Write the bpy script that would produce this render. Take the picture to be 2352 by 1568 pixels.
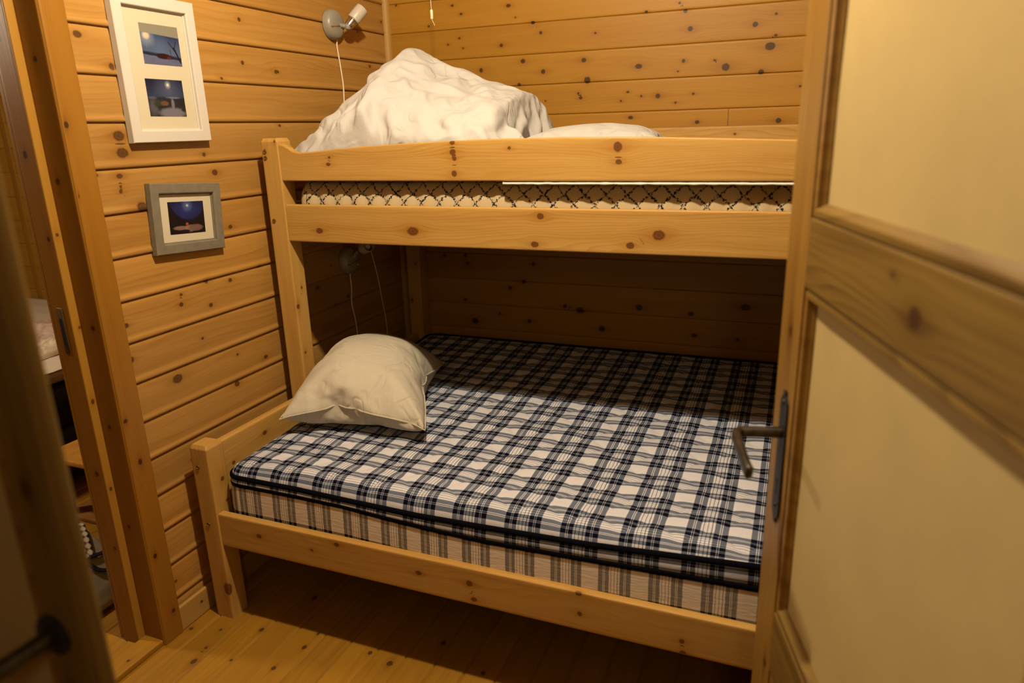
import bpy, bmesh, math, random
import numpy as np
from mathutils import Vector, Matrix, noise

for o in list(bpy.data.objects):
    bpy.data.objects.remove(o)
SC = bpy.context.scene
COL = SC.collection

# ------------------------------------------------------------------ camera
# the room corner (left wall x=0, back wall y=0, floor z=0) is the origin, metres
cam_d = bpy.data.cameras.new('camera')
cam = bpy.data.objects.new('camera', cam_d)
COL.objects.link(cam)
SC.camera = cam


def cam_axes(y, p, r):
    cy, sy, cp, sp, cr, sr = math.cos(y), math.sin(y), math.cos(p), math.sin(p), math.cos(r), math.sin(r)
    fwd = Vector((sy * cp, cy * cp, -sp))
    right = Vector((cy, -sy, 0))
    down = fwd.cross(right)
    return cr * right + sr * down, -sr * right + cr * down, fwd


CR, CD, CF = cam_axes(-0.385672, 0.291202, 0.028294)
cam.matrix_world = Matrix(((CR.x, -CD.x, -CF.x, 1.781), (CR.y, -CD.y, -CF.y, -2.996),
                           (CR.z, -CD.z, -CF.z, 1.55), (0, 0, 0, 1)))
cam_d.sensor_width = 36
cam_d.lens = 1627.8 / 2352 * 36
cam_d.clip_start = 0.02
cam_d.dof.use_dof = True
cam_d.dof.focus_distance = 2.45
cam_d.dof.aperture_fstop = 2.4

# ------------------------------------------------------------------ light
SC.view_settings.view_transform = 'Standard'
SC.view_settings.look = 'None'
SC.view_settings.exposure = 0.0
SC.view_settings.gamma = 1.0
SC.view_settings.use_curve_mapping = False

world = bpy.data.worlds.new('world')
SC.world = world
world.use_nodes = True
world.node_tree.nodes['Background'].inputs[0].default_value = (1, .72, .42, 1)
world.node_tree.nodes['Background'].inputs[1].default_value = 0.0


def lamp(name, loc, power, col, rad):
    d = bpy.data.lights.new(name, 'POINT')
    d.energy = power
    d.color = col
    d.shadow_soft_size = rad
    o = bpy.data.objects.new(name, d)
    o.location = loc
    COL.objects.link(o)
    return o


lamp('ceiling_light', (1.15, -1.76, 2.60), 165, (1, .83, .57), .04)
lamp('bedroom_light', (-1.3, -1.9, 2.1), 80, (1, .80, .55), .08)
lamp('hall_fill', (2.05, -3.5, 1.95), 12.0, (1, .80, .52), .10)  # added fill for the left door leaf and bed front, no known fixture


# ------------------------------------------------------------------ naming helpers
def tag(o, label=None, cat=None, group=None, kind=None):
    if label: o['label'] = label
    if cat: o['category'] = cat
    if group: o['group'] = group
    if kind: o['kind'] = kind
    return o


def thing(name, label, cat, loc=(0, 0, 0), rotz=0, group=None, kind=None):
    o = bpy.data.objects.new(name, None)
    COL.objects.link(o)
    o.location = loc
    o.rotation_euler = (0, 0, rotz)
    o.empty_display_size = .1
    return tag(o, label, cat, group, kind)


def link(name, me, mat, parent=None, smooth=True):
    o = bpy.data.objects.new(name, me)
    COL.objects.link(o)
    for m in (mat if isinstance(mat, (list, tuple)) else [mat]):
        me.materials.append(m)
    if smooth:
        me.polygons.foreach_set('use_smooth', [True] * len(me.polygons))
    if parent:
        o.parent = parent
        # meshes are written in world coordinates; bring them into the parent's frame
        M = Matrix.LocRotScale(parent.location, parent.rotation_euler, None)
        if parent.parent:
            pp = parent.parent
            M = Matrix.LocRotScale(pp.location, pp.rotation_euler, None) @ M if parent.type == 'EMPTY' else \
                Matrix.LocRotScale(pp.location, pp.rotation_euler, None)
        if not parent.get('local'):
            me.transform(M.inverted())
    return o


def sharp(o, deg=35):
    me = o.data
    bm = bmesh.new()
    bm.from_mesh(me)
    for e in bm.edges:
        if len(e.link_faces) == 2 and e.calc_face_angle(0) > math.radians(deg):
            e.smooth = False
    bm.to_mesh(me)
    bm.free()


# ------------------------------------------------------------------ materials
class NT:
    def __init__(s, name):
        s.m = bpy.data.materials.new(name)
        s.m.use_nodes = True
        s.t = s.m.node_tree
        s.b = s.t.nodes['Principled BSDF']

    def n(s, typ, **kw):
        nd = s.t.nodes.new(typ)
        for k, v in kw.items():
            setattr(nd, k, v)
        return nd

    def l(s, a, b):
        s.t.links.new(a, b)

    def put(s, sock, v):
        if isinstance(v, (int, float, tuple, list)):
            sock.default_value = v
        else:
            s.l(v, sock)

    def math(s, op, a, b=None, c=None, clamp=False):
        nd = s.n('ShaderNodeMath', operation=op, use_clamp=clamp)
        s.put(nd.inputs[0], a)
        if b is not None: s.put(nd.inputs[1], b)
        if c is not None: s.put(nd.inputs[2], c)
        return nd.outputs[0]

    def mix(s, f, a, b, mode='MIX'):
        nd = s.n('ShaderNodeMix', data_type='RGBA', blend_type=mode, clamp_factor=True)
        s.put(nd.inputs[0], f)
        s.put(nd.inputs[6], a if not isinstance(a, tuple) else (*a[:3], 1))
        s.put(nd.inputs[7], b if not isinstance(b, tuple) else (*b[:3], 1))
        return nd.outputs[2]

    def ramp(s, f, stops, interp='LINEAR'):
        nd = s.n('ShaderNodeValToRGB')
        cr = nd.color_ramp
        cr.interpolation = interp
        while len(cr.elements) < len(stops):
            cr.elements.new(.5)
        for e, (p, c) in zip(cr.elements, stops):
            e.position = p
            e.color = (c, c, c, 1) if isinstance(c, (int, float)) else (*c[:3], 1)
        s.put(nd.inputs[0], f)
        return nd.outputs[0]

    def xyz(s, x, y, z):
        nd = s.n('ShaderNodeCombineXYZ')
        for k, v in enumerate((x, y, z)):
            s.put(nd.inputs[k], v)
        return nd.outputs[0]

    def noise(s, vec, scale=1, detail=2, rough=.5, dist=0):
        nd = s.n('ShaderNodeTexNoise')
        if vec is not None: s.l(vec, nd.inputs['Vector'])
        nd.inputs['Scale'].default_value = scale
        nd.inputs['Detail'].default_value = detail
        nd.inputs['Roughness'].default_value = rough
        nd.inputs['Distortion'].default_value = dist
        return nd.outputs[0]

    def attr(s, name):
        nd = s.n('ShaderNodeAttribute', attribute_name=name)
        sp = s.n('ShaderNodeSeparateXYZ')
        s.l(nd.outputs['Vector'], sp.inputs[0])
        return sp.outputs

    def bump(s, h, strength, dist=.001):
        nd = s.n('ShaderNodeBump')
        nd.inputs['Strength'].default_value = strength
        nd.inputs['Distance'].default_value = dist
        s.l(h, nd.inputs['Height'])
        s.l(nd.outputs[0], s.b.inputs['Normal'])

    def done(s, col, rough=.5, spec=.4, metal=0):
        s.put(s.b.inputs['Base Color'], col if not isinstance(col, tuple) else (*col[:3], 1))
        s.put(s.b.inputs['Roughness'], rough)
        s.b.inputs['Specular IOR Level'].default_value = spec
        s.b.inputs['Metallic'].default_value = metal
        return s.m


def pine(name, light, dark, knot, rings=70, contrast=.6, var=.18, rough=.42, spec=.35, hue=(1.03, .98, .9)):
    t = NT(name)
    u, v, sd = t.attr('gr')
    kx, ky, kok = t.attr('kn')
    halo = t.attr('hl')[0]
    kd = t.math('SQRT', t.math('ADD', t.math('MULTIPLY', kx, kx), t.math('MULTIPLY', ky, ky)))
    kn_n = t.noise(t.xyz(t.math('MULTIPLY', u, 130), t.math('MULTIPLY', v, 130), 0.0), 1, 2)
    rad = t.math('MULTIPLY', kd, t.math('ADD', .78, t.math('MULTIPLY', kn_n, .44)))
    kn = t.math('MULTIPLY', t.ramp(t.math('MULTIPLY', rad, .5), [(.36, 1), (.53, 0)]), t.math('GREATER_THAN', kok, .6))
    kn = t.math('MULTIPLY', kn, .93)
    so = t.math('MULTIPLY', sd, 7.31)
    wob = t.noise(t.xyz(t.math('MULTIPLY', u, 1.1), t.math('MULTIPLY', v, 7), so), 1, 2)
    # flat-sawn growth rings: wide arches that drift along the board
    r = t.math('ADD', t.math('MULTIPLY', v, rings), t.math('MULTIPLY', wob, rings * .16))
    r = t.math('ADD', r, so)
    fr = t.math('FRACT', r)
    ring = t.ramp(fr, [(0, 0), (.55, .25), (.88, 1), (.96, .75), (1, 0)])
    amp = t.noise(t.xyz(t.math('MULTIPLY', u, .7), t.math('MULTIPLY', v, 14), t.math('ADD', so, 3)), 1, 1)
    amp = t.ramp(amp, [(.30, .12), (.68, 1)])
    ring = t.math('MULTIPLY', ring, amp)
    streak = t.noise(t.xyz(t.math('MULTIPLY', u, 1.6), t.math('MULTIPLY', v, 34), so), 1, 3, .6)
    streak = t.ramp(streak, [(.33, 0), (.70, 1)])
    fib = t.noise(t.xyz(t.math('MULTIPLY', u, 22), t.math('MULTIPLY', v, 700), so), 1, 2)
    f = t.math('ADD', t.math('MULTIPLY', ring, .55 * contrast), t.math('MULTIPLY', streak, .62 * contrast))
    f = t.math('ADD', f, t.math('MULTIPLY', halo, .75), clamp=True)
    col = t.mix(f, light, dark)
    col = t.mix(t.math('MULTIPLY', t.math('SUBTRACT', fib, .5), .5, clamp=True), col, dark)
    wn = t.n('ShaderNodeTexWhiteNoise', noise_dimensions='1D')
    t.l(t.math('ADD', sd, .37), wn.inputs['W'])
    wv = wn.outputs['Value']
    bri = t.math('ADD', 1 - var, t.math('MULTIPLY', wv, 2 * var))
    vm = t.n('ShaderNodeVectorMath', operation='SCALE')
    t.l(col, vm.inputs[0])
    t.l(bri, vm.inputs['Scale'])
    col = vm.outputs[0]
    wn2 = t.n('ShaderNodeTexWhiteNoise', noise_dimensions='1D')
    t.l(t.math('ADD', sd, 5.91), wn2.inputs['W'])
    col = t.mix(t.math('MULTIPLY', wn2.outputs['Value'], .9), col, (*hue, 1), 'MULTIPLY')
    kc = t.ramp(rad, [(0, knot), (.45, tuple(c * 1.7 for c in knot)), (.8, tuple(c * .75 for c in knot)), (1, tuple(c * .55 for c in knot))])
    col = t.mix(kn, col, kc)
    hgt = t.math('ADD', t.math('MULTIPLY', ring, .6), t.math('MULTIPLY', fib, .5))
    t.bump(hgt, .25, .0006)
    rg = t.math('ADD', rough, t.math('MULTIPLY', fib, .12))
    return t.done(col, rg, spec)


def plain(name, col, rough=.5, spec=.4, metal=0, nscale=0, namp=.1, bump=0, bscale=200):
    t = NT(name)
    c = col
    if nscale:
        tc = t.n('ShaderNodeTexCoord').outputs['Object']
        nz = t.noise(tc, nscale, 3, .6)
        c = t.mix(t.ramp(nz, [(.3, 0), (.7, 1)]), tuple(x * (1 - namp) for x in col), tuple(min(1, x * (1 + namp)) for x in col))
    if bump:
        tc = t.n('ShaderNodeTexCoord').outputs['Object']
        t.bump(t.noise(tc, bscale, 3, .6), bump, .002)
    return t.done(c, rough, spec, metal)


M_LOG = pine('wall_pine', (.400, .222, .058), (.270, .118, .018), (.055, .022, .005), rings=60, contrast=.66, var=.12, rough=.40, spec=.35, hue=(1.02, .95, .80))
M_BACK = pine('back_wall_pine', (.350, .178, .020), (.250, .104, .008), (.032, .013, .003), rings=85, contrast=.5, var=.08, rough=.42, spec=.28, hue=(1.02, .97, .85))
M_BED = pine('bed_pine', (.485, .292, .080), (.350, .168, .030), (.085, .026, .006), rings=95, contrast=.8, var=.05, rough=.42, spec=.3, hue=(1.0, .98, .94))
M_CASE = pine('casing_pine', (.285, .130, .013), (.190, .072, .006), (.028, .010, .003), rings=110, contrast=.5, var=.06, rough=.36, spec=.4)
M_STRIP = pine('jamb_lit_pine', (.35, .180, .024), (.25, .105, .010), (.06, .022, .005), rings=150, contrast=.4, var=.04, rough=.4)  # casing pine painted lighter, for the rebate face that catches the lamp
M_FLOOR = pine('floor_pine', (.315, .160, .014), (.215, .090, .006), (.045, .018, .005), rings=60, contrast=.6, var=.10, rough=.36, spec=.4, hue=(1.0, .96, .82))
M_DOOR = pine('door_pine', (.245, .135, .024), (.125, .056, .007), (.028, .011, .003), rings=90, contrast=.9, var=.06, rough=.34, spec=.45)
M_RAIL = pine('door_rail_pine', (.185, .112, .022), (.082, .042, .007), (.028, .012, .003), rings=70, contrast=1.15, var=.04, rough=.38, spec=.35, hue=(1.0, 1.0, 1.0))
M_TRIM = pine('trim_pine', (.40, .24, .065), (.32, .165, .032), (.045, .017, .005), rings=140, contrast=.4, var=.05, rough=.45)
M_DARK = pine('low_bounce_pine', (.10, .050, .012), (.07, .03, .006), (.02, .008, .003), rings=60, contrast=.5, var=.08, rough=.5)  # for unseen walls and ceiling, colour darkened to cut bounce light
M_CREAM = plain('cream_paint', (.38, .29, .125), .5, .35, nscale=7, namp=.05, bump=.12, bscale=120)


# ------------------------------------------------------------------ wood builder
def grain(me, uvs, seeds, knots, ident):
    """write the grain coordinates and the knots of a board: uvs (n,2), seeds (n,)"""
    uu, vv = uvs[:, 0].copy(), uvs[:, 1].copy()
    vw = vv.copy()
    n = len(uu)
    kx = np.full(n, 4.0)
    ky = np.full(n, 4.0)
    halo = np.zeros(n)
    rad = np.full(n, 9.0)
    rng = np.random.RandomState(ident * 7 + 3)
    for k in knots:
        ku, kv, r = k[:3]
        s_ = rng.uniform(.9, 1.5)
        near = (np.abs(uu - ku) < r * 14) & (np.abs(vv - kv) < r * 6)
        if not near.any():
            continue
        du = uu[near] - ku
        dv = vv[near] - kv
        g = np.exp(-(du / (r * 3.6)) ** 2)
        d = np.abs(dv) + 1e-6
        push = np.sign(dv) * np.minimum(d, r * 1.15 * np.exp(-((d - r) / (r * 2.2)).clip(0) ** 2)) * g
        vw[near] -= push * .92
        rr = np.sqrt((du / s_) ** 2 + dv ** 2) / r
        sub = np.where(near)[0]
        best = rr < rad[near]
        ii = sub[best]
        kx[ii] = (du / s_ / r)[best]
        ky[ii] = (dv / r)[best]
        rad[ii] = rr[best]
        h = np.exp(-(du / (r * 4.2)) ** 2 - (dv / (r * 1.3)) ** 2) * .55 + np.exp(-(rr / 1.9) ** 2) * .35
        halo[near] = np.maximum(halo[near], h)
    ok = np.clip((3.6 - rad) / 1.2, 0, 1)
    a = me.attributes.new('gr', 'FLOAT_VECTOR', 'POINT')
    a.data.foreach_set('vector', np.stack([uu, vw, seeds], 1).astype(np.float32).ravel())
    a = me.attributes.new('kn', 'FLOAT_VECTOR', 'POINT')
    a.data.foreach_set('vector', np.stack([kx, ky, ok], 1).astype(np.float32).ravel())
    a = me.attributes.new('hl', 'FLOAT_VECTOR', 'POINT')
    a.data.foreach_set('vector', np.stack([halo, halo, halo], 1).astype(np.float32).ravel())


BID = [0]


def frange(a, b, step):
    n = max(1, int(round(abs(b - a) / step)))
    return [a + (b - a) * i / n for i in range(n + 1)]


def rrect(w, d, r=.004, step=.006, dstep=None):
    """closed profile (p,q): front face q=0 from p=0 to w, then right, back, left"""
    pts = []
    dstep = dstep or step * 2
    arc = [(1 - math.cos(t), math.sin(t)) for t in (math.radians(30), math.radians(60))]
    for p in frange(r, w - r, step): pts.append((p, 0))
    for c, s_ in arc: pts.append((w - r + r * s_, r * c))
    for q in frange(r, d - r, dstep): pts.append((w, q))
    for c, s_ in arc: pts.append((w - r * c, d - r + r * s_))
    for p in frange(w - r, r, step * 3): pts.append((p, d))
    for c, s_ in arc: pts.append((r - r * s_, d - r * c))
    for q in frange(d - r, r, dstep): pts.append((0, q))
    for c, s_ in arc: pts.append((r * c, r - r * s_))
    out = []
    for p in pts:
        if not out or (abs(p[0] - out[-1][0]) + abs(p[1] - out[-1][1])) > 1e-7:
            out.append(p)
    return out


def sweep(name, prof, L, mat, O, U, P, Q, knots=(), step=.012, parent=None, closed=True, seeds=None, warp=None, smooth=True, us=None):
    """sweep a (p,q) profile along U; grain runs along U. knots are (u, v, radius) with v = p on the front face"""
    BID[0] += 1
    O, U, P, Q = (np.array(x, float) for x in (O, U, P, Q))
    us = np.array(us if us is not None else frange(0, L, step))
    pr = np.array(prof, float)
    m, n = len(pr), len(us)
    arc = np.concatenate([[0], np.cumsum(np.hypot(*(pr[1:] - pr[:-1]).T))]) + pr[0, 0]
    if not closed:
        arc = pr[:, 0]
    pp = np.repeat(pr[None], n, 0)
    if warp is not None:
        pp = warp(us, pp)
    uu = np.repeat(us[:, None], m, 1)
    V = O + uu[..., None] * U + pp[..., 0:1] * P + pp[..., 1:2] * Q
    idx = np.arange(n * m).reshape(n, m)
    if closed:
        a, b = idx[:-1], idx[1:]
        F = np.stack([a, b, np.roll(b, -1, 1), np.roll(a, -1, 1)], -1).reshape(-1, 4)
    else:
        F = np.stack([idx[:-1, :-1], idx[1:, :-1], idx[1:, 1:], idx[:-1, 1:]], -1).reshape(-1, 4)
    if np.dot(np.cross(U, P), Q) < 0:
        F = F[:, ::-1]
    faces = F.tolist()
    if closed:
        e0, e1 = idx[0].tolist(), idx[-1].tolist()
        if np.dot(np.cross(U, P), Q) < 0:
            faces += [e0, e1[::-1]]
        else:
            faces += [e0[::-1], e1]
        # orientation of the caps is made consistent below
    me = bpy.data.meshes.new(name)
    me.from_pydata(V.reshape(-1, 3).tolist(), [], faces)
    uv = np.stack([uu, np.repeat(arc[None], n, 0)], -1).reshape(-1, 2)
    sd = np.full(n * m, float(BID[0])) if seeds is None else np.repeat(np.array(seeds, float)[None], n, 0).ravel() + BID[0] * .0
    grain(me, uv, sd, knots, BID[0])
    o = link(name, me, mat, parent, smooth)
    if closed:
        bm = bmesh.new()
        bm.from_mesh(me)
        bmesh.ops.recalc_face_normals(bm, faces=bm.faces)
        bm.to_mesh(me)
        bm.free()
        sharp(o, 40)
    return o


def rk(L, W, n, seed, rmin=.004, rmax=.011):
    r = random.Random(seed)
    return [(r.uniform(.03, L - .03), r.uniform(.01, W - .01), r.uniform(rmin, rmax)) for _ in range(n)]


X, Y, Z = (1, 0, 0), (0, 1, 0), (0, 0, 1)
NX, NY, NZ = (-1, 0, 0), (0, -1, 0), (0, 0, -1)


# ------------------------------------------------------------------ other mesh builders
def tube_mesh(pts, r, seg=10, caps=True, closed=False):
    pts = [Vector(p) for p in pts]
    n = len(pts)
    rs = r if isinstance(r, (list, tuple)) else [r] * n
    bm = bmesh.new()
    rings = []
    ref = None
    for i, p in enumerate(pts):
        if closed:
            t = (pts[(i + 1) % n] - pts[i - 1]).normalized()
        else:
            t = (pts[min(i + 1, n - 1)] - pts[max(i - 1, 0)]).normalized()
        if ref is None:
            ref = t.orthogonal().normalized()
        ref = (ref - t * ref.dot(t)).normalized()
        b = t.cross(ref)
        rings.append([bm.verts.new(p + rs[i] * (math.cos(2 * math.pi * k / seg) * ref + math.sin(2 * math.pi * k / seg) * b)) for k in range(seg)])
    for i in range(n if closed else n - 1):
        A, B = rings[i], rings[(i + 1) % n]
        for k in range(seg):
            bm.faces.new([A[k], A[(k + 1) % seg], B[(k + 1) % seg], B[k]])
    if caps and not closed:
        bm.faces.new(rings[0][::-1])
        bm.faces.new(rings[-1])
    bmesh.ops.recalc_face_normals(bm, faces=bm.faces)
    me = bpy.data.meshes.new('tube')
    bm.to_mesh(me)
    bm.free()
    return me


def smooth_path(pts, n=8):
    """Catmull-Rom through the points"""
    P = [Vector(p) for p in pts]
    P = [P[0] * 2 - P[1]] + P + [P[-1] * 2 - P[-2]]
    out = []
    for i in range(1, len(P) - 2):
        for k in range(n):
            t = k / n
            a, b, c, d = P[i - 1:i + 3]
            out.append(.5 * ((2 * b) + (-a + c) * t + (2 * a - 5 * b + 4 * c - d) * t * t + (-a + 3 * b - 3 * c + d) * t ** 3))
    out.append(P[-2])
    return out


def tube(name, pts, r, mat, parent=None, seg=10, n=8, closed=False):
    p = smooth_path(pts, n) if n else pts
    o = link(name, tube_mesh(p, r, seg, closed=closed), mat, parent)
    sharp(o, 50)
    return o


def lathe(name, prof, mat, parent, O, axis, seg=32):
    """prof: (r, h) along axis from O"""
    ax = Vector(axis).normalized()
    a = ax.orthogonal().normalized()
    b = ax.cross(a)
    bm = bmesh.new()
    rings = []
    for r, h in prof:
        c = Vector(O) + ax * h
        if r < 1e-6:
            rings.append([bm.verts.new(c)])
        else:
            rings.append([bm.verts.new(c + r * (math.cos(2 * math.pi * k / seg) * a + math.sin(2 * math.pi * k / seg) * b)) for k in range(seg)])
    for A, B in zip(rings, rings[1:]):
        for k in range(seg):
            k2 = (k + 1) % seg
            q = [A[k % len(A)], A[k2 % len(A)], B[k2 % len(B)], B[k % len(B)]]
            q = list(dict.fromkeys(q))
            if len(q) > 2:
                bm.faces.new(q)
    bmesh.ops.recalc_face_normals(bm, faces=bm.faces)
    me = bpy.data.meshes.new(name)
    bm.to_mesh(me)
    bm.free()
    o = link(name, me, mat, parent)
    sharp(o, 40)
    return o


def boxm(name, lo, hi, mat, parent=None, bev=.002, xf=None, seg=2):
    bm = bmesh.new()
    bmesh.ops.create_cube(bm, size=1)
    lo, hi = Vector(lo), Vector(hi)
    for v in bm.verts:
        v.co = Vector([lo[k] + (v.co[k] + .5) * (hi[k] - lo[k]) for k in range(3)])
    if bev:
        bmesh.ops.bevel(bm, geom=bm.edges[:], offset=bev, segments=seg, affect='EDGES', profile=.5)
    if xf is not None:
        bm.transform(xf)
    me = bpy.data.meshes.new(name)
    bm.to_mesh(me)
    bm.free()
    o = link(name, me, mat, parent)
    sharp(o, 50)
    return o


def points(q, lo):
    """vertex positions given in half millimetres above a corner"""
    return np.array(q, float).reshape(-1, 3) * .0005 + np.array(lo)

# ================================================================== SETTING
K_BACK = [(0.058,2.085,0.005),(0.332,2.062,0.005),(0.372,2.026,0.005),(0.591,2.041,0.0075),(0.621,1.994,0.0035),(0.214,1.989,0.005),(0.698,1.968,0.0075),(0.732,1.927,0.0075),(0.964,1.91,0.005),(0.359,1.931,0.005),(0.303,1.909,0.005),(0.554,1.89,0.0075),(0.375,1.89,0.0035),(0.65,1.822,0.01),(0.456,1.796,0.01),(0.74,1.776,0.01),(0.916,1.811,0.01),(0.931,1.733,0.015),(0.631,1.73,0.0075),(0.322,1.804,0.005),(0.893,1.684,0.005),(0.903,1.666,0.0075),(0.749,1.659,0.0035),(1.168,1.973,0.005),(1.318,1.963,0.0075),(1.339,1.899,0.01),(1.576,1.897,0.01),(1.143,1.775,0.01),(1.318,1.785,0.0075),(1.478,1.754,0.015),(1.634,1.818,0.015),(1.608,1.73,0.01),(1.298,1.748,0.0035),(1.101,1.68,0.005),(1.156,1.662,0.005),(1.222,1.66,0.01),(1.361,1.663,0.005),(1.073,1.647,0.005),(1.293,1.632,0.005),(1.435,1.781,0.005),(1.683,1.553,0.01),(1.114,1.581,0.0075),(1.38,1.556,0.0075),(1.751,1.673,0.005),(1.647,1.928,0.005),(1.651,1.855,0.005),(1.295,1.993,0.005),(0.34,0.986,0.01),(0.68,0.959,0.01),(0.23,0.982,0.0075),(0.351,0.948,0.0075),(0.631,0.874,0.01),(0.563,0.843,0.01),(0.329,0.771,0.0075),(0.377,0.668,0.015),(0.655,0.688,0.01),(0.506,0.714,0.0075),(0.829,0.771,0.01),(0.902,0.756,0.015),(1.003,0.678,0.015),(1.168,0.788,0.015),(1.391,0.774,0.01),(1.61,0.817,0.015),(1.41,0.68,0.01),(1.588,0.676,0.0075),(0.773,0.563,0.01)]
K_LEFT = [(-1.555,1.817,0.01),(-1.468,1.743,0.01),(-1.485,1.561,0.015),(-1.483,1.515,0.015),(-0.774,1.769,0.005),(-0.942,1.923,0.0075),(-0.952,1.788,0.0075),(-1.061,1.733,0.005),(-0.798,1.585,0.005),(-1.181,1.498,0.0075),(-1.146,1.44,0.01),(-1.505,1.453,0.0075),(-1.508,1.424,0.005),(-1.511,1.41,0.005),(-1.449,1.361,0.015),(-1.111,1.259,0.0075),(-1.577,1.46,0.005),(-0.786,1.769,0.0075),(-0.797,1.585,0.005),(-0.04,2.018,0.005),(-0.159,1.827,0.0075),(-0.232,1.958,0.005),(-1.25,1.099,0.0075),(-1.146,1.082,0.0075),(-1.367,1.049,0.0075),(-1.248,1.019,0.0075),(-1.361,1.079,0.005),(-1.574,1.035,0.0075),(-1.304,0.92,0.005),(-1.581,0.932,0.01),(-1.428,0.822,0.015),(-1.182,0.719,0.01),(-1.025,0.77,0.0075),(-1.162,0.821,0.005),(-0.998,1.103,0.005),(-1.57,0.173,0.005),(-1.427,0.542,0.005),(-0.681,0.957,0.0075),(-0.577,0.86,0.0075),(-0.58,1.028,0.005),(-0.479,0.876,0.0075)]
HT = 2.78            # ceiling height
PITCH = .1235

# ---- log-look panelling of the left wall: profile runs up, p = z, q = depth
def log_profile(z_lo, z_hi):
    p, sd = [], []
    k0 = math.floor((z_lo - .115) / PITCH) - 1
    z = .115 + k0 * PITCH
    idx = k0
    while z < z_hi:
        seq = [(0, .008), (.0014, -.0008), (.004, -.0030), (.0105, -.0033), (.0140, -.0020), (.020, .0012)]
        for f in frange(.026, PITCH - .024, .006):
            seq.append((f, .0012 - .0012 * math.sin(math.pi * (f - .02) / (PITCH - .04))))
        seq += [(PITCH - .018, .0012), (PITCH - .012, .0019), (PITCH - .006, .0036), (PITCH - .0025, .0052), (PITCH - .0004, .0075)]
        for a, q in seq:
            if z_lo <= z + a <= z_hi:
                p.append((z + a, q))
                sd.append(idx * 1.0)
        z += PITCH
        idx += 1
    return p, sd


def wall(name, prof, sd, O, U, L, knots, mat, ustep=.010, P=Z, Q=NX):
    o = sweep(name, prof, L, mat, O, U, P, Q, knots, step=ustep, closed=False, seeds=sd)
    return tag(o, kind='structure')


pr, sd = log_profile(0, HT)
kl = [(-y, z, r) for y, z, r in K_LEFT]
wall('wall_left', pr, sd, (0, 0, 0), NY, 1.625, kl, M_LOG)
wall('wall_left', pr, [s + 40 for s in sd], (0, -2.53, 0), NY, 1.6, [(.2, 1.0, .01), (.7, 1.3, .012), (.5, .6, .01)], M_LOG, .04)
prh, sdh = log_profile(2.10, HT)
wall('wall_left', prh, sdh, (0, -1.62, 0), NY, .92, [], M_LOG, .04)


# ---- tongue and groove boards of the back wall
def tg_profile(z_lo, z_hi, base, pitch, step=.006, gap=.0022):
    p, sd = [], []
    k = math.floor((z_lo - base) / pitch)
    z = base + k * pitch
    while z < z_hi:
        seq = [(0, .006), (gap * .5, .0022), (gap, .0006)] + [(f, 0) for f in frange(gap + .002, pitch - gap - .002, step)] + \
              [(pitch - gap, .0006), (pitch - gap * .5, .0022), (pitch - .0001, .006)]
        for a, q in seq:
            if z_lo <= z + a <= z_hi:
                p.append((z + a, q))
                sd.append(k * 1.0 + 100)
        z += pitch
        k += 1
    return p, sd


pr, sd = tg_profile(.0, HT, 1.6035 - 14 * .1215, .1215)
wall('wall_back', pr, sd, (0, 0, 0), X, 2.30, K_BACK, M_BACK, .009, Z, Y)
# dark joint where the board ends meet behind the upper pillow
boxm('board_joint', (1.4965, -.0006, 1.484), (1.4985, .004, 1.6015), plain('joint_dark', (.10, .045, .012), .7), bpy.data.objects['wall_back'], 0)
pr2, sd2 = tg_profile(0, HT, 1.6035 - 14 * .1215, .1215, .02)
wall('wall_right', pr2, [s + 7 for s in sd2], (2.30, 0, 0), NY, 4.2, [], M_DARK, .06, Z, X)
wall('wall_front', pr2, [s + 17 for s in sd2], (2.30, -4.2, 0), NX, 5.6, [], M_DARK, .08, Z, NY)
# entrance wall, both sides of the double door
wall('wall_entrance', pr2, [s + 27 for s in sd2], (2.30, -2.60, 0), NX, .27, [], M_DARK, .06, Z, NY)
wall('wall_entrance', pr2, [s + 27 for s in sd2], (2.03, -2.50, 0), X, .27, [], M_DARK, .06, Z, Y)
boxm('entrance_jamb', (2.02, -2.61, 0), (2.035, -2.49, 2.1), M_CASE, bpy.data.objects['wall_entrance'])
# bedroom beyond the left doorway
prb, sdb = tg_profile(.0, HT, .07, .145)
wall('wall_bedroom_back', prb, [s + 57 for s in sdb], (-3.3, -.001, 0), X, 3.17, [(.62, 1.02, .012), (.4, 1.2, .01), (.75, 1.45, .01), (.9, .9, .012)], M_BACK, .03, Z, Y)
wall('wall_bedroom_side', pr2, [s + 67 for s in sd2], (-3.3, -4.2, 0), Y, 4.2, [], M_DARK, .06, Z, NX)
wall('wall_bedroom_near', pr2, [s + 77 for s in sd2], (-.138, -1.686, 0), Y, 1.686, [], M_BACK, .06, Z, X)
wall('wall_bedroom_near', pr2, [s + 77 for s in sd2], (-.138, -4.2, 0), Y, 1.66, [], M_BACK, .06, Z, X)


# ---- plank floor, boards run towards the back wall: p = x, q down
def plank_profile(x_lo, x_hi, base, pitch, step):
    p, sd = tg_profile(x_lo, x_hi, base, pitch, step, .0050)
    return p, [s + 300 for s in sd]


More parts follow.
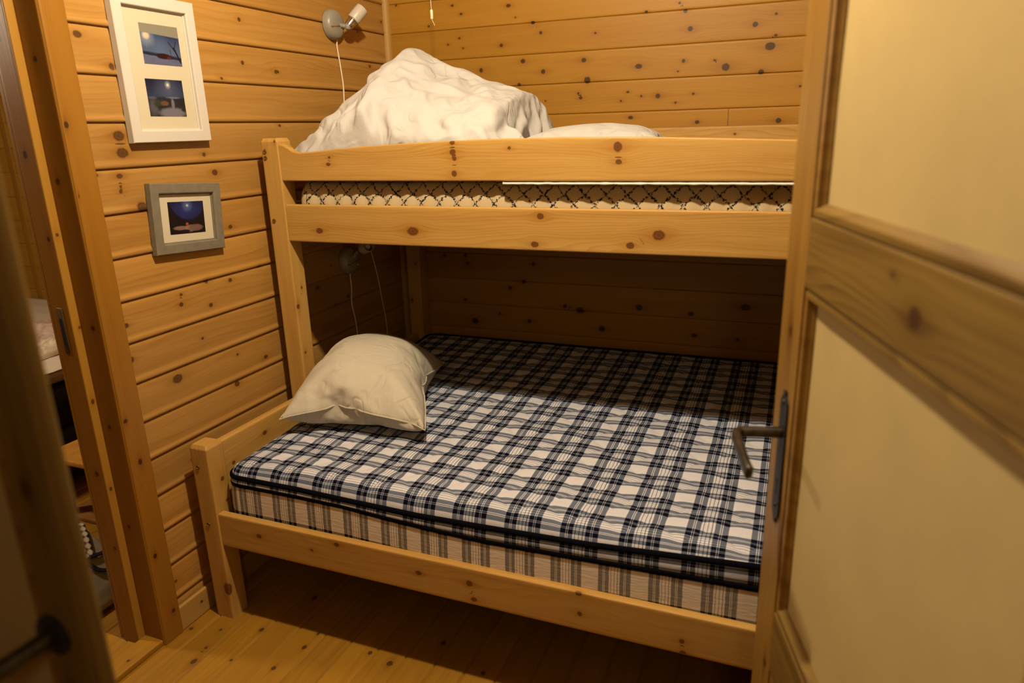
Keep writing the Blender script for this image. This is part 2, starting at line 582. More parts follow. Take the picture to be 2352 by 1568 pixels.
K_FLOOR = [(0.258,-1.497,0.0075),(0.129,-1.543,0.005),(0.157,-1.686,0.01),(0.147,-1.626,0.005),(0.412,-1.625,0.0075),(0.736,-1.487,0.01),(0.654,-1.468,0.0075),(0.031,-1.572,0.0075),(0.446,-1.45,0.005),(0.263,-1.642,0.005),(0.443,-1.517,0.0075),(1.021,-1.426,0.0075)]
pr, sd = plank_profile(-.05, 2.30, .0735, .0992, .008)
o = sweep('floor', pr, 4.2, M_FLOOR, (0, -4.2, 0), Y, X, NZ, [(y + 4.2, x, r) for x, y, r in K_FLOOR] + [(2.9, .32, .009), (2.6, 1.25, .008), (2.85, .85, .009)], closed=False, seeds=sd,
          us=frange(0, 2.2, .05)[:-1] + frange(2.2, 3.2, .010)[:-1] + frange(3.2, 4.2, .05))
tag(o, kind='structure')
pr, sd = plank_profile(-3.3, -.05, .0735, .0992, .02)
o = sweep('floor', pr, 4.2, M_FLOOR, (0, -4.2, 0), Y, X, NZ, [], closed=False, seeds=[s + 31 for s in sd], us=frange(0, 4.2, .05))
tag(o, kind='structure')
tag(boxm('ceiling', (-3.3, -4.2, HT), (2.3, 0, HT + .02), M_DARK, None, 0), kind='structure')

# ---- trim
tag(sweep('trim_1', [(0, 0), (.024, 0), (.0235, -.006), (.021, -.013), (.016, -.019), (.010, -.0225), (0, -.024)], HT, M_TRIM, (0, 0, 0), Z, X, Y, [], .03), kind='structure')
o = sweep('baseboard_left', rrect(.088, .014, .004, .006), 1.59, M_TRIM, (.016, 0, 0), NY, Z, NX, [(1.50, .05, .006)], .02)
tag(o, kind='structure')
tag(sweep('baseboard_back', rrect(.08, .014, .004, .02), 2.28, M_TRIM, (.016, -.016, 0), X, Z, Y, [], .1), kind='structure')

# doorway to the bedroom: casing, stepped jamb, strike plate, threshold
door_f = thing('trim_2', None, None, (0, -1.65, 0), kind='structure')
K_CASE = [(-1.652,1.591,0.0075),(-1.68,1.398,0.01),(-1.659,1.412,0.005),(-1.651,0.77,0.0075),(-1.629,0.631,0.0075),(-1.641,0.316,0.0075),(-1.67,1.084,0.005),(-1.614,0.098,0.0075),(-1.685,0.672,0.005)]
sweep('casing', rrect(.072, .030, .005, .006), 2.12, M_CASE, (.020, -1.662, 0), Z, Y, NX, [(z, y + 1.662, r) for y, z, r in K_CASE], .012, door_f)
jk = [(1.45, .03, .009), (1.05, .05, .008), (.75, .035, .007), (1.75, .04, .008), (.42, .03, .006)]
sweep('jamb', rrect(.084, .03, .004, .006), 2.10, M_CASE, (-.068, -1.6640, 0), Z, X, Y, jk, .015, door_f)
sweep('rebate', rrect(.068, .04, .004, .006), 2.10, M_CASE, (-.136, -1.688, 0), Z, X, Y, [(1.52, .03, .008), (1.3, .05, .006), (.6, .04, .008), (.35, .05, .006), (1.8, .03, .006)], .015, door_f)
sweep('rebate_edge', rrect(.026, .01, .003, .006), 2.10, M_STRIP, (-.0655, -1.688, 0), Z, Y, NX, [(.83, .013, .006), (1.31, .012, .005), (.55, .012, .005), (1.05, .02, .004)], .015, door_f)
sweep('casing', rrect(.030, .02, .004, .01), 2.12, M_CASE, (-.158, -1.682, 0), Z, X, Y, [], .05, door_f)
sweep('jamb', rrect(.138, .03, .004, .02), 2.10, M_CASE, (.0, -2.535, 0), Z, NX, NY, [], .05, door_f)
sweep('casing', rrect(.072, .025, .005, .01), 2.12, M_CASE, (.020, -2.61, 0), Z, Y, NX, [], .05, door_f)
sweep('header', rrect(.24, .04, .004, .02), .92, M_CASE, (.02, -2.57, 2.08), Y, NX, Z, [], .05, door_f)
M_IRON = plain('blackened_iron', (.018, .018, .020), .45, .45, .4, nscale=60, namp=.4)
M_STEEL = plain('dull_steel', (.10, .065, .025), .5, .4, .4, nscale=90, namp=.3)
pl = boxm('strike_plate', (-.115, -1.6895, .975), (-.094, -1.6865, 1.108), M_STEEL, door_f, .001)
boxm('latch_hole', (-.110, -1.6903, 1.000), (-.099, -1.6894, 1.078), plain('hole_black', (.006, .005, .004), .8), pl, 0)
tag(sweep('trim_3', rrect(.078, .02, .004, .008), .90, M_FLOOR, (-.068, -2.55, .019), Y, X, NZ, [(.3, .04, .006), (.78, .05, .005)], .02), kind='structure')


# ================================================================== DOORS
D_DIR, D_N = Vector((-.284, .9588, 0)), Vector((-.9588, -.284, 0))


def door_leaf(name, H0, d, n, u_free, u_hinge, mat_i, plate_side=1):
    """H0: spindle point on the room-side face, d: from hinge to free edge, n: outward normal of that face"""
    d, n = Vector(d), Vector(n)
    root = thing(name, None, None, (H0[0], H0[1], 0), kind='structure')
    B = Vector((H0[0], H0[1], 0))
    th = .030
    def at(u, w, z): return B + d * u + n * w + Vector((0, 0, z))
    sw = .108 if mat_i == 1 else .054
    z0, z1 = .012, 2.03
    rails = [(z0, .20), (.585, .711), (1.303, 1.410), (1.90, z1)]
    for a, b, kk in ((u_free, u_free - sw, 1), (u_hinge + sw, u_hinge, 2)):
        sweep('stile', rrect(sw, th, .006, .008), z1 - z0, M_DOOR if mat_i == 1 else M_RAIL, at(a, 0, z0), Z, -d, -n, rk(z1 - z0, sw, 5, 11 + kk, .005, .009), .03, root)
    ua, ub = u_free - sw, u_hinge + sw
    for k, (za, zb) in enumerate(rails):
        kn = [(.362, .047, .013), (.30, .08, .004)] if k == 2 else rk(ua - ub, zb - za, 2, 50 + k)
        sweep('rail', rrect(zb - za, th, .002, .006), ua - ub, M_RAIL, at(ua, -.0005, za), -d, Z, -n, kn, .012, root)
    # beads and cream panels
    rec = .016
    for (za, zb) in ((rails[0][1], rails[1][0]), (rails[1][1], rails[2][0]), (rails[2][1], rails[3][0])):
        pn = None
        bw = .022
        # panel
        bm = bmesh.new()
        nu, nz = 24, 40
        g = [[None] * (nz + 1) for _ in range(nu + 1)]
        for i in range(nu + 1):
            for j in range(nz + 1):
                u = ub + .004 + (ua - ub - .008) * i / nu
                z = za + .004 + (zb - za - .008) * j / nz
                w = -rec + .0012 * noise.noise(Vector((u * 9, z * 7, za)))
                g[i][j] = bm.verts.new(at(u, w, z))
        for i in range(nu):
            for j in range(nz):
                bm.faces.new([g[i][j], g[i + 1][j], g[i + 1][j + 1], g[i][j + 1]])
        bmesh.ops.recalc_face_normals(bm, faces=bm.faces)
        r = bmesh.ops.extrude_face_region(bm, geom=bm.faces[:])
        for v in [x for x in r['geom'] if isinstance(x, bmesh.types.BMVert)]:
            v.co -= n * .008
        bmesh.ops.recalc_face_normals(bm, faces=bm.faces)
        me = bpy.data.meshes.new('panel')
        bm.to_mesh(me)
        bm.free()
        pn = link('panel', me, M_CREAM, root)
        sharp(pn, 50)
        # bead frame around the panel, mitred, one mesh: rounded moulding profile
        prof = [(-.0015, -.0008), (0, -.0050), (.0030, -.0052), (.0042, -.0018), (.0125, -.0014), (.0150, -.0030), (.0172, -.0080), (bw - .002, -.0115), (bw, -.0135), (bw, -rec - .004), (-.0015, -rec - .004)]
        bm = bmesh.new()
        loops = []
        for (u, z, su, sz) in ((ua, za, -1, 1), (ub, za, 1, 1), (ub, zb, 1, -1), (ua, zb, -1, -1)):
            loops.append([bm.verts.new(at(u + su * t, w, z + sz * t)) for t, w in prof])
        for i in range(4):
            A_, B_ = loops[i], loops[(i + 1) % 4]
            for j in range(len(prof)):
                j2 = (j + 1) % len(prof)
                fc = bm.faces.new([A_[j], B_[j], B_[j2], A_[j2]])
                fc.material_index = i % 2
        bmesh.ops.recalc_face_normals(bm, faces=bm.faces)
        me = bpy.data.meshes.new('bead')
        bm.to_mesh(me)
        bm.free()
        co = np.array([v.co for v in me.vertices])
        grain(me, np.stack([co @ np.array(d) + co[:, 2], co[:, 2] * .3], 1), np.full(len(co), 5. + mat_i), [], 3)
        bd = link('bead_moulding', me, [M_RAIL, M_DOOR], root)
        sharp(bd, 30)
    # iron plate and lever
    up = .003
    if mat_i == 2:
        lathe('handle_rose', [(.024, 0), (.024, .004), (.020, .007), (.009, .008)], M_IRON, root, at(0, 0, 1.044), n, 24)
    if mat_i == 1:
        bm = bmesh.new()
        hw, za, zb = .019, .872, 1.118
        out = [(-hw, za + .03), (-hw * .9, za + .018), (-hw * .35, za + .008), (-hw * .3, za), (hw * .3, za), (hw * .35, za + .008), (hw * .9, za + .018), (hw, za + .03),
               (hw, zb - .03), (hw * .9, zb - .018), (hw * .35, zb - .008), (hw * .3, zb), (-hw * .3, zb), (-hw * .35, zb - .008), (-hw * .9, zb - .018), (-hw, zb - .03)]
        up = .003
        f = bm.faces.new([bm.verts.new(at(up + u, .0005, z)) for u, z in out])
        r = bmesh.ops.extrude_face_region(bm, geom=[f])
        for v in [x for x in r['geom'] if isinstance(x, bmesh.types.BMVert)]:
            v.co += n * .003
        bmesh.ops.recalc_face_normals(bm, faces=bm.faces)
        me = bpy.data.meshes.new('handle_plate')
        bm.to_mesh(me)
        bm.free()
        plate = link('handle_plate', me, M_IRON, root, False)
        lathe('screw', [(0, .0062), (.003, .0058), (.0045, .0042), (.0048, .003)], M_IRON, plate, at(up, 0, 1.098), n, 12)
        lathe('screw', [(0, .0062), (.003, .0058), (.0045, .0042), (.0048, .003)], M_IRON, plate, at(up, 0, .905), n, 12)
        bm = bmesh.new()
        key = [(-.0025, .925), (.0025, .925), (.0025, .943), (.0045, .948), (.004, .954), (0, .957), (-.004, .954), (-.0045, .948), (-.0025, .943)]
        f = bm.faces.new([bm.verts.new(at(up + u, .0038, z)) for u, z in key])
        bmesh.ops.recalc_face_normals(bm, faces=bm.faces)
        r = bmesh.ops.extrude_face_region(bm, geom=[f])
        for v in [x for x in r['geom'] if isinstance(x, bmesh.types.BMVert)]:
            v.co -= n * .002
        me = bpy.data.meshes.new('keyhole')
        bm.to_mesh(me)
        bm.free()
        link('keyhole', me, bpy.data.materials['hole_black'], plate, False)
    zs = 1.044
    # neck and flattened lever as one forged bar
    path = [at(0, .002, zs), at(0, .03, zs), at(0, .060, zs + .0005), at(-.001, .072, zs), at(-.010, .0805, zs - .001), at(-.03, .083, zs - .003), at(-.06, .0835, zs - .007),
            at(-.09, .084, zs - .012), at(-.113, .083, zs - .0165), at(-.121, .081, zs - .018)]
    path = smooth_path(path, 5)
    bm = bmesh.new()
    rings = []
    nseg = 12
    tot = len(path)
    for i, p in enumerate(path):
        t = (path[min(i + 1, tot - 1)] - path[max(i - 1, 0)]).normalized()
        side = Vector((0, 0, 1)) - t * t.z
        side.normalize()
        b = t.cross(side)
        f = i / (tot - 1)
        hz = .0088 if f < .42 else .0088 + .0035 * math.sin(min(1, (f - .42) / .5) * math.pi * .5)
        wd = .0085 if f < .42 else .0085 - .0020 * min(1, (f - .42) / .3)
        if f > .94: hz *= max(.45, 1 - (f - .94) * 7); wd *= max(.5, 1 - (f - .94) * 7)
        ring = []
        for k in range(nseg):
            a = 2 * math.pi * k / nseg
            ca, sa = math.cos(a), math.sin(a)
            ex = lambda x: math.copysign(abs(x) ** .6, x)
            ring.append(bm.verts.new(p + side * hz * ex(ca) + b * wd * ex(sa)))
        rings.append(ring)
    for A_, B_ in zip(rings, rings[1:]):
        for k in range(nseg):
            bm.faces.new([A_[k], A_[(k + 1) % nseg], B_[(k + 1) % nseg], B_[k]])
    bm.faces.new(rings[0])
    bm.faces.new(rings[-1])
    bmesh.ops.recalc_face_normals(bm, faces=bm.faces)
    me = bpy.data.meshes.new('lever')
    bm.to_mesh(me)
    bm.free()
    link('lever_handle', me, plain('worn_iron_%d' % mat_i, (.060, .050, .040), .32, .5, .8, nscale=55, namp=.6), root)
    return root


door_leaf('door_1', (1.789, -1.799, 0), D_DIR, D_N, .072, -.775, 1)
door_leaf('door_2', (1.076, -2.588, 0), (1, -.012, 0), (-.012, -1, 0), .040, -.78, 2)

# ================================================================== BUNK BED
bed = thing('bunk_bed', 'pale varnished pine bunk bed, narrow top bunk over a wide lower bunk', 'bunk bed', (.06, -1.485, 0))
BX1 = 2.16                   # right end of the bed
PW = .071
M_BOLT = plain('brass_bolt', (.22, .15, .05), .4, .5, .7)


def chamfer_top(H, w, d):
    """pull the upper end of a post in, as a planed chamfer"""
    def f(us, pp):
        pp = pp.copy()
        k = np.clip((us - (H - .012)) / .012, 0, 1)[:, None]
        pp[..., 0] += (w / 2 - pp[..., 0]) * k * .20
        pp[..., 1] += (d / 2 - pp[..., 1]) * k * .20
        return pp
    return f


def post(x, y, h, knots, sides=()):
    us = frange(0, h - .013, .02) + [h - .012, h - .008, h - .003, h]
    return sweep('post', rrect(PW, PW, .005, .006, .006), h, M_BED, (x, y, 0), Z, X, Y, knots, parent=bed, warp=chamfer_top(h, PW, PW), us=us)


def bolt(par, O, ax):
    lathe('bolt', [(0, .0015), (.004, .0015), (.0045, .003), (.0065, .003), (.0068, .001), (.0068, -.002)], M_BOLT, par, O, ax, 16)


xL = .0605
p1 = post(xL, -1.485, .628, [(.555, .024, .004), (.115, .066, .017), (.50, .115, .008), (.42, .12, .006)])
bolt(p1, (xL + .026, -1.485, .555), NY)
bolt(p1, (xL + .030, -1.485, .352), NY)
p2 = post(xL, -.985, 1.542, [(1.50, .016, .006), (.957, .079, .009), (1.02, .11, .005), (.78, .09, .006), (1.531, .06, .004)])
bolt(p2, (xL + .016, -.985, 1.478), NY)
bolt(p2, (xL + .016, -.985, 1.498), NY)
bolt(p2, (xL + .020, -.985, 1.265), NY)
p3 = post(xL, -.073, 1.542, [(.77, .018, .008), (.95, .05, .005), (1.1, .02, .006)])
xR = BX1 - PW
p4 = post(xR, -1.485, .628, [])
p5 = post(xR, -.985, 1.542, [])
p6 = post(xR, -.073, 1.542, [])

x0, x1 = xL + PW + .001, xR - .001
RL = x1 - x0
K_G = [(u - x0, v - 1.400, r) for u, v, r in [(0.784,1.515,0.0075),(0.784,1.487,0.01),(0.789,1.468,0.0075),(0.786,1.423,0.01),(0.325,1.465,0.0075),(0.332,1.491,0.005),(1.298,1.494,0.015),(1.301,1.453,0.0075),(0.971,1.494,0.005)]] + [(1.9 - x0, .06, .008)]
K_U = [(u - x0, v - 1.192, r) for u, v, r in [(0.263,1.232,0.01),(0.627,1.24,0.015),(1.066,1.296,0.01),(1.046,1.211,0.01),(1.42,1.249,0.015),(1.339,1.217,0.01)]] + [(1.85 - x0, .05, .01)]
K_LR = [(u - x0, v - .278, r) for u, v, r in [(0.288,0.345,0.0075),(0.582,0.377,0.0075),(0.488,0.338,0.005),(0.857,0.343,0.0075),(1.017,0.346,0.01),(1.029,0.297,0.0075),(1.332,0.391,0.0075),(1.335,0.329,0.0075),(1.599,0.317,0.0075),(1.603,0.284,0.0075)]] + [(1.95 - x0, .05, .008)]


def guard_top(us):
    # low at the left end behind the scroll, rising to a long flat crest
    x = us + x0
    top = np.interp(x, [.13, .145, .165, .185, .215, .26, .33, .45, .65, .88, 1.15, 1.40, 1.76, 2.0, 2.06, 2.09], [1.5225, 1.5215, 1.512, 1.4985, 1.4925, 1.4945, 1.5005, 1.5085, 1.5165, 1.5225, 1.5235, 1.5185, 1.504, 1.500, 1.515, 1.5225])
    return top


def guard_warp(us, pp):
    pp = pp.copy()
    h = guard_top(us) - 1.400
    k = (h / .12)[:, None]
    pp[..., 0] *= k
    return pp


RT = .026
sweep('guard_board', rrect(.12, RT, .004, .006), RL, M_BED, (x0, -.980, 1.400), X, Z, Y, K_G, .006, bed, warp=guard_warp)
sweep('side_rail', rrect(.127, RT, .004, .006), RL, M_BED, (x0, -.980, 1.1935), X, Z, Y, K_U, .006, bed)
sweep('side_rail', rrect(.116, RT, .004, .006), RL, M_BED, (x0, -1.480, .278), X, Z, Y, K_LR, .006, bed)
# back rails against the wall
sweep('back_rail', rrect(.13, RT, .004, .008), RL, M_BED, (x0, -.040, 1.408), X, Z, Y, [(1.655 - x0, .05, .011), (1.36 - x0, .08, .008), (1.53 - x0, .10, .005)], .015, bed)
sweep('back_rail', rrect(.127, RT, .004, .02), RL, M_BED, (x0, -.040, 1.1935), X, Z, Y, [], .05, bed)
sweep('back_rail', rrect(.116, RT, .004, .02), RL, M_BED, (x0, -.040, .278), X, Z, Y, [], .05, bed)
# head ends: boards between the posts, and the same at the foot
for xx, q in ((xL + .012, 0), (xR + .012, 1)):
    kk = [(.10, .03, .010), (.22, .16, .008), (.42, .07, .006), (.06, .12, .007)]
    sweep('headboard' if q == 0 else 'footboard', rrect(.215, .03, .005, .008), .43, M_BED, (xx + .03, -1.4145, .392), Y, Z, NX, kk, .012, bed)
    sweep('headboard' if q == 0 else 'footboard', rrect(.215, .03, .005, .015), .84, M_BED, (xx + .03, -.9135, .392), Y, Z, NX, [(.55, .1, .012), (.2, .05, .008)], .03, bed)
    sweep('end_board', rrect(.127, .026, .004, .015), .84, M_BED, (xx + .03, -.9135, 1.1935), Y, Z, NX, [], .03, bed)

    def end_warp(us, pp):
        pp = pp.copy()
        s = np.interp(us, [0, .03, .06, .12, .30, .42, .54, .72, .78, .81, .84], [.122, .120, .100, .092, .108, .115, .108, .092, .100, .120, .122]) / .122
        pp[..., 0] *= s[:, None]
        return pp
    sweep('end_board', rrect(.122, .026, .004, .008), .84, M_BED, (xx + .03, -.9135, 1.400), Y, Z, NX, [(.2, .05, .008)], .015, bed, warp=end_warp)
    sweep('end_beam', rrect(.09, .026, .004, .02), .43, M_BED, (xx + .03, -1.4145, .290), Y, Z, NX, [], .05, bed)
for k in range(9):
    xs = .24 + k * .215
    boxm('bed_slat', (xs, -.952, 1.215), (xs + .07, -.042, 1.233), M_TRIM, bed, .002)
    boxm('bed_slat', (xs, -1.452, .285), (xs + .07, -.042, .303), M_TRIM, bed, .002)
for (yy, zz) in ((-.953, 1.1945), (-.062, 1.1945), (-1.453, .264), (-.062, .264)):
    boxm('slat_ledge', (x0, yy, zz), (x1, yy + .02, zz + .02), M_TRIM, bed, .001)


# ================================================================== FABRICS
def tartan(name, px, py, ox, oy, only_x=False, cream=(.60, .60, .66), navy=(.002, .002, .010), half=(.125, .148, .205), wob=.002, xscale_group=.65, band_y=None):
    t = NT(name)
    u, v, w = t.attr('sheet')
    nz = t.noise(t.xyz(u, v, .3), 9, 1)
    nz2 = t.noise(t.xyz(u, v, 5.3), 9, 1)

    def stripes(co, per, off, nw, amp):
        c = t.math('ADD', co, t.math('MULTIPLY', t.math('SUBTRACT', nw, .5), amp))
        f = t.math('FRACT', t.math('ADD', t.math('DIVIDE', c, per), off))
        # navy band, hairlines, band, fine lines on white, band, hairlines, band, white gap
        N, W = 1.0, 0.0
        G = xscale_group
        st = [(0, N), (.140, W), (.160, N), (.188, W), (.208, N), (.335, W), (.388, N), (.408, W), (.488, N), (.508, W), (.588, N), (.608, W), (.665, N),
              (.79, W), (.81, N), (.838, W), (.858, N), (1.0, W)]
        return t.ramp(f, [(p * G, c_) for p, c_ in st], 'CONSTANT')
    a = stripes(u, px, ox, nz, wob)
    if only_x:
        z = t.ramp(v, [(0, 1), (.28, 0), (.30, 1), (.34, 0), (.36, 1), (.55, 0)], 'CONSTANT') if band_y else 0.0
        b = z
    else:
        b = stripes(v, py, oy, nz2, wob)
    s = t.math('MULTIPLY', t.math('ADD', a, b), .5)
    col = t.ramp(s, [(0, cream), (.5, half), (1, navy)])
    wv = t.noise(t.xyz(u, v, w), 1400, 1)
    col = t.mix(t.math('MULTIPLY', t.math('SUBTRACT', wv, .45), .5, clamp=True), col, (.03, .03, .04))
    fold = t.noise(t.xyz(u, v, 2.0), 26, 3, .6)
    t.bump(t.math('ADD', t.math('MULTIPLY', fold, 1.0), t.math('MULTIPLY', wv, .08)), .35, .004)
    return t.done(col, .9, .06)


def sheet_attr(me, uv):
    a = me.attributes.new('sheet', 'FLOAT_VECTOR', 'POINT')
    q = np.zeros((len(uv), 3), np.float32)
    q[:, :2] = uv
    a.data.foreach_set('vector', q.ravel())


M_PLAID = tartan('plaid_ticking', .1565, .1335, 0.873, 0.0535)
M_PLAID_SIDE = tartan('plaid_border', .1565, .2, 0.873, .80, wob=.002)
M_PLAID_BASE = tartan('plaid_side_ticking', .1300, .1, .41, 0, only_x=True, cream=(.66, .56, .46), half=(.20, .175, .15), navy=(.006, .005, .012), wob=.002, band_y=True)
M_PIPING = plain('navy_piping', (.003, .003, .006), .95, .04)


def grid_obj(name, G, uv, mat, parent=None, extra=None):
    n, m = G.shape[:2]
    idx = np.arange(n * m).reshape(n, m)
    F = np.stack([idx[:-1, :-1], idx[1:, :-1], idx[1:, 1:], idx[:-1, 1:]], -1).reshape(-1, 4)
    me = bpy.data.meshes.new(name)
    me.from_pydata(G.reshape(-1, 3).tolist(), [], F.tolist())
    if uv is not None:
        sheet_attr(me, uv.reshape(-1, 2))
    return link(name, me, mat, parent)


# ---- base mattress of the lower bunk
mx0, mx1, my0, my1 = .152, 2.075, -1.452, -.046
base = thing('mattress', 'boxy plaid base mattress with striped beige border, filling the lower bunk frame', 'mattress', (1.1, -.75, .304))
n_ar = []


def ring_path(x0, x1, y0, y1, r, step):
    """rounded rectangle, counter-clockwise from the front left; returns points and arc length"""
    pts = []
    for a, b, c in (((x0 + r, y0), (x1 - r, y0), (x1 - r, y0 + r)), ((x1, y0 + r), (x1, y1 - r), (x1 - r, y1 - r)), ((x1 - r, y1), (x0 + r, y1), (x0 + r, y1 - r)), ((x0, y1 - r), (x0, y0 + r), (x0 + r, y0 + r))):
        n = max(2, int(math.hypot(b[0] - a[0], b[1] - a[1]) / step))
        pts += [(a[0] + (b[0] - a[0]) * i / n, a[1] + (b[1] - a[1]) * i / n) for i in range(n)]
        a0 = math.atan2(b[1] - c[1], b[0] - c[0])
        pts += [(c[0] + r * math.cos(a0 + k * math.pi / 12), c[1] + r * math.sin(a0 + k * math.pi / 12)) for k in range(6)]
    P = np.array(pts)
    d = np.hypot(*(np.roll(P, -1, 0) - P).T)
    arc = np.concatenate([[0], np.cumsum(d)[:-1]])
    return P, arc


def border(name, P, arc, z0, z1, mat, parent, bulge=.006, nz=10, zfun0=None, zfun1=None, vscale=1.0):
    n = len(P)
    c = P.mean(0)
    nrm = np.stack([(np.roll(P, -1, 0) - np.roll(P, 1, 0))[:, 1], -(np.roll(P, -1, 0) - np.roll(P, 1, 0))[:, 0]], 1)
    nrm /= np.linalg.norm(nrm, axis=1)[:, None]
    idc = list(range(n)) + [0]
    ar = np.concatenate([arc, [arc[-1] + np.hypot(*(P[0] - P[-1]))]])
    G = np.zeros((n + 1, nz + 1, 3))
    UV = np.zeros((n + 1, nz + 1, 2))
    for k in range(nz + 1):
        f = k / nz
        za = z0 if zfun0 is None else zfun0(P[idc])
        zb = z1 if zfun1 is None else zfun1(P[idc])
        z = za + (zb - za) * f
        off = bulge * math.sin(f * math.pi)
        G[:, k, :2] = P[idc] + nrm[idc] * off
        G[:, k, 2] = z
        UV[:, k, 0] = ar + P[0][0]
        UV[:, k, 1] = f * vscale
    return grid_obj(name, G, UV, mat, parent)


Pb, ab = ring_path(mx0, mx1, my0, my1, .045, .02)
# ---- quilted topper
def topper_edge(P):
    """height of the upper piping along the rim: sags in the middle of the front, climbs at the wall"""
    x, y = P[:, 0], P[:, 1]
    z = np.interp(x, [.15, .43, .60, .85, 1.07, 1.35, 1.76, 2.1], [.518, .518, .513, .508, .512, .520, .546, .55])
    k = np.clip((y + 1.45) / 1.4, 0, 1)
    return z + (.598 - z) * k ** 1.1


def topper_bottom(P):
    x, y = P[:, 0], P[:, 1]
    z = np.interp(x, [.15, .43, .60, .75, .90, 1.06, 1.35, 1.77, 2.1], [.488, .488, .485, .474, .466, .463, .470, .482, .485])
    k = np.clip((y + 1.45) / .5, 0, 1)
    return z + (.4875 - z) * k


border('mattress_side', Pb, ab, .304, .487, M_PLAID_BASE, base, .004, 10, None, lambda P: topper_bottom(P) - .002)
topb = bpy.data.meshes.new('mattress_top')
topb.from_pydata([(x, y, z - .002) for (x, y), z in zip(Pb, topper_bottom(Pb))] + [(x, y, .304) for x, y in Pb], [], [list(range(len(Pb))), list(range(2 * len(Pb) - 1, len(Pb) - 1, -1))])
sheet_attr(topb, np.concatenate([Pb, Pb]))
link('mattress_top', topb, M_PLAID_BASE, base, False)


top = thing('mattress_topper', 'quilted navy and white plaid mattress topper with dark piping, on the lower bunk', 'mattress topper', (1.1, -.75, .488))
tx0, tx1, ty0, ty1 = .1545, 2.072, -1.447, -.050
nx_, ny_ = 330, 260
LX, LY = (tx1 - tx0), (ty1 - ty0)
Rr = .050


def rim_samples(L, n):
    """plan offsets that follow the rolled edge evenly, and the cloth length at each"""
    th = np.linspace(0, math.pi / 2, 15)
    d0 = Rr * (1 - np.cos(th))
    c0 = Rr - Rr * (math.pi / 2 - th)
    mid = np.linspace(Rr, L - Rr, n - 28)[1:-1]
    return np.concatenate([d0, mid, (L - d0)[::-1]]), np.concatenate([c0, mid, (L - c0)[::-1]])


us_, uc_ = rim_samples(LX, nx_)
vs_, vc_ = rim_samples(LY, ny_)
nx_, ny_ = len(us_), len(vs_)
XX = tx0 + us_[:, None] + 0 * vs_[None]
YY = ty0 + vs_[None] + 0 * us_[:, None]
# rounded plan corners
def inset(a, L):
    return np.minimum(a, L - a)
dx = inset(XX - tx0, LX)
dy = inset(YY - ty0, LY)
rc = .05
cx = np.clip(rc - dx, 0, None)
cy = np.clip(rc - dy, 0, None)
# map the square corner to a round one
mm = np.maximum(cx, cy)
hh = np.hypot(cx, cy) + 1e-9
scale = np.where(hh > 0, mm / hh, 1)
sx_ = np.where(XX < tx0 + LX / 2, 1, -1)
sy_ = np.where(YY < ty0 + LY / 2, 1, -1)
XN = np.where((cx > 0) & (cy > 0), XX + sx_ * (cx - cx * scale), XX)
YN = np.where((cx > 0) & (cy > 0), YY + sy_ * (cy - cy * scale), YY)
dist = np.where((cx > 0) & (cy > 0), rc - mm, np.minimum(dx, dy))
ze = topper_edge(np.stack([XN.ravel(), YN.ravel()], 1)).reshape(XX.shape)
ztop = .566 + .030 * np.clip((YY + 1.1) / 1.05, 0, 1) ** 1.5 - .012 * np.clip((.45 - XX) / .3, 0, 1) * np.clip((-1.0 - YY) / .4, 0, 1)
ztop = np.maximum(ztop, ze + .006)
f_ = np.clip(dist / Rr, 0, 1)
crown = np.sqrt(np.clip(1 - (1 - f_) ** 2, 0, 1))
ZZ = ze + (ztop - ze) * crown
# quilting: puffed diamonds between stitch lines
qa = (XX / .150 + YY / .150)
qb = (XX / .150 - YY / .150)
da = np.abs((qa % 1) - .5) * 2
db = np.abs((qb % 1) - .5) * 2
puff = np.clip(1 - da ** 5, 0, 1) * np.clip(1 - db ** 5, 0, 1)
nzv = np.zeros(XX.shape)
for i in range(nx_):
    for j in range(ny_):
        x, y = XX[i, j], YY[i, j]
        nzv[i, j] = .0022 * noise.noise(Vector((x * 14, y * 26, 0))) + .0009 * noise.noise(Vector((x * 46, y * 60, 3))) + .004 * noise.noise(Vector((x * 4, y * 5, 9)))
ZZ = ZZ + (puff * .0050 - .004 + nzv) * np.clip(dist / .03, 0, 1)
G = np.stack([XN, YN, ZZ], -1)
# cloth coordinates: arc length over the rolled edge keeps the check square there
UV = np.stack([uc_[:, None] + 0 * vs_[None], vc_[None] + 0 * us_[:, None]], -1)
grid_obj('cover', G, UV, M_PLAID, top)
Pt, at_ = ring_path(tx0, tx1, ty0, ty1, rc, .02)
border('border', Pt, at_, 0, 0, M_PLAID_SIDE, top, .007, 8, topper_bottom, topper_edge, .2)
tb = bpy.data.meshes.new('underside')
tb.from_pydata([(x, y, z) for (x, y), z in zip(Pt, topper_bottom(Pt))], [], [list(range(len(Pt) - 1, -1, -1))])
sheet_attr(tb, Pt)
link('underside', tb, M_PLAID, top, False)
pz = topper_edge(Pt)
tube('piping', [(x, y, z) for (x, y), z in zip(Pt, pz)], .0085, M_PIPING, top, 8, 0, True)
tube('piping', [(x, y, z + .008) for (x, y), z in zip(Pt, topper_bottom(Pt))], .0088, M_PIPING, top, 8, 0, True)


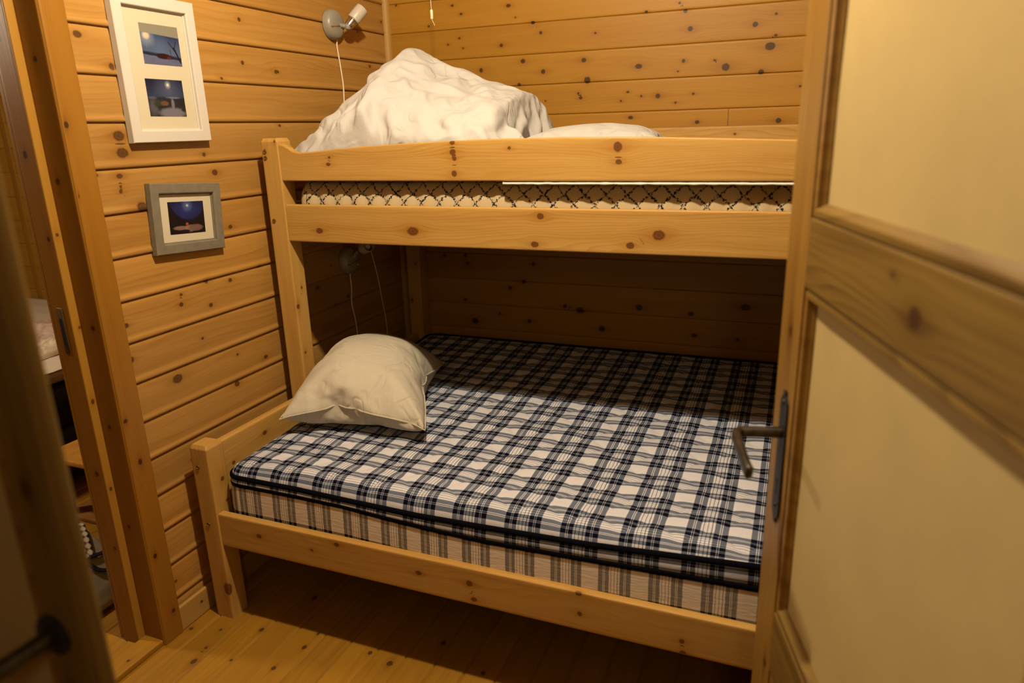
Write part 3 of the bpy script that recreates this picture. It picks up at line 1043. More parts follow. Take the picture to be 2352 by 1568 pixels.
# ---- upper mattress with blue sprig trellis
def trellis(name):
    t = NT(name)
    u, v, w = t.attr('sheet')
    nz = t.noise(t.xyz(u, v, .7), 60, 2)
    p = .064
    wob = t.math('MULTIPLY', t.math('SUBTRACT', nz, .5), .16)
    a = t.math('ADD', t.math('DIVIDE', t.math('ADD', u, v), p), wob)
    b = t.math('SUBTRACT', t.math('DIVIDE', t.math('SUBTRACT', u, v), p), wob)
    la = t.math('ABSOLUTE', t.math('SUBTRACT', t.math('FRACT', a), .5))
    lb = t.math('ABSOLUTE', t.math('SUBTRACT', t.math('FRACT', b), .5))
    d = t.math('MINIMUM', la, lb)
    vo = t.n('ShaderNodeTexVoronoi')
    vo.inputs['Scale'].default_value = 150
    t.l(t.xyz(u, t.math('MULTIPLY', v, 1.0), 0.0), vo.inputs['Vector'])
    leaf = t.ramp(vo.outputs['Distance'], [(.42, 1), (.50, 0)])
    near = t.ramp(d, [(.075, 1), (.105, 0)])
    cross = t.ramp(t.math('MAXIMUM', la, lb), [(.10, 1), (.13, 0)])
    ln = t.ramp(d, [(.020, .9), (.036, 0)])
    nn = t.noise(t.xyz(u, v, 3.1), 240, 1)
    ln = t.math('MULTIPLY', ln, t.ramp(nn, [(.38, 0), (.45, 1)]))
    m_ = t.math('MAXIMUM', t.math('MULTIPLY', leaf, near), ln)
    m_ = t.math('MAXIMUM', m_, t.math('MULTIPLY', cross, leaf))
    # a small dark bud now and then in the middle of a cell
    col = t.mix(m_, (.44, .35, .21), (.012, .012, .03))
    fold = t.noise(t.xyz(t.math('MULTIPLY', u, 22), t.math('MULTIPLY', v, 10), 0.0), 1, 2)
    t.bump(fold, .4, .004)
    return t.done(col, .85, .12)


M_TREL = trellis('sprig_trellis_ticking')
um = thing('mattress', 'cream mattress with dark blue sprig trellis, showing between the top bunk boards', 'mattress', (1.1, -.5, 1.234))
ux0, ux1, uy0, uy1 = .150, 2.072, -.948, -.056
Pu, au = ring_path(ux0, ux1, uy0, uy1, .05, .012)


def upper_side():
    n = len(Pu)
    nrm = np.stack([(np.roll(Pu, -1, 0) - np.roll(Pu, 1, 0))[:, 1], -(np.roll(Pu, -1, 0) - np.roll(Pu, 1, 0))[:, 0]], 1)
    nrm /= np.linalg.norm(nrm, axis=1)[:, None]
    idc = list(range(n)) + [0]
    ar = np.concatenate([au, [au[-1] + .012]])
    # profile: straight side, soft shoulder, then a little of the top
    prof = [(-.004, 1.234), (.0, 1.25), (.003, 1.28), (.004, 1.31), (.002, 1.335), (-.003, 1.355), (-.010, 1.372), (-.020, 1.385), (-.034, 1.394), (-.05, 1.399), (-.09, 1.401), (-.18, 1.402), (-.36, 1.402)]
    arcv = [0]
    for a, b in zip(prof, prof[1:]):
        arcv.append(arcv[-1] + math.hypot(b[0] - a[0], b[1] - a[1]))
    G = np.zeros((n + 1, len(prof), 3))
    UV = np.zeros((n + 1, len(prof), 2))
    for k, (o_, z) in enumerate(prof):
        oo = o_ + .004 * np.sin(np.array([ar]) * 98)[0] * (1 if 2 < k < 9 else 0)
        q = Pu[idc] + nrm[idc] * np.minimum(oo, .005)[:, None]
        G[:, k, :2] = q
        G[:, k, 2] = z + (0.0025 * np.sin(ar * 98 + 1.5) if 4 < k < 10 else 0)
        UV[:, k, 0] = ar
        UV[:, k, 1] = arcv[k]
    return grid_obj('mattress_cover', G, UV, M_TREL, um)


upper_side()
ub_ = bpy.data.meshes.new('mattress_underside')
ub_.from_pydata([(x, y, 1.2345) for x, y in Pu], [], [list(range(len(Pu) - 1, -1, -1))])
sheet_attr(ub_, Pu)
link('mattress_underside', ub_, M_TREL, um, False)

# white quilted pad lying on the upper mattress
M_WHITE = plain('white_cotton', (.58, .55, .50), .85, .12, bump=.10, bscale=160)
pad_n, pad_m = 150, 60
GP = np.zeros((pad_n, pad_m, 3))
for i in range(pad_n):
    for j in range(pad_m):
        x = .62 + (2.06 - .62) * i / (pad_n - 1)
        y = -.944 + .86 * j / (pad_m - 1)
        y += .010 * noise.noise(Vector((x * 14, 3, 1))) * (1 if j < 6 else 0)
        z = 1.411 + .005 * noise.noise(Vector((x * 30, y * 30, 2))) - (.006 if j == 0 else 0) - .010 * max(0, (.9 - x) / .3)
        z = max(1.4045, z)
        if j < 4 and x > .94:
            z = (1.390, 1.3925, 1.3940, 1.400)[j] + .0015 * noise.noise(Vector((x * 40, j, 2)))
            y = (-.9825, -.9800, -.950, -.925)[j] + .003 * noise.noise(Vector((x * 60, 1, 2)))
        GP[i, j] = (x, y, z)
pad = grid_obj('mattress_pad', GP, None, M_WHITE)
so = pad.modifiers.new('thickness', 'SOLIDIFY')
so.thickness = .004
so.offset = 1
tag(pad, 'thin white quilted pad edge peeking out under the guard board of the top bunk', 'mattress pad')

# ================================================================== BEDDING
def cotton(name, col, fold=.5, fs=7, dist=.02):
    """soft cotton with a few long creases running down the slope"""
    t = NT(name)
    tc = t.n('ShaderNodeTexCoord').outputs['Object']
    n1 = t.noise(tc, fs, 2, .4, .8)
    mp = t.n('ShaderNodeMapping')
    mp.inputs['Scale'].default_value = (1.7, 1.7, .7)
    t.l(tc, mp.inputs['Vector'])
    n4 = t.noise(mp.outputs[0], fs * .75, 1, .4, 1.0)
    cr = t.ramp(n4, [(.435, 0), (.495, 1), (.505, 1), (.565, 0)])
    ms = t.ramp(t.noise(tc, fs * .6, 1), [(.42, 0), (.60, 1)])
    cr = t.math('MULTIPLY', t.math('MULTIPLY', cr, ms), -.16)
    n3 = t.noise(tc, fs * 4, 2, .5, 1.2)
    n2 = t.noise(tc, 900, 1)
    h = t.math('ADD', t.math('ADD', n1, cr), t.math('ADD', t.math('MULTIPLY', n3, .07), t.math('MULTIPLY', n2, .008)))
    t.bump(h, fold, dist)
    return t.done(col, .85, .10)


M_DUVET = cotton('duvet_cotton', (.455, .44, .425), .7, 8, .024)
M_PILLOW = cotton('pillow_cotton', (.51, .465, .375), .6, 8, .022)


def pillow_faces(nx, ny):
    """two sheets sewn along the rim, in the order in which the points were packed"""
    top_, bot_, c = {}, {}, 0
    for i in range(nx + 1):
        for j in range(ny + 1):
            top_[i, j] = c
            c += 1
            if i in (0, nx) or j in (0, ny):
                bot_[i, j] = top_[i, j]
            else:
                bot_[i, j] = c
                c += 1
    F = []
    for i in range(nx):
        for j in range(ny):
            F.append((top_[i, j], top_[i + 1, j], top_[i + 1, j + 1], top_[i, j + 1]))
            F.append((bot_[i, j + 1], bot_[i + 1, j + 1], bot_[i + 1, j], bot_[i, j]))
    rim = [top_[i, 0] for i in range(nx)] + [top_[nx, j] for j in range(ny)] + [top_[i, ny] for i in range(nx, 0, -1)] + [top_[0, j] for j in range(ny, 0, -1)]
    return F, rim


PIL_A = points([19, 5, 181, 24, 47, 181, 29, 89, 180, 34, 132, 179, 39, 174, 178, 45, 215, 177, 52, 257, 175, 59, 299, 173, 68, 340, 171, 77, 382, 168, 87, 423, 166, 109, 
    459, 161, 98, 500, 162, 94, 543, 162, 91, 585, 162, 95, 628, 162, 97, 670, 162, 97, 712, 162, 100, 755, 162, 110, 796, 162, 103, 838, 165, 105, 880, 165, 
    108, 924, 166, 121, 965, 165, 136, 1005, 164, 122, 1045, 167, 86, 1069, 170, 72, 1110, 172, 59, 1151, 172, 48, 1192, 174, 38, 1233, 176, 28, 1274, 178, 19, 
    1315, 180, 10, 1357, 182, 2, 1398, 183, 61, 15, 180, 56, 45, 210, 53, 43, 149, 57, 87, 213, 54, 85, 144, 59, 129, 214, 60, 127, 144, 66, 171, 212, 61, 170, 
    140, 68, 213, 214, 69, 211, 140, 76, 255, 211, 66, 253, 133, 79, 297, 212, 78, 293, 133, 88, 339, 209, 84, 335, 129, 88, 381, 211, 88, 378, 125, 104, 421, 
    207, 85, 420, 121, 117, 461, 204, 101, 460, 117, 109, 503, 205, 97, 502, 117, 109, 546, 203, 88, 544, 117, 98, 586, 205, 90, 586, 117, 109, 627, 203, 94, 
    629, 117, 109, 670, 204, 103, 670, 118, 119, 711, 200, 98, 712, 118, 110, 752, 204, 98, 755, 118, 116, 794, 205, 106, 797, 119, 109, 836, 207, 101, 839, 
    121, 111, 879, 208, 108, 881, 122, 128, 919, 204, 100, 924, 123, 135, 961, 206, 116, 964, 122, 144, 1004, 206, 129, 1005, 121, 115, 1035, 209, 103, 1039, 
    128, 91, 1071, 213, 91, 1080, 128, 88, 1114, 212, 101, 1120, 141, 74, 1155, 213, 82, 1158, 136, 74, 1197, 209, 74, 1200, 141, 58, 1236, 214, 61, 1240, 141, 
    51, 1278, 214, 47, 1280, 139, 46, 1320, 214, 42, 1322, 144, 41, 1362, 212, 39, 1364, 150, 45, 1392, 181, 103, 26, 178, 98, 50, 213, 95, 48, 142, 93, 84, 
    237, 88, 82, 118, 93, 127, 240, 86, 123, 109, 92, 169, 246, 92, 165, 110, 93, 211, 249, 87, 206, 100, 95, 253, 250, 84, 248, 93, 98, 296, 251, 84, 290, 89, 
    101, 338, 251, 84, 332, 84, 105, 381, 251, 84, 375, 81, 109, 423, 251, 85, 417, 76, 117, 465, 248, 87, 460, 75, 130, 506, 244, 89, 502, 73, 117, 546, 246, 
    93, 545, 73, 128, 586, 237, 99, 587, 73, 121, 627, 245, 109, 628, 76, 133, 667, 240, 103, 670, 73, 136, 709, 240, 102, 712, 74, 133, 752, 241, 101, 754, 74, 
    121, 792, 248, 102, 797, 75, 125, 834, 248, 111, 839, 78, 129, 877, 247, 107, 882, 79, 133, 920, 247, 114, 924, 82, 156, 956, 243, 103, 966, 80, 133, 993, 
    247, 105, 1009, 85, 115, 1032, 252, 110, 1052, 87, 103, 1074, 254, 124, 1089, 103, 97, 1116, 254, 105, 1127, 98, 94, 1158, 251, 114, 1168, 109, 90, 1201, 
    248, 100, 1207, 106, 88, 1243, 245, 82, 1246, 102, 90, 1284, 234, 79, 1287, 109, 82, 1325, 238, 77, 1329, 118, 85, 1359, 212, 82, 1363, 143, 88, 1385, 179, 
    144, 37, 175, 141, 57, 213, 138, 54, 137, 135, 91, 237, 130, 84, 108, 129, 124, 263, 124, 121, 89, 129, 167, 268, 120, 162, 77, 130, 209, 271, 120, 204, 72, 
    129, 251, 277, 119, 246, 66, 133, 294, 277, 118, 288, 61, 133, 336, 280, 117, 330, 55, 139, 379, 279, 116, 373, 50, 136, 421, 284, 116, 416, 45, 137, 464, 
    287, 116, 458, 41, 140, 506, 286, 116, 500, 38, 153, 543, 271, 116, 543, 35, 158, 586, 269, 117, 585, 33, 145, 624, 281, 118, 627, 32, 146, 666, 281, 119, 
    670, 32, 147, 709, 281, 121, 712, 34, 148, 751, 281, 127, 754, 39, 148, 794, 282, 125, 797, 38, 164, 830, 266, 122, 839, 36, 170, 873, 261, 122, 882, 38, 
    157, 909, 281, 122, 925, 39, 147, 950, 285, 122, 969, 42, 140, 993, 289, 125, 1011, 47, 134, 1035, 290, 143, 1048, 60, 130, 1078, 288, 131, 1089, 60, 129, 
    1121, 283, 125, 1132, 59, 130, 1162, 274, 134, 1172, 70, 125, 1204, 274, 118, 1211, 66, 127, 1245, 262, 116, 1252, 75, 123, 1287, 262, 117, 1293, 87, 126, 
    1324, 241, 120, 1328, 111, 129, 1355, 211, 126, 1361, 137, 131, 1379, 176, 186, 47, 174, 181, 71, 209, 180, 63, 135, 178, 93, 245, 172, 87, 101, 172, 129, 
    267, 165, 121, 76, 167, 165, 289, 162, 162, 64, 166, 207, 295, 158, 202, 52, 167, 249, 297, 156, 244, 44, 166, 292, 305, 155, 287, 37, 166, 334, 309, 154, 
    329, 31, 167, 377, 312, 153, 372, 25, 168, 420, 314, 152, 414, 19, 172, 462, 312, 150, 457, 14, 174, 505, 312, 150, 499, 9, 188, 542, 297, 149, 541, 6, 185, 
    584, 303, 149, 584, 3, 173, 623, 314, 149, 626, 2, 173, 665, 316, 150, 669, 2, 174, 708, 316, 150, 711, 2, 174, 750, 316, 151, 754, 3, 186, 789, 302, 152, 
    797, 4, 185, 832, 304, 153, 839, 6, 186, 875, 301, 154, 883, 8, 197, 916, 294, 154, 925, 11, 188, 958, 299, 155, 969, 13, 175, 997, 313, 156, 1012, 16, 168, 
    1039, 317, 157, 1055, 20, 167, 1081, 310, 160, 1096, 28, 164, 1124, 307, 165, 1136, 43, 164, 1166, 301, 155, 1176, 32, 163, 1208, 294, 156, 1216, 45, 164, 
    1249, 286, 158, 1256, 60, 167, 1287, 266, 160, 1292, 81, 170, 1319, 238, 164, 1330, 100, 173, 1351, 209, 169, 1351, 137, 175, 1373, 173, 228, 58, 172, 224, 
    78, 210, 222, 73, 132, 220, 101, 245, 215, 92, 95, 214, 130, 276, 207, 121, 65, 209, 164, 300, 202, 160, 49, 206, 205, 311, 200, 203, 41, 205, 247, 319, 
    198, 244, 30, 206, 290, 321, 196, 287, 23, 204, 332, 328, 195, 329, 16, 204, 375, 334, 194, 371, 10, 204, 418, 338, 193, 414, 6, 206, 461, 339, 193, 457, 3, 
    215, 500, 326, 193, 500, 8, 220, 542, 325, 193, 542, 2, 210, 581, 338, 192, 584, 4, 212, 623, 333, 192, 626, 2, 208, 665, 340, 193, 668, 6, 211, 707, 336, 
    194, 710, 1, 209, 750, 342, 194, 753, 6, 213, 792, 335, 195, 795, 1, 222, 832, 325, 196, 838, 6, 213, 873, 335, 197, 881, 3, 211, 916, 335, 198, 924, 8, 
    212, 960, 334, 198, 967, 5, 214, 1002, 330, 198, 1011, 5, 204, 1043, 340, 199, 1053, 6, 204, 1085, 332, 203, 1094, 19, 206, 1126, 320, 198, 1136, 14, 205, 
    1168, 315, 199, 1177, 26, 206, 1209, 305, 199, 1218, 35, 208, 1248, 288, 201, 1257, 52, 211, 1285, 267, 202, 1296, 67, 214, 1318, 240, 207, 1322, 101, 216, 
    1342, 205, 213, 1351, 131, 219, 1367, 170, 270, 70, 170, 261, 98, 201, 264, 84, 131, 259, 118, 238, 257, 101, 92, 248, 153, 260, 249, 122, 56, 251, 169, 
    299, 243, 159, 36, 248, 204, 323, 240, 202, 25, 246, 246, 332, 239, 244, 17, 244, 288, 341, 238, 287, 13, 244, 331, 344, 237, 329, 6, 243, 373, 353, 237, 
    372, 7, 242, 416, 359, 236, 415, 2, 244, 458, 359, 236, 458, 5, 253, 499, 347, 236, 500, 2, 248, 539, 359, 235, 542, 6, 248, 582, 358, 236, 584, 2, 250, 
    623, 352, 235, 626, 7, 245, 664, 362, 235, 668, 1, 245, 707, 364, 236, 710, 6, 246, 750, 363, 237, 752, 2, 252, 791, 352, 238, 795, 4, 248, 833, 360, 239, 
    837, 2, 247, 876, 361, 240, 881, 4, 250, 918, 353, 241, 923, 1, 246, 960, 360, 241, 966, 4, 245, 1003, 361, 241, 1009, 2, 246, 1044, 350, 242, 1052, 2, 246, 
    1086, 344, 242, 1095, 2, 246, 1128, 336, 242, 1136, 9, 247, 1169, 323, 242, 1178, 18, 249, 1209, 309, 243, 1218, 32, 252, 1246, 288, 243, 1259, 41, 255, 
    1283, 268, 246, 1297, 61, 258, 1315, 239, 250, 1326, 91, 261, 1339, 204, 256, 1340, 131, 263, 1361, 167, 311, 83, 170, 304, 101, 208, 303, 103, 133, 298, 
    135, 232, 298, 117, 93, 290, 149, 271, 291, 125, 51, 288, 188, 287, 284, 159, 24, 291, 207, 326, 282, 201, 14, 287, 245, 345, 281, 244, 7, 285, 287, 354, 
    280, 287, 3, 284, 330, 361, 280, 330, 7, 285, 373, 363, 280, 372, 1, 283, 415, 372, 279, 415, 6, 282, 457, 379, 279, 457, 2, 290, 497, 368, 279, 500, 8, 
    290, 539, 367, 278, 542, 2, 290, 582, 365, 279, 584, 2, 290, 624, 370, 278, 626, 7, 284, 664, 381, 278, 668, 1, 284, 707, 382, 279, 710, 1, 285, 749, 383, 
    280, 752, 6, 290, 791, 373, 281, 795, 1, 287, 834, 379, 282, 837, 6, 287, 876, 378, 283, 880, 1, 287, 919, 376, 283, 923, 5, 289, 961, 367, 284, 966, 2, 
    287, 1004, 369, 284, 1009, 2, 288, 1046, 360, 285, 1051, 2, 289, 1087, 349, 285, 1094, 5, 289, 1128, 341, 285, 1136, 6, 290, 1169, 329, 286, 1177, 18, 293, 
    1207, 310, 286, 1219, 24, 296, 1246, 293, 286, 1260, 33, 299, 1280, 267, 290, 1296, 56, 302, 1309, 236, 294, 1327, 85, 304, 1330, 198, 300, 1342, 124, 307, 
    1355, 164, 352, 98, 170, 347, 105, 212, 346, 103, 128, 334, 117, 250, 339, 108, 86, 331, 146, 281, 334, 132, 50, 326, 179, 307, 327, 159, 16, 330, 221, 316, 
    324, 200, 5, 330, 245, 352, 324, 244, 3, 327, 286, 365, 323, 287, 5, 326, 328, 373, 323, 330, 1, 325, 371, 379, 322, 373, 4, 325, 414, 381, 322, 415, 2, 
    324, 456, 390, 322, 457, 8, 324, 498, 395, 321, 499, 2, 326, 540, 391, 321, 541, 2, 330, 581, 382, 321, 583, 8, 325, 622, 394, 321, 625, 2, 325, 664, 397, 
    322, 668, 1, 325, 707, 397, 322, 710, 1, 325, 750, 398, 323, 753, 1, 326, 792, 397, 324, 795, 6, 327, 835, 395, 325, 838, 2, 329, 877, 386, 326, 881, 5, 
    328, 920, 388, 327, 923, 2, 329, 962, 382, 327, 966, 3, 330, 1004, 372, 328, 1008, 1, 330, 1046, 366, 328, 1051, 2, 331, 1088, 359, 328, 1093, 2, 332, 1128, 
    346, 328, 1135, 9, 334, 1169, 334, 328, 1178, 9, 336, 1208, 318, 328, 1220, 16, 339, 1245, 295, 330, 1261, 27, 342, 1271, 262, 334, 1291, 57, 344, 1298, 
    228, 338, 1325, 81, 348, 1328, 198, 342, 1328, 123, 350, 1348, 160, 384, 128, 169, 374, 139, 209, 373, 137, 129, 377, 124, 249, 381, 122, 89, 372, 158, 273, 
    373, 149, 57, 368, 176, 312, 370, 160, 14, 368, 212, 334, 367, 201, 2, 372, 253, 346, 367, 244, 7, 369, 285, 375, 366, 287, 1, 369, 328, 378, 366, 330, 6, 
    367, 370, 387, 365, 373, 2, 367, 412, 394, 365, 416, 5, 366, 455, 400, 365, 458, 2, 365, 497, 406, 364, 500, 8, 368, 539, 402, 364, 542, 2, 370, 581, 399, 
    365, 583, 7, 367, 622, 408, 365, 625, 1, 368, 665, 404, 365, 668, 2, 368, 707, 405, 366, 710, 2, 368, 750, 402, 366, 753, 5, 369, 792, 404, 367, 795, 1, 
    370, 835, 402, 368, 838, 7, 371, 878, 398, 369, 881, 2, 371, 920, 392, 370, 923, 6, 372, 962, 384, 370, 966, 2, 373, 1004, 379, 371, 1008, 1, 374, 1046, 
    369, 371, 1051, 1, 374, 1088, 363, 371, 1093, 2, 375, 1127, 349, 371, 1135, 3, 377, 1168, 337, 371, 1178, 8, 379, 1209, 323, 371, 1220, 9, 381, 1235, 289, 
    373, 1261, 22, 384, 1261, 255, 376, 1296, 46, 385, 1286, 220, 382, 1323, 78, 384, 1308, 183, 382, 1343, 115, 393, 1340, 156, 416, 158, 169, 418, 139, 207, 
    416, 132, 134, 420, 129, 248, 420, 141, 92, 409, 141, 288, 412, 130, 50, 411, 171, 318, 412, 165, 25, 411, 208, 340, 410, 201, 3, 411, 246, 361, 410, 244, 
    3, 412, 285, 379, 409, 287, 4, 411, 327, 386, 409, 330, 2, 410, 370, 391, 409, 373, 3, 410, 413, 393, 408, 415, 2, 410, 454, 401, 408, 458, 2, 409, 496, 
    408, 408, 500, 9, 409, 538, 415, 408, 541, 2, 409, 580, 418, 408, 584, 2, 409, 623, 418, 408, 625, 10, 410, 665, 416, 408, 668, 8, 411, 708, 414, 409, 710, 
    7, 411, 750, 412, 410, 753, 2, 412, 793, 410, 410, 795, 4, 413, 836, 404, 412, 838, 2, 414, 878, 400, 412, 881, 4, 415, 920, 395, 413, 923, 1, 415, 963, 
    391, 414, 966, 1, 416, 1004, 383, 414, 1008, 1, 416, 1047, 379, 414, 1051, 1, 417, 1088, 368, 414, 1093, 1, 416, 1130, 361, 414, 1135, 1, 418, 1170, 348, 
    414, 1178, 2, 414, 1188, 309, 414, 1220, 4, 415, 1213, 274, 417, 1259, 21, 417, 1238, 239, 419, 1293, 46, 418, 1263, 203, 419, 1305, 87, 420, 1287, 168, 
    425, 1342, 108, 431, 1322, 145, 453, 135, 169, 460, 149, 209, 457, 144, 127, 457, 151, 251, 457, 119, 92, 452, 137, 291, 455, 132, 50, 453, 176, 310, 453, 
    159, 16, 454, 208, 338, 454, 200, 2, 455, 246, 359, 453, 244, 2, 454, 287, 371, 453, 287, 1, 454, 327, 387, 452, 330, 3, 454, 370, 389, 452, 373, 1, 453, 
    412, 397, 452, 415, 1, 453, 454, 401, 452, 458, 2, 453, 496, 407, 452, 500, 6, 453, 538, 414, 452, 542, 2, 453, 581, 416, 451, 583, 9, 454, 623, 414, 451, 
    625, 3, 454, 666, 413, 452, 668, 2, 455, 708, 412, 453, 710, 2, 456, 751, 411, 454, 753, 6, 456, 794, 411, 455, 795, 2, 457, 836, 408, 456, 838, 3, 458, 
    879, 404, 456, 881, 2, 458, 921, 399, 457, 923, 1, 459, 963, 393, 457, 966, 1, 459, 1005, 386, 457, 1008, 1, 458, 1047, 385, 457, 1050, 1, 458, 1089, 380, 
    457, 1093, 1, 459, 1131, 370, 457, 1135, 1, 459, 1159, 338, 457, 1178, 2, 456, 1195, 315, 457, 1220, 2, 456, 1224, 282, 460, 1256, 24, 458, 1247, 246, 462, 
    1291, 47, 461, 1269, 209, 462, 1298, 89, 463, 1287, 169, 468, 1337, 106, 465, 1301, 129, 491, 114, 169, 489, 117, 212, 499, 134, 132, 490, 123, 254, 500, 
    120, 91, 495, 133, 295, 499, 134, 50, 496, 172, 315, 497, 157, 13, 497, 211, 333, 497, 200, 2, 498, 246, 357, 496, 244, 1, 498, 287, 370, 496, 286, 1, 498, 
    328, 382, 496, 330, 1, 497, 370, 389, 495, 372, 1, 497, 413, 392, 495, 415, 2, 497, 454, 402, 496, 457, 6, 497, 496, 406, 496, 499, 2, 497, 539, 409, 496, 
    541, 8, 497, 581, 412, 495, 583, 1, 498, 623, 416, 495, 625, 2, 499, 666, 416, 496, 668, 2, 499, 709, 416, 497, 710, 2, 500, 751, 415, 498, 753, 2, 501, 
    794, 413, 499, 796, 2, 501, 836, 408, 500, 838, 1, 502, 879, 405, 500, 881, 1, 502, 921, 402, 501, 923, 1, 502, 964, 398, 501, 966, 1, 502, 1006, 392, 501, 
    1008, 1, 502, 1047, 385, 501, 1050, 1, 501, 1090, 380, 501, 1093, 1, 501, 1127, 361, 500, 1136, 1, 499, 1169, 349, 500, 1178, 4, 498, 1203, 323, 500, 1221, 
    8, 499, 1224, 284, 499, 1263, 9, 501, 1243, 245, 502, 1275, 50, 503, 1263, 207, 497, 1313, 68, 506, 1288, 171, 511, 1332, 104, 500, 1321, 144, 532, 101, 
    172, 532, 121, 209, 541, 124, 137, 533, 116, 252, 540, 138, 96, 537, 135, 290, 539, 150, 53, 539, 170, 315, 540, 157, 11, 540, 208, 335, 540, 200, 9, 540, 
    248, 349, 539, 243, 2, 541, 288, 366, 539, 287, 1, 540, 329, 375, 539, 329, 1, 541, 370, 386, 539, 372, 1, 541, 413, 391, 539, 414, 3, 541, 454, 398, 539, 
    456, 1, 541, 497, 403, 539, 498, 5, 541, 539, 407, 539, 540, 1, 542, 581, 410, 540, 583, 1, 542, 624, 410, 540, 625, 1, 543, 666, 411, 541, 668, 1, 544, 
    709, 411, 542, 711, 2, 545, 752, 413, 542, 753, 1, 545, 794, 410, 543, 796, 1, 546, 837, 410, 544, 839, 1, 546, 879, 406, 545, 881, 1, 546, 921, 400, 544, 
    923, 5, 546, 964, 398, 545, 965, 1, 546, 1006, 394, 544, 1008, 1, 545, 1048, 389, 544, 1050, 1, 544, 1090, 381, 544, 1093, 1, 543, 1131, 369, 544, 1136, 1, 
    542, 1166, 343, 543, 1178, 1, 541, 1205, 324, 542, 1221, 2, 541, 1234, 292, 542, 1264, 5, 541, 1258, 255, 543, 1285, 42, 544, 1274, 215, 539, 1321, 66, 541, 
    1307, 187, 544, 1305, 105, 543, 1319, 146, 573, 111, 167, 571, 103, 209, 572, 96, 126, 575, 112, 250, 575, 114, 87, 580, 137, 285, 579, 135, 48, 581, 173, 
    307, 583, 158, 12, 583, 209, 330, 582, 200, 3, 583, 247, 348, 583, 244, 6, 583, 289, 357, 582, 286, 2, 584, 330, 371, 583, 329, 1, 583, 372, 378, 582, 371, 
    1, 584, 413, 388, 582, 414, 1, 584, 455, 393, 582, 456, 5, 584, 497, 399, 583, 498, 2, 585, 539, 403, 583, 541, 1, 586, 582, 408, 584, 583, 1, 587, 624, 
    410, 584, 626, 1, 587, 667, 413, 585, 668, 1, 588, 710, 414, 586, 711, 1, 589, 752, 411, 587, 754, 1, 590, 795, 412, 588, 796, 1, 590, 837, 409, 588, 839, 
    1, 590, 880, 408, 588, 881, 6, 590, 922, 404, 588, 923, 1, 590, 964, 399, 588, 965, 1, 589, 1006, 391, 588, 1008, 1, 588, 1048, 388, 588, 1050, 1, 587, 
    1089, 376, 587, 1093, 1, 586, 1132, 370, 587, 1135, 1, 585, 1170, 350, 586, 1179, 1, 584, 1207, 327, 586, 1221, 2, 583, 1239, 297, 585, 1264, 4, 583, 1265, 
    262, 583, 1298, 30, 586, 1283, 222, 582, 1326, 63, 580, 1289, 180, 583, 1323, 105, 586, 1317, 147, 606, 83, 168, 612, 90, 209, 615, 90, 126, 618, 111, 246, 
    618, 110, 88, 622, 139, 278, 621, 138, 55, 624, 174, 303, 625, 160, 17, 624, 213, 319, 625, 200, 4, 626, 249, 343, 626, 243, 2, 626, 288, 359, 626, 286, 1, 
    627, 330, 367, 626, 329, 1, 627, 371, 378, 626, 371, 1, 627, 413, 384, 626, 413, 1, 628, 455, 389, 626, 456, 2, 628, 497, 394, 627, 498, 1, 629, 540, 399, 
    627, 541, 1, 630, 582, 402, 628, 583, 1, 630, 625, 404, 629, 626, 1, 632, 667, 408, 630, 669, 2, 632, 710, 409, 631, 711, 1, 633, 753, 412, 632, 754, 1, 
    634, 795, 413, 632, 797, 1, 635, 838, 411, 632, 838, 8, 634, 880, 404, 632, 880, 2, 634, 922, 400, 632, 922, 1, 634, 964, 399, 632, 965, 1, 633, 1006, 392, 
    632, 1007, 3, 632, 1048, 384, 631, 1050, 1, 631, 1091, 379, 631, 1093, 1, 629, 1133, 371, 630, 1135, 1, 628, 1172, 354, 629, 1179, 1, 627, 1207, 326, 629, 
    1221, 2, 622, 1224, 286, 628, 1264, 8, 625, 1255, 256, 626, 1301, 28, 619, 1256, 213, 625, 1328, 61, 618, 1271, 172, 626, 1316, 102, 626, 1300, 142, 649, 
    74, 165, 655, 89, 205, 654, 104, 135, 659, 120, 234, 657, 126, 98, 664, 144, 268, 665, 137, 57, 667, 176, 296, 668, 163, 23, 668, 213, 318, 669, 201, 2, 
    668, 252, 336, 669, 243, 2, 668, 292, 348, 669, 286, 1, 670, 329, 368, 669, 328, 1, 670, 372, 371, 669, 371, 1, 670, 413, 380, 669, 413, 1, 671, 456, 384, 
    670, 456, 1, 672, 498, 389, 670, 498, 1, 673, 540, 395, 671, 541, 1, 674, 582, 401, 672, 584, 2, 675, 625, 405, 673, 626, 2, 676, 668, 409, 674, 669, 5, 
    677, 710, 411, 675, 711, 2, 678, 753, 413, 676, 754, 2, 678, 795, 410, 676, 796, 8, 678, 838, 407, 676, 838, 1, 678, 880, 406, 676, 880, 1, 678, 922, 401, 
    676, 922, 1, 677, 964, 396, 676, 965, 1, 676, 1006, 386, 675, 1007, 4, 675, 1049, 383, 675, 1050, 1, 674, 1091, 375, 674, 1092, 2, 672, 1132, 362, 673, 
    1136, 1, 671, 1174, 355, 673, 1179, 1, 669, 1201, 320, 672, 1222, 1, 664, 1235, 293, 671, 1262, 15, 667, 1245, 251, 669, 1303, 29, 658, 1273, 219, 668, 
    1328, 63, 660, 1282, 176, 666, 1301, 96, 663, 1281, 133, 691, 67, 163, 698, 90, 198, 696, 92, 129, 702, 118, 230, 697, 111, 90, 707, 148, 260, 706, 146, 67, 
    705, 186, 279, 708, 174, 35, 709, 217, 308, 712, 201, 2, 709, 257, 322, 712, 244, 1, 711, 289, 350, 712, 286, 5, 712, 330, 360, 712, 328, 2, 713, 372, 368, 
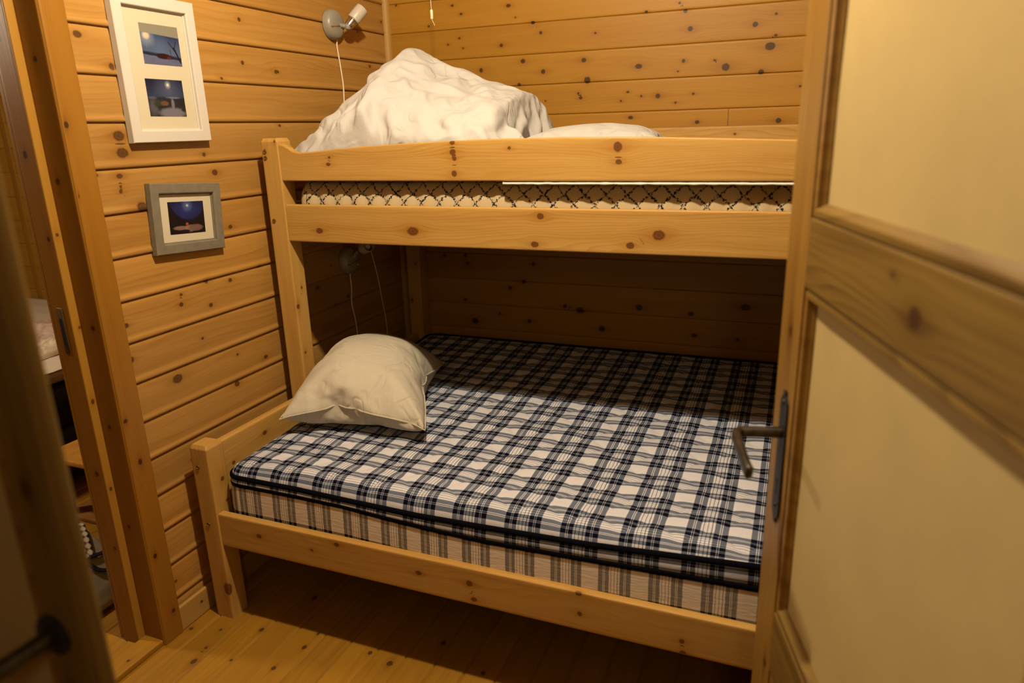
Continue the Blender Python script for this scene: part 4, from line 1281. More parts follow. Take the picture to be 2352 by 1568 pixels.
    712, 371, 1, 713, 414, 372, 713, 413, 1, 713, 456, 376, 713, 456, 1, 715, 498, 384, 714, 498, 1, 716, 540, 389, 714, 541, 3, 717, 583, 394, 715, 584, 6, 
    718, 626, 397, 716, 626, 7, 719, 668, 404, 717, 669, 2, 720, 711, 404, 719, 711, 2, 721, 753, 408, 719, 754, 7, 722, 796, 409, 719, 795, 1, 722, 838, 407, 
    719, 838, 4, 722, 880, 403, 719, 880, 2, 721, 922, 395, 719, 922, 2, 720, 964, 390, 719, 965, 5, 719, 1006, 385, 719, 1007, 2, 718, 1049, 378, 718, 1050, 5, 
    716, 1090, 365, 717, 1092, 1, 715, 1133, 359, 717, 1136, 2, 712, 1173, 343, 716, 1179, 2, 709, 1214, 330, 715, 1222, 5, 707, 1238, 293, 714, 1263, 14, 701, 
    1269, 264, 712, 1304, 29, 700, 1286, 224, 711, 1327, 65, 703, 1288, 181, 709, 1303, 99, 700, 1303, 141, 735, 62, 162, 740, 95, 188, 737, 77, 122, 744, 126, 
    218, 740, 105, 89, 747, 157, 247, 744, 130, 54, 748, 182, 281, 749, 162, 26, 751, 221, 298, 754, 201, 10, 751, 249, 329, 754, 244, 10, 753, 288, 345, 755, 
    286, 4, 754, 330, 352, 755, 328, 4, 755, 372, 360, 755, 370, 1, 755, 414, 363, 756, 413, 2, 757, 456, 371, 756, 455, 1, 757, 499, 375, 757, 498, 1, 759, 
    541, 382, 758, 541, 1, 760, 583, 387, 758, 584, 2, 761, 626, 392, 759, 627, 1, 762, 668, 397, 760, 669, 9, 764, 711, 402, 761, 712, 11, 765, 753, 405, 762, 
    753, 2, 765, 796, 404, 762, 796, 2, 765, 838, 398, 763, 838, 1, 765, 880, 398, 763, 880, 5, 764, 922, 393, 762, 922, 4, 763, 964, 387, 762, 965, 2, 762, 
    1006, 378, 761, 1007, 4, 760, 1048, 368, 761, 1050, 2, 759, 1090, 361, 760, 1093, 4, 758, 1133, 353, 760, 1136, 1, 755, 1174, 341, 759, 1179, 3, 751, 1212, 
    319, 758, 1221, 10, 747, 1251, 300, 757, 1263, 17, 742, 1279, 268, 756, 1304, 29, 742, 1291, 226, 754, 1326, 66, 738, 1311, 189, 742, 1330, 106, 737, 1325, 
    148, 779, 60, 161, 782, 83, 197, 781, 81, 124, 784, 112, 228, 783, 94, 83, 787, 143, 257, 787, 125, 53, 791, 180, 277, 792, 161, 30, 792, 209, 308, 795, 
    203, 25, 794, 249, 322, 797, 243, 11, 796, 288, 339, 798, 285, 11, 797, 330, 345, 798, 327, 4, 796, 373, 346, 798, 370, 5, 798, 414, 357, 799, 412, 1, 798, 
    456, 359, 799, 455, 5, 799, 498, 367, 800, 498, 2, 801, 541, 372, 801, 541, 1, 801, 584, 374, 802, 584, 1, 803, 626, 380, 802, 627, 1, 804, 669, 386, 803, 
    669, 2, 805, 712, 388, 804, 712, 7, 801, 754, 382, 805, 754, 10, 806, 795, 391, 806, 796, 2, 807, 837, 390, 806, 838, 3, 807, 880, 388, 806, 880, 2, 807, 
    922, 384, 805, 923, 2, 805, 964, 377, 805, 965, 7, 803, 1005, 366, 804, 1008, 2, 803, 1048, 361, 804, 1050, 6, 801, 1090, 353, 803, 1093, 1, 799, 1132, 343, 
    803, 1135, 8, 797, 1172, 328, 802, 1179, 8, 794, 1214, 317, 801, 1221, 16, 790, 1252, 296, 800, 1263, 23, 785, 1285, 268, 798, 1304, 36, 782, 1308, 232, 
    792, 1308, 78, 779, 1326, 193, 785, 1332, 112, 778, 1340, 153, 823, 58, 160, 826, 81, 196, 825, 80, 123, 828, 107, 229, 827, 89, 81, 831, 137, 260, 831, 
    122, 55, 833, 170, 286, 836, 160, 35, 836, 209, 302, 838, 201, 25, 837, 246, 323, 841, 242, 16, 839, 288, 329, 841, 284, 12, 838, 331, 332, 841, 327, 5, 
    837, 373, 333, 842, 369, 4, 839, 414, 346, 842, 412, 3, 840, 457, 350, 842, 455, 2, 838, 500, 348, 843, 498, 6, 839, 543, 352, 844, 540, 2, 842, 585, 360, 
    845, 583, 1, 843, 628, 365, 845, 626, 2, 844, 670, 368, 846, 669, 2, 844, 713, 370, 847, 712, 2, 841, 755, 366, 847, 754, 3, 839, 797, 362, 848, 796, 7, 
    848, 837, 375, 849, 838, 2, 848, 879, 376, 849, 880, 2, 848, 921, 371, 848, 923, 5, 847, 963, 366, 848, 965, 1, 846, 1005, 359, 847, 1008, 4, 845, 1048, 
    351, 847, 1051, 2, 842, 1089, 339, 846, 1093, 4, 840, 1131, 330, 846, 1136, 8, 839, 1173, 322, 845, 1179, 14, 837, 1215, 310, 843, 1220, 24, 833, 1254, 291, 
    842, 1262, 32, 828, 1289, 267, 841, 1303, 42, 825, 1314, 232, 833, 1322, 79, 821, 1336, 196, 828, 1331, 120, 820, 1351, 156, 868, 57, 159, 870, 86, 190, 
    866, 63, 117, 872, 106, 228, 871, 83, 80, 875, 137, 256, 875, 120, 59, 876, 175, 275, 879, 160, 43, 879, 205, 305, 882, 201, 33, 879, 247, 309, 882, 243, 
    27, 879, 289, 311, 883, 285, 20, 877, 332, 311, 884, 327, 12, 879, 373, 322, 885, 369, 7, 873, 415, 318, 885, 412, 5, 878, 457, 329, 885, 455, 3, 879, 500, 
    333, 886, 498, 2, 879, 543, 336, 886, 541, 9, 878, 586, 336, 888, 583, 1, 881, 628, 344, 889, 626, 5, 881, 671, 346, 889, 669, 2, 881, 714, 347, 890, 711, 
    2, 873, 754, 337, 890, 754, 1, 879, 795, 347, 891, 796, 2, 883, 836, 351, 891, 838, 6, 886, 879, 354, 892, 881, 7, 879, 919, 341, 891, 923, 1, 884, 961, 
    343, 890, 965, 7, 884, 1003, 338, 890, 1008, 2, 882, 1046, 330, 890, 1050, 5, 884, 1088, 326, 889, 1093, 10, 882, 1131, 318, 888, 1135, 17, 881, 1173, 309, 
    886, 1177, 28, 878, 1214, 298, 885, 1220, 34, 876, 1255, 285, 883, 1260, 46, 872, 1292, 265, 883, 1302, 52, 868, 1316, 230, 875, 1331, 82, 864, 1340, 195, 
    867, 1350, 119, 861, 1363, 159, 912, 58, 156, 913, 76, 194, 909, 52, 113, 917, 104, 226, 915, 81, 83, 917, 142, 244, 920, 119, 64, 918, 163, 281, 922, 160, 
    53, 919, 206, 286, 924, 201, 45, 918, 248, 287, 924, 243, 38, 919, 290, 294, 925, 285, 31, 918, 333, 297, 922, 328, 33, 907, 373, 288, 925, 369, 22, 912, 
    414, 299, 926, 412, 18, 914, 458, 305, 926, 455, 16, 911, 500, 304, 924, 498, 21, 914, 543, 310, 929, 539, 10, 915, 586, 314, 931, 582, 6, 915, 629, 316, 
    932, 625, 4, 914, 672, 318, 932, 668, 3, 914, 714, 320, 933, 711, 2, 912, 757, 318, 933, 753, 3, 907, 799, 314, 934, 796, 2, 896, 839, 309, 934, 838, 2, 
    915, 874, 322, 934, 881, 2, 917, 917, 320, 934, 923, 3, 921, 959, 319, 934, 966, 5, 922, 1002, 317, 933, 1008, 8, 922, 1044, 312, 932, 1051, 15, 923, 1087, 
    307, 931, 1093, 20, 921, 1129, 298, 930, 1135, 29, 921, 1171, 293, 928, 1177, 39, 919, 1213, 284, 925, 1217, 51, 918, 1255, 275, 925, 1260, 55, 914, 1295, 
    261, 924, 1301, 65, 909, 1327, 233, 917, 1336, 88, 905, 1353, 200, 909, 1359, 122, 903, 1373, 162, 953, 74, 148, 957, 74, 190, 953, 47, 115, 960, 109, 215, 
    959, 79, 88, 956, 123, 255, 962, 120, 75, 955, 165, 256, 963, 161, 69, 957, 207, 264, 963, 204, 64, 956, 249, 266, 959, 246, 63, 953, 292, 267, 961, 288, 
    56, 943, 332, 260, 962, 330, 50, 939, 375, 259, 960, 373, 47, 947, 415, 274, 951, 415, 53, 946, 458, 276, 961, 455, 42, 947, 501, 279, 965, 498, 36, 946, 
    545, 281, 965, 541, 34, 944, 588, 282, 962, 585, 35, 939, 630, 280, 954, 626, 40, 942, 672, 285, 961, 668, 35, 939, 715, 284, 963, 711, 33, 929, 756, 278, 
    963, 753, 33, 915, 795, 271, 964, 795, 33, 932, 831, 285, 964, 838, 33, 943, 872, 288, 965, 880, 33, 945, 915, 286, 966, 923, 33, 943, 957, 281, 967, 965, 
    34, 949, 999, 282, 966, 1008, 36, 953, 1042, 281, 956, 1047, 51, 956, 1084, 279, 963, 1089, 49, 958, 1127, 276, 965, 1131, 53, 959, 1169, 272, 966, 1174, 
    59, 959, 1212, 266, 965, 1216, 66, 956, 1252, 255, 965, 1257, 73, 956, 1295, 251, 964, 1299, 79, 952, 1333, 232, 960, 1338, 97, 947, 1362, 202, 952, 1367, 
    127, 945, 1383, 165, 986, 46, 158, 1001, 74, 187, 996, 41, 117, 992, 82, 227, 1001, 80, 99, 994, 124, 232, 1002, 122, 93, 993, 166, 234, 1001, 164, 90, 986, 
    208, 231, 999, 206, 87, 987, 251, 234, 997, 249, 85, 978, 292, 230, 994, 291, 83, 974, 335, 230, 990, 334, 82, 977, 377, 238, 976, 374, 87, 975, 420, 241, 
    982, 417, 83, 958, 459, 234, 983, 460, 79, 962, 502, 238, 979, 503, 76, 966, 545, 242, 962, 542, 77, 968, 588, 246, 973, 584, 77, 967, 631, 247, 979, 626, 
    75, 966, 673, 248, 973, 669, 76, 957, 715, 244, 977, 711, 75, 937, 751, 235, 974, 753, 75, 949, 791, 244, 977, 795, 74, 941, 832, 242, 977, 838, 74, 958, 
    871, 246, 973, 880, 76, 966, 912, 247, 977, 922, 75, 971, 955, 247, 965, 963, 77, 977, 997, 247, 986, 1000, 74, 980, 1040, 245, 991, 1043, 77, 978, 1082, 
    241, 994, 1085, 79, 986, 1124, 242, 997, 1128, 83, 986, 1167, 237, 999, 1170, 86, 993, 1208, 239, 1001, 1212, 90, 996, 1251, 237, 1002, 1254, 95, 996, 1293, 
    233, 999, 1296, 105, 995, 1335, 227, 1001, 1338, 109, 990, 1370, 203, 994, 1373, 132, 986, 1394, 168, 1022, 22, 162, 1028, 41, 199, 1039, 41, 127, 1027, 84, 
    201, 1035, 83, 126, 1025, 126, 201, 1032, 125, 124, 1021, 168, 200, 1028, 167, 124, 1013, 210, 197, 1023, 209, 123, 1012, 252, 199, 1015, 251, 124, 1004, 
    294, 196, 1014, 294, 122, 1006, 337, 201, 1008, 336, 121, 1001, 379, 202, 1001, 379, 122, 995, 422, 202, 989, 420, 125, 986, 465, 201, 990, 463, 121, 971, 
    505, 196, 990, 506, 118, 968, 548, 199, 979, 548, 117, 973, 590, 202, 961, 587, 119, 960, 631, 203, 971, 629, 118, 975, 671, 205, 985, 669, 118, 973, 713, 
    203, 979, 711, 118, 959, 753, 197, 984, 753, 118, 969, 793, 204, 982, 795, 118, 966, 835, 205, 977, 837, 118, 954, 876, 202, 979, 880, 119, 974, 913, 203, 
    964, 919, 117, 976, 956, 202, 985, 956, 116, 990, 996, 204, 989, 999, 118, 998, 1038, 204, 1001, 1040, 119, 999, 1080, 201, 1004, 1082, 122, 1009, 1122, 
    204, 1012, 1124, 123, 1014, 1164, 203, 1015, 1166, 127, 1015, 1206, 201, 1023, 1208, 128, 1024, 1248, 204, 1024, 1250, 132, 1029, 1290, 205, 1033, 1291, 
    131, 1032, 1332, 204, 1035, 1334, 135, 1033, 1375, 201, 1036, 1376, 140, 1028, 1404, 171, 1060, 1, 167, 1056, 43, 166, 1052, 85, 165, 1048, 127, 164, 1044, 
    169, 163, 1040, 211, 162, 1036, 254, 162, 1030, 296, 161, 1024, 338, 161, 1017, 381, 162, 1011, 424, 162, 1005, 466, 162, 995, 508, 160, 986, 550, 159, 977, 
    592, 158, 961, 631, 160, 982, 668, 161, 985, 711, 161, 986, 753, 161, 982, 795, 162, 980, 837, 162, 960, 875, 158, 977, 914, 158, 990, 955, 160, 1002, 996, 
    161, 1012, 1037, 162, 1020, 1078, 162, 1029, 1120, 164, 1035, 1162, 165, 1041, 1204, 166, 1048, 1245, 168, 1054, 1287, 169, 1059, 1329, 171, 1065, 1372, 
    172, 1070, 1414, 174], (-0.272, -0.354, 0.006))
DUV = points([0, 2, 4, 0, 3, 4, 0, 3, 26, 0, 4, 23, 0, 5, 9, 0, 6, 9, 0, 7, 4, 0, 7, 4, 0, 8, 31, 1, 8, 2, 23, 9, 4, 2, 9, 30, 0, 10, 18, 0, 11, 46, 0, 11, 77, 0, 12, 
    107, 0, 38, 119, 0, 73, 129, 0, 112, 118, 1, 153, 105, 2, 195, 104, 0, 222, 128, 6, 253, 142, 17, 284, 156, 24, 317, 171, 21, 351, 182, 18, 386, 191, 20, 
    424, 198, 31, 460, 203, 41, 495, 212, 65, 529, 213, 72, 571, 224, 83, 610, 231, 69, 635, 253, 87, 669, 254, 101, 703, 275, 87, 729, 301, 98, 758, 319, 114, 
    787, 297, 113, 826, 309, 96, 846, 333, 91, 808, 339, 65, 778, 357, 31, 771, 376, 15, 801, 389, 39, 823, 372, 65, 841, 355, 84, 868, 340, 99, 898, 323, 109, 
    931, 305, 111, 965, 294, 116, 1001, 288, 115, 1037, 283, 119, 1072, 275, 124, 1107, 266, 126, 1142, 260, 133, 1177, 253, 146, 1210, 247, 132, 1250, 259, 
    152, 1280, 232, 154, 1320, 222, 0, 2, 4, 0, 2, 25, 0, 3, 7, 0, 4, 8, 0, 5, 32, 0, 6, 21, 0, 6, 25, 0, 7, 38, 21, 7, 10, 34, 8, 4, 42, 9, 32, 36, 9, 17, 35, 
    10, 24, 30, 11, 55, 21, 11, 90, 28, 12, 103, 31, 42, 114, 20, 74, 136, 1, 113, 153, 16, 151, 141, 33, 183, 130, 35, 220, 136, 25, 234, 169, 19, 270, 189, 
    13, 305, 209, 15, 339, 220, 29, 379, 224, 54, 416, 212, 65, 452, 225, 69, 486, 239, 79, 520, 245, 92, 556, 250, 97, 591, 263, 106, 625, 271, 118, 660, 279, 
    112, 686, 305, 113, 717, 323, 134, 746, 316, 133, 783, 330, 139, 821, 334, 125, 848, 353, 101, 822, 370, 83, 786, 387, 50, 769, 406, 36, 801, 417, 59, 824, 
    402, 83, 846, 385, 98, 876, 372, 109, 908, 358, 111, 942, 347, 122, 974, 336, 118, 1009, 327, 132, 1042, 313, 148, 1075, 299, 153, 1110, 291, 158, 1144, 
    278, 152, 1179, 285, 155, 1216, 284, 163, 1256, 278, 179, 1287, 254, 174, 1326, 251, 0, 1, 20, 0, 2, 9, 0, 3, 4, 0, 4, 4, 0, 4, 36, 5, 5, 47, 13, 6, 56, 30, 
    7, 60, 47, 8, 37, 67, 8, 4, 76, 9, 21, 72, 10, 9, 69, 10, 34, 55, 10, 67, 45, 11, 64, 36, 24, 64, 40, 59, 78, 38, 91, 105, 35, 125, 144, 29, 151, 176, 55, 
    172, 162, 67, 207, 157, 60, 241, 174, 40, 259, 215, 28, 294, 241, 34, 329, 248, 65, 368, 230, 96, 411, 223, 109, 448, 241, 110, 482, 253, 104, 512, 272, 
    117, 545, 272, 127, 579, 279, 135, 613, 290, 144, 647, 300, 146, 680, 315, 144, 705, 340, 151, 740, 347, 160, 775, 351, 158, 808, 365, 147, 837, 384, 118, 
    822, 403, 94, 795, 421, 68, 766, 437, 58, 801, 447, 81, 824, 431, 95, 854, 418, 109, 885, 405, 119, 917, 392, 115, 952, 384, 118, 986, 373, 133, 1019, 358, 
    164, 1038, 329, 177, 1079, 325, 183, 1115, 317, 187, 1149, 306, 192, 1183, 296, 197, 1221, 291, 198, 1257, 292, 203, 1292, 281, 211, 1324, 266, 3, 1, 15, 
    10, 2, 8, 15, 3, 4, 23, 4, 4, 26, 5, 16, 40, 5, 39, 44, 6, 38, 63, 7, 66, 77, 7, 57, 95, 8, 26, 107, 9, 4, 95, 9, 31, 93, 10, 54, 88, 11, 63, 73, 11, 44, 
    67, 16, 80, 74, 51, 86, 73, 89, 114, 68, 123, 158, 59, 141, 193, 71, 175, 193, 93, 201, 180, 93, 239, 189, 73, 258, 229, 57, 286, 259, 66, 322, 265, 100, 
    360, 242, 127, 407, 246, 122, 436, 275, 134, 469, 278, 129, 502, 296, 132, 537, 304, 151, 568, 302, 153, 601, 317, 165, 634, 325, 163, 665, 344, 179, 697, 
    347, 182, 731, 362, 183, 764, 379, 170, 789, 403, 167, 821, 420, 139, 802, 435, 118, 769, 442, 91, 769, 471, 81, 804, 481, 96, 834, 467, 113, 861, 451, 122, 
    894, 438, 130, 927, 425, 128, 961, 416, 137, 994, 402, 162, 1021, 381, 196, 1042, 351, 199, 1086, 356, 209, 1120, 346, 215, 1154, 333, 218, 1188, 324, 229, 
    1222, 311, 231, 1257, 305, 230, 1295, 305, 236, 1330, 297, 38, 1, 16, 43, 2, 19, 46, 3, 24, 51, 4, 26, 59, 4, 10, 63, 5, 11, 73, 6, 17, 92, 7, 46, 109, 7, 
    69, 117, 8, 58, 137, 8, 25, 129, 9, 42, 128, 10, 47, 114, 11, 34, 108, 12, 58, 101, 25, 81, 95, 42, 113, 106, 89, 130, 93, 107, 180, 90, 132, 210, 104, 164, 
    200, 113, 197, 209, 125, 233, 203, 109, 260, 237, 97, 281, 267, 110, 318, 274, 141, 358, 255, 157, 400, 268, 156, 433, 283, 152, 460, 309, 161, 498, 318, 
    153, 527, 339, 175, 555, 332, 171, 587, 348, 182, 621, 354, 193, 656, 360, 191, 686, 379, 206, 719, 387, 200, 750, 409, 204, 786, 419, 189, 802, 449, 161, 
    783, 467, 137, 755, 476, 113, 769, 501, 108, 805, 506, 114, 839, 497, 121, 872, 484, 125, 906, 472, 133, 939, 459, 146, 971, 445, 170, 997, 423, 204, 1017, 
    394, 231, 1053, 376, 233, 1093, 377, 227, 1129, 379, 237, 1160, 364, 247, 1190, 346, 249, 1226, 340, 259, 1259, 327, 259, 1296, 327, 266, 1330, 316, 71, 1, 
    4, 80, 2, 17, 82, 3, 11, 85, 3, 9, 93, 4, 18, 97, 5, 3, 107, 6, 19, 117, 7, 19, 137, 7, 51, 144, 8, 72, 145, 8, 60, 163, 9, 31, 157, 10, 28, 149, 11, 48, 
    136, 11, 79, 135, 20, 93, 129, 38, 126, 137, 79, 145, 125, 97, 192, 122, 122, 222, 136, 153, 210, 148, 187, 210, 156, 222, 220, 144, 252, 249, 140, 277, 
    274, 154, 315, 282, 177, 357, 275, 173, 388, 297, 185, 422, 302, 188, 456, 324, 174, 482, 353, 176, 515, 372, 199, 540, 364, 206, 577, 363, 201, 607, 384, 
    206, 641, 395, 220, 674, 403, 222, 707, 417, 227, 740, 429, 232, 776, 439, 210, 784, 471, 182, 756, 480, 157, 743, 504, 141, 770, 524, 144, 806, 523, 156, 
    836, 504, 161, 870, 492, 157, 906, 492, 157, 942, 485, 176, 972, 468, 209, 993, 440, 242, 1024, 417, 260, 1061, 402, 250, 1095, 409, 261, 1124, 390, 269, 
    1157, 378, 271, 1193, 372, 282, 1227, 358, 288, 1263, 352, 286, 1299, 352, 297, 1329, 334, 97, 1, 28, 116, 2, 15, 118, 2, 28, 125, 3, 10, 129, 4, 4, 133, 5, 
    5, 141, 6, 8, 151, 6, 23, 154, 7, 21, 175, 7, 50, 179, 8, 67, 181, 9, 61, 190, 10, 42, 182, 11, 60, 171, 11, 92, 167, 12, 114, 166, 42, 131, 164, 65, 163, 
    162, 99, 192, 156, 110, 229, 169, 143, 221, 180, 177, 222, 183, 211, 239, 174, 240, 266, 175, 270, 287, 190, 308, 290, 204, 347, 295, 207, 380, 309, 212, 
    412, 329, 198, 438, 356, 199, 470, 377, 200, 502, 396, 212, 536, 398, 233, 564, 384, 231, 595, 403, 227, 624, 424, 231, 658, 436, 243, 694, 442, 259, 728, 
    445, 266, 763, 455, 239, 769, 488, 206, 740, 501, 183, 740, 528, 173, 772, 550, 187, 809, 541, 206, 833, 516, 211, 866, 504, 203, 904, 502, 197, 941, 503, 
    216, 972, 486, 246, 997, 460, 272, 1028, 440, 283, 1061, 428, 280, 1097, 432, 284, 1131, 420, 291, 1164, 408, 305, 1194, 390, 311, 1236, 390, 302, 1273, 
    393, 320, 1296, 372, 325, 1331, 357, 124, 1, 4, 150, 1, 29, 157, 2, 40, 167, 3, 16, 172, 4, 14, 178, 5, 11, 183, 5, 9, 183, 6, 7, 191, 7, 21, 195, 8, 23, 
    214, 8, 50, 211, 9, 43, 204, 10, 71, 216, 11, 76, 215, 11, 100, 209, 12, 123, 202, 38, 143, 199, 68, 163, 197, 91, 197, 189, 99, 236, 200, 133, 235, 208, 
    167, 241, 205, 198, 264, 195, 227, 291, 207, 260, 298, 210, 295, 318, 220, 332, 324, 230, 365, 337, 223, 393, 360, 228, 427, 371, 235, 461, 381, 238, 497, 
    392, 244, 525, 414, 262, 555, 403, 260, 586, 421, 253, 613, 445, 254, 646, 460, 275, 681, 453, 292, 717, 458, 298, 750, 472, 269, 754, 505, 233, 729, 523, 
    211, 739, 551, 202, 774, 574, 226, 803, 552, 249, 831, 530, 258, 865, 519, 248, 901, 526, 247, 934, 509, 260, 968, 500, 279, 997, 481, 292, 1031, 469, 307, 
    1062, 458, 318, 1097, 449, 323, 1130, 436, 328, 1164, 424, 330, 1201, 421, 329, 1245, 428, 324, 1284, 430, 342, 1307, 409, 361, 1325, 380, 157, 1, 4, 174, 
    2, 4, 190, 2, 38, 190, 3, 51, 200, 4, 53, 208, 5, 52, 215, 5, 42, 218, 6, 8, 225, 7, 11, 230, 8, 10, 234, 9, 26, 243, 9, 58, 242, 10, 68, 244, 10, 102, 242, 
    11, 127, 237, 12, 147, 233, 27, 165, 233, 60, 180, 231, 83, 213, 222, 89, 252, 222, 122, 266, 228, 157, 275, 211, 179, 301, 211, 211, 324, 223, 245, 331, 
    243, 281, 326, 247, 318, 345, 249, 350, 363, 257, 384, 366, 267, 419, 370, 276, 453, 379, 281, 487, 392, 282, 511, 419, 292, 545, 423, 284, 573, 445, 284, 
    605, 462, 286, 638, 478, 305, 670, 466, 316, 703, 480, 322, 736, 494, 287, 723, 511, 262, 722, 547, 242, 741, 572, 233, 773, 592, 244, 811, 582, 273, 834, 
    556, 293, 864, 537, 297, 897, 522, 298, 932, 528, 308, 961, 508, 316, 994, 497, 314, 1031, 497, 319, 1071, 492, 332, 1107, 484, 346, 1138, 470, 346, 1173, 
    463, 342, 1211, 462, 337, 1253, 469, 352, 1286, 459, 373, 1302, 434, 392, 1311, 402, 189, 0, 4, 207, 1, 6, 222, 2, 23, 228, 3, 62, 236, 3, 73, 244, 4, 68, 
    250, 5, 45, 253, 6, 5, 261, 7, 5, 265, 8, 13, 262, 9, 45, 277, 9, 46, 279, 10, 67, 279, 10, 98, 275, 11, 120, 273, 12, 146, 270, 26, 172, 267, 51, 198, 265, 
    75, 229, 257, 85, 266, 252, 114, 287, 247, 145, 306, 244, 181, 319, 232, 196, 352, 243, 231, 358, 268, 266, 347, 277, 309, 361, 285, 344, 368, 290, 376, 
    386, 299, 411, 391, 297, 442, 409, 314, 473, 402, 318, 508, 418, 319, 536, 444, 306, 560, 470, 310, 593, 483, 315, 628, 495, 331, 663, 489, 319, 689, 513, 
    341, 717, 517, 317, 744, 522, 302, 740, 556, 280, 766, 570, 269, 775, 603, 268, 811, 608, 292, 838, 587, 304, 877, 568, 332, 890, 539, 343, 922, 525, 352, 
    955, 516, 347, 991, 522, 348, 1030, 509, 339, 1073, 522, 358, 1108, 509, 361, 1146, 506, 350, 1182, 506, 350, 1220, 505, 363, 1256, 498, 382, 1280, 479, 
    401, 1285, 446, 422, 1306, 421, 223, 0, 4, 242, 1, 10, 257, 2, 30, 263, 2, 67, 271, 3, 71, 277, 4, 55, 276, 5, 19, 291, 6, 15, 297, 7, 4, 298, 8, 26, 294, 
    8, 64, 302, 9, 76, 316, 10, 73, 313, 11, 93, 311, 11, 122, 308, 12, 149, 305, 27, 175, 302, 50, 203, 298, 66, 237, 292, 93, 263, 285, 126, 277, 284, 150, 
    304, 279, 176, 331, 265, 187, 365, 272, 220, 376, 295, 255, 367, 310, 300, 372, 321, 337, 379, 328, 372, 390, 329, 403, 408, 324, 432, 430, 343, 464, 423, 
    346, 500, 441, 332, 516, 474, 331, 546, 495, 337, 582, 503, 349, 620, 502, 357, 655, 511, 343, 678, 536, 341, 711, 552, 353, 744, 537, 339, 772, 556, 326, 
    757, 587, 309, 784, 609, 296, 810, 631, 310, 842, 618, 327, 874, 598, 355, 891, 567, 372, 920, 546, 380, 954, 537, 382, 989, 529, 380, 1031, 525, 362, 1069, 
    548, 376, 1110, 539, 360, 1148, 542, 363, 1187, 541, 374, 1221, 532, 393, 1249, 517, 414, 1267, 491, 436, 1277, 459, 435, 1314, 455, 263, 0, 4, 279, 1, 20, 
    294, 2, 38, 298, 2, 69, 304, 3, 57, 309, 4, 29, 320, 5, 23, 329, 6, 4, 332, 7, 5, 330, 8, 42, 328, 8, 83, 329, 9, 102, 337, 10, 102, 349, 11, 96, 346, 11, 
    120, 344, 12, 151, 341, 20, 183, 341, 51, 202, 337, 78, 225, 335, 102, 253, 328, 111, 287, 323, 128, 319, 314, 148, 349, 309, 176, 375, 310, 212, 385, 321, 
    247, 391, 335, 288, 394, 348, 327, 398, 353, 361, 411, 343, 385, 437, 360, 422, 440, 374, 458, 448, 376, 492, 466, 358, 503, 498, 359, 535, 514, 370, 575, 
    516, 382, 613, 516, 381, 644, 535, 370, 669, 558, 374, 706, 565, 384, 747, 559, 378, 784, 573, 358, 785, 603, 336, 769, 635, 329, 806, 647, 331, 843, 646, 
    354, 865, 628, 372, 896, 607, 380, 930, 588, 374, 964, 574, 380, 999, 565, 403, 1028, 552, 395, 1072, 562, 372, 1108, 575, 378, 1148, 572, 390, 1181, 562, 
    407, 1205, 541, 423, 1223, 514, 449, 1248, 499, 447, 1286, 496, 425, 1315, 490, 307, 0, 4, 321, 1, 20, 326, 1, 51, 332, 2, 69, 337, 3, 44, 347, 4, 27, 357, 
    5, 14, 366, 6, 4, 367, 7, 12, 361, 8, 33, 363, 8, 79, 363, 9, 108, 367, 9, 118, 379, 10, 112, 383, 11, 128, 374, 11, 162, 376, 16, 189, 372, 33, 224, 366, 
    53, 254, 381, 84, 266, 381, 110, 290, 375, 137, 313, 363, 164, 337, 357, 165, 377, 348, 204, 395, 346, 236, 414, 351, 271, 425, 364, 308, 430, 369, 344, 
    441, 374, 377, 455, 377, 413, 470, 397, 446, 472, 403, 481, 486, 389, 497, 515, 397, 534, 517, 406, 573, 533, 415, 611, 534, 401, 630, 561, 400, 663, 575, 
    405, 699, 581, 410, 742, 582, 407, 781, 592, 388, 784, 622, 367, 768, 654, 361, 806, 664, 353, 843, 674, 372, 871, 660, 376, 906, 646, 387, 939, 629, 401, 
    967, 607, 413, 996, 589, 419, 1034, 588, 396, 1071, 601, 393, 1112, 606, 408, 1143, 590, 418, 1158, 559, 440, 1187, 549, 453, 1219, 540, 454, 1255, 535, 
    441, 1288, 530, 412, 1310, 525, 350, 0, 4, 355, 1, 31, 361, 1, 51, 368, 2, 64, 372, 3, 54, 383, 4, 31, 391, 5, 25, 400, 6, 12, 395, 7, 33, 398, 8, 33, 392, 
    8, 55, 400, 9, 90, 403, 9, 119, 395, 10, 140, 399, 11, 159, 414, 11, 166, 398, 12, 207, 407, 33, 232, 406, 64, 258, 407, 58, 295, 400, 78, 325, 398, 106, 
    347, 406, 140, 330, 397, 172, 358, 385, 197, 403, 375, 228, 432, 369, 256, 454, 379, 293, 462, 392, 331, 465, 402, 366, 473, 408, 402, 485, 408, 437, 504, 
    429, 469, 506, 420, 492, 532, 432, 531, 533, 444, 572, 538, 446, 606, 551, 430, 622, 581, 430, 657, 596, 423, 688, 613, 437, 725, 610, 439, 764, 617, 415, 
    760, 643, 399, 776, 675, 392, 813, 685, 379, 844, 703, 388, 877, 692, 403, 907, 670, 417, 936, 647, 430, 965, 627, 440, 998, 614, 424, 1032, 624, 411, 1073, 
    634, 424, 1109, 622, 440, 1127, 593, 428, 1161, 593, 448, 1192, 583, 462, 1225, 574, 454, 1259, 570, 431, 1289, 566, 441, 1320, 548, 386, 0, 7, 389, 1, 20, 
    391, 1, 24, 404, 2, 43, 411, 3, 52, 416, 4, 47, 425, 5, 34, 432, 6, 27, 430, 7, 31, 431, 8, 46, 432, 8, 54, 432, 9, 67, 428, 10, 96, 431, 10, 136, 427, 10, 
    171, 429, 11, 193, 436, 12, 209, 416, 12, 256, 436, 46, 264, 435, 78, 288, 433, 97, 321, 433, 100, 358, 439, 134, 339, 431, 167, 367, 420, 198, 409, 410, 
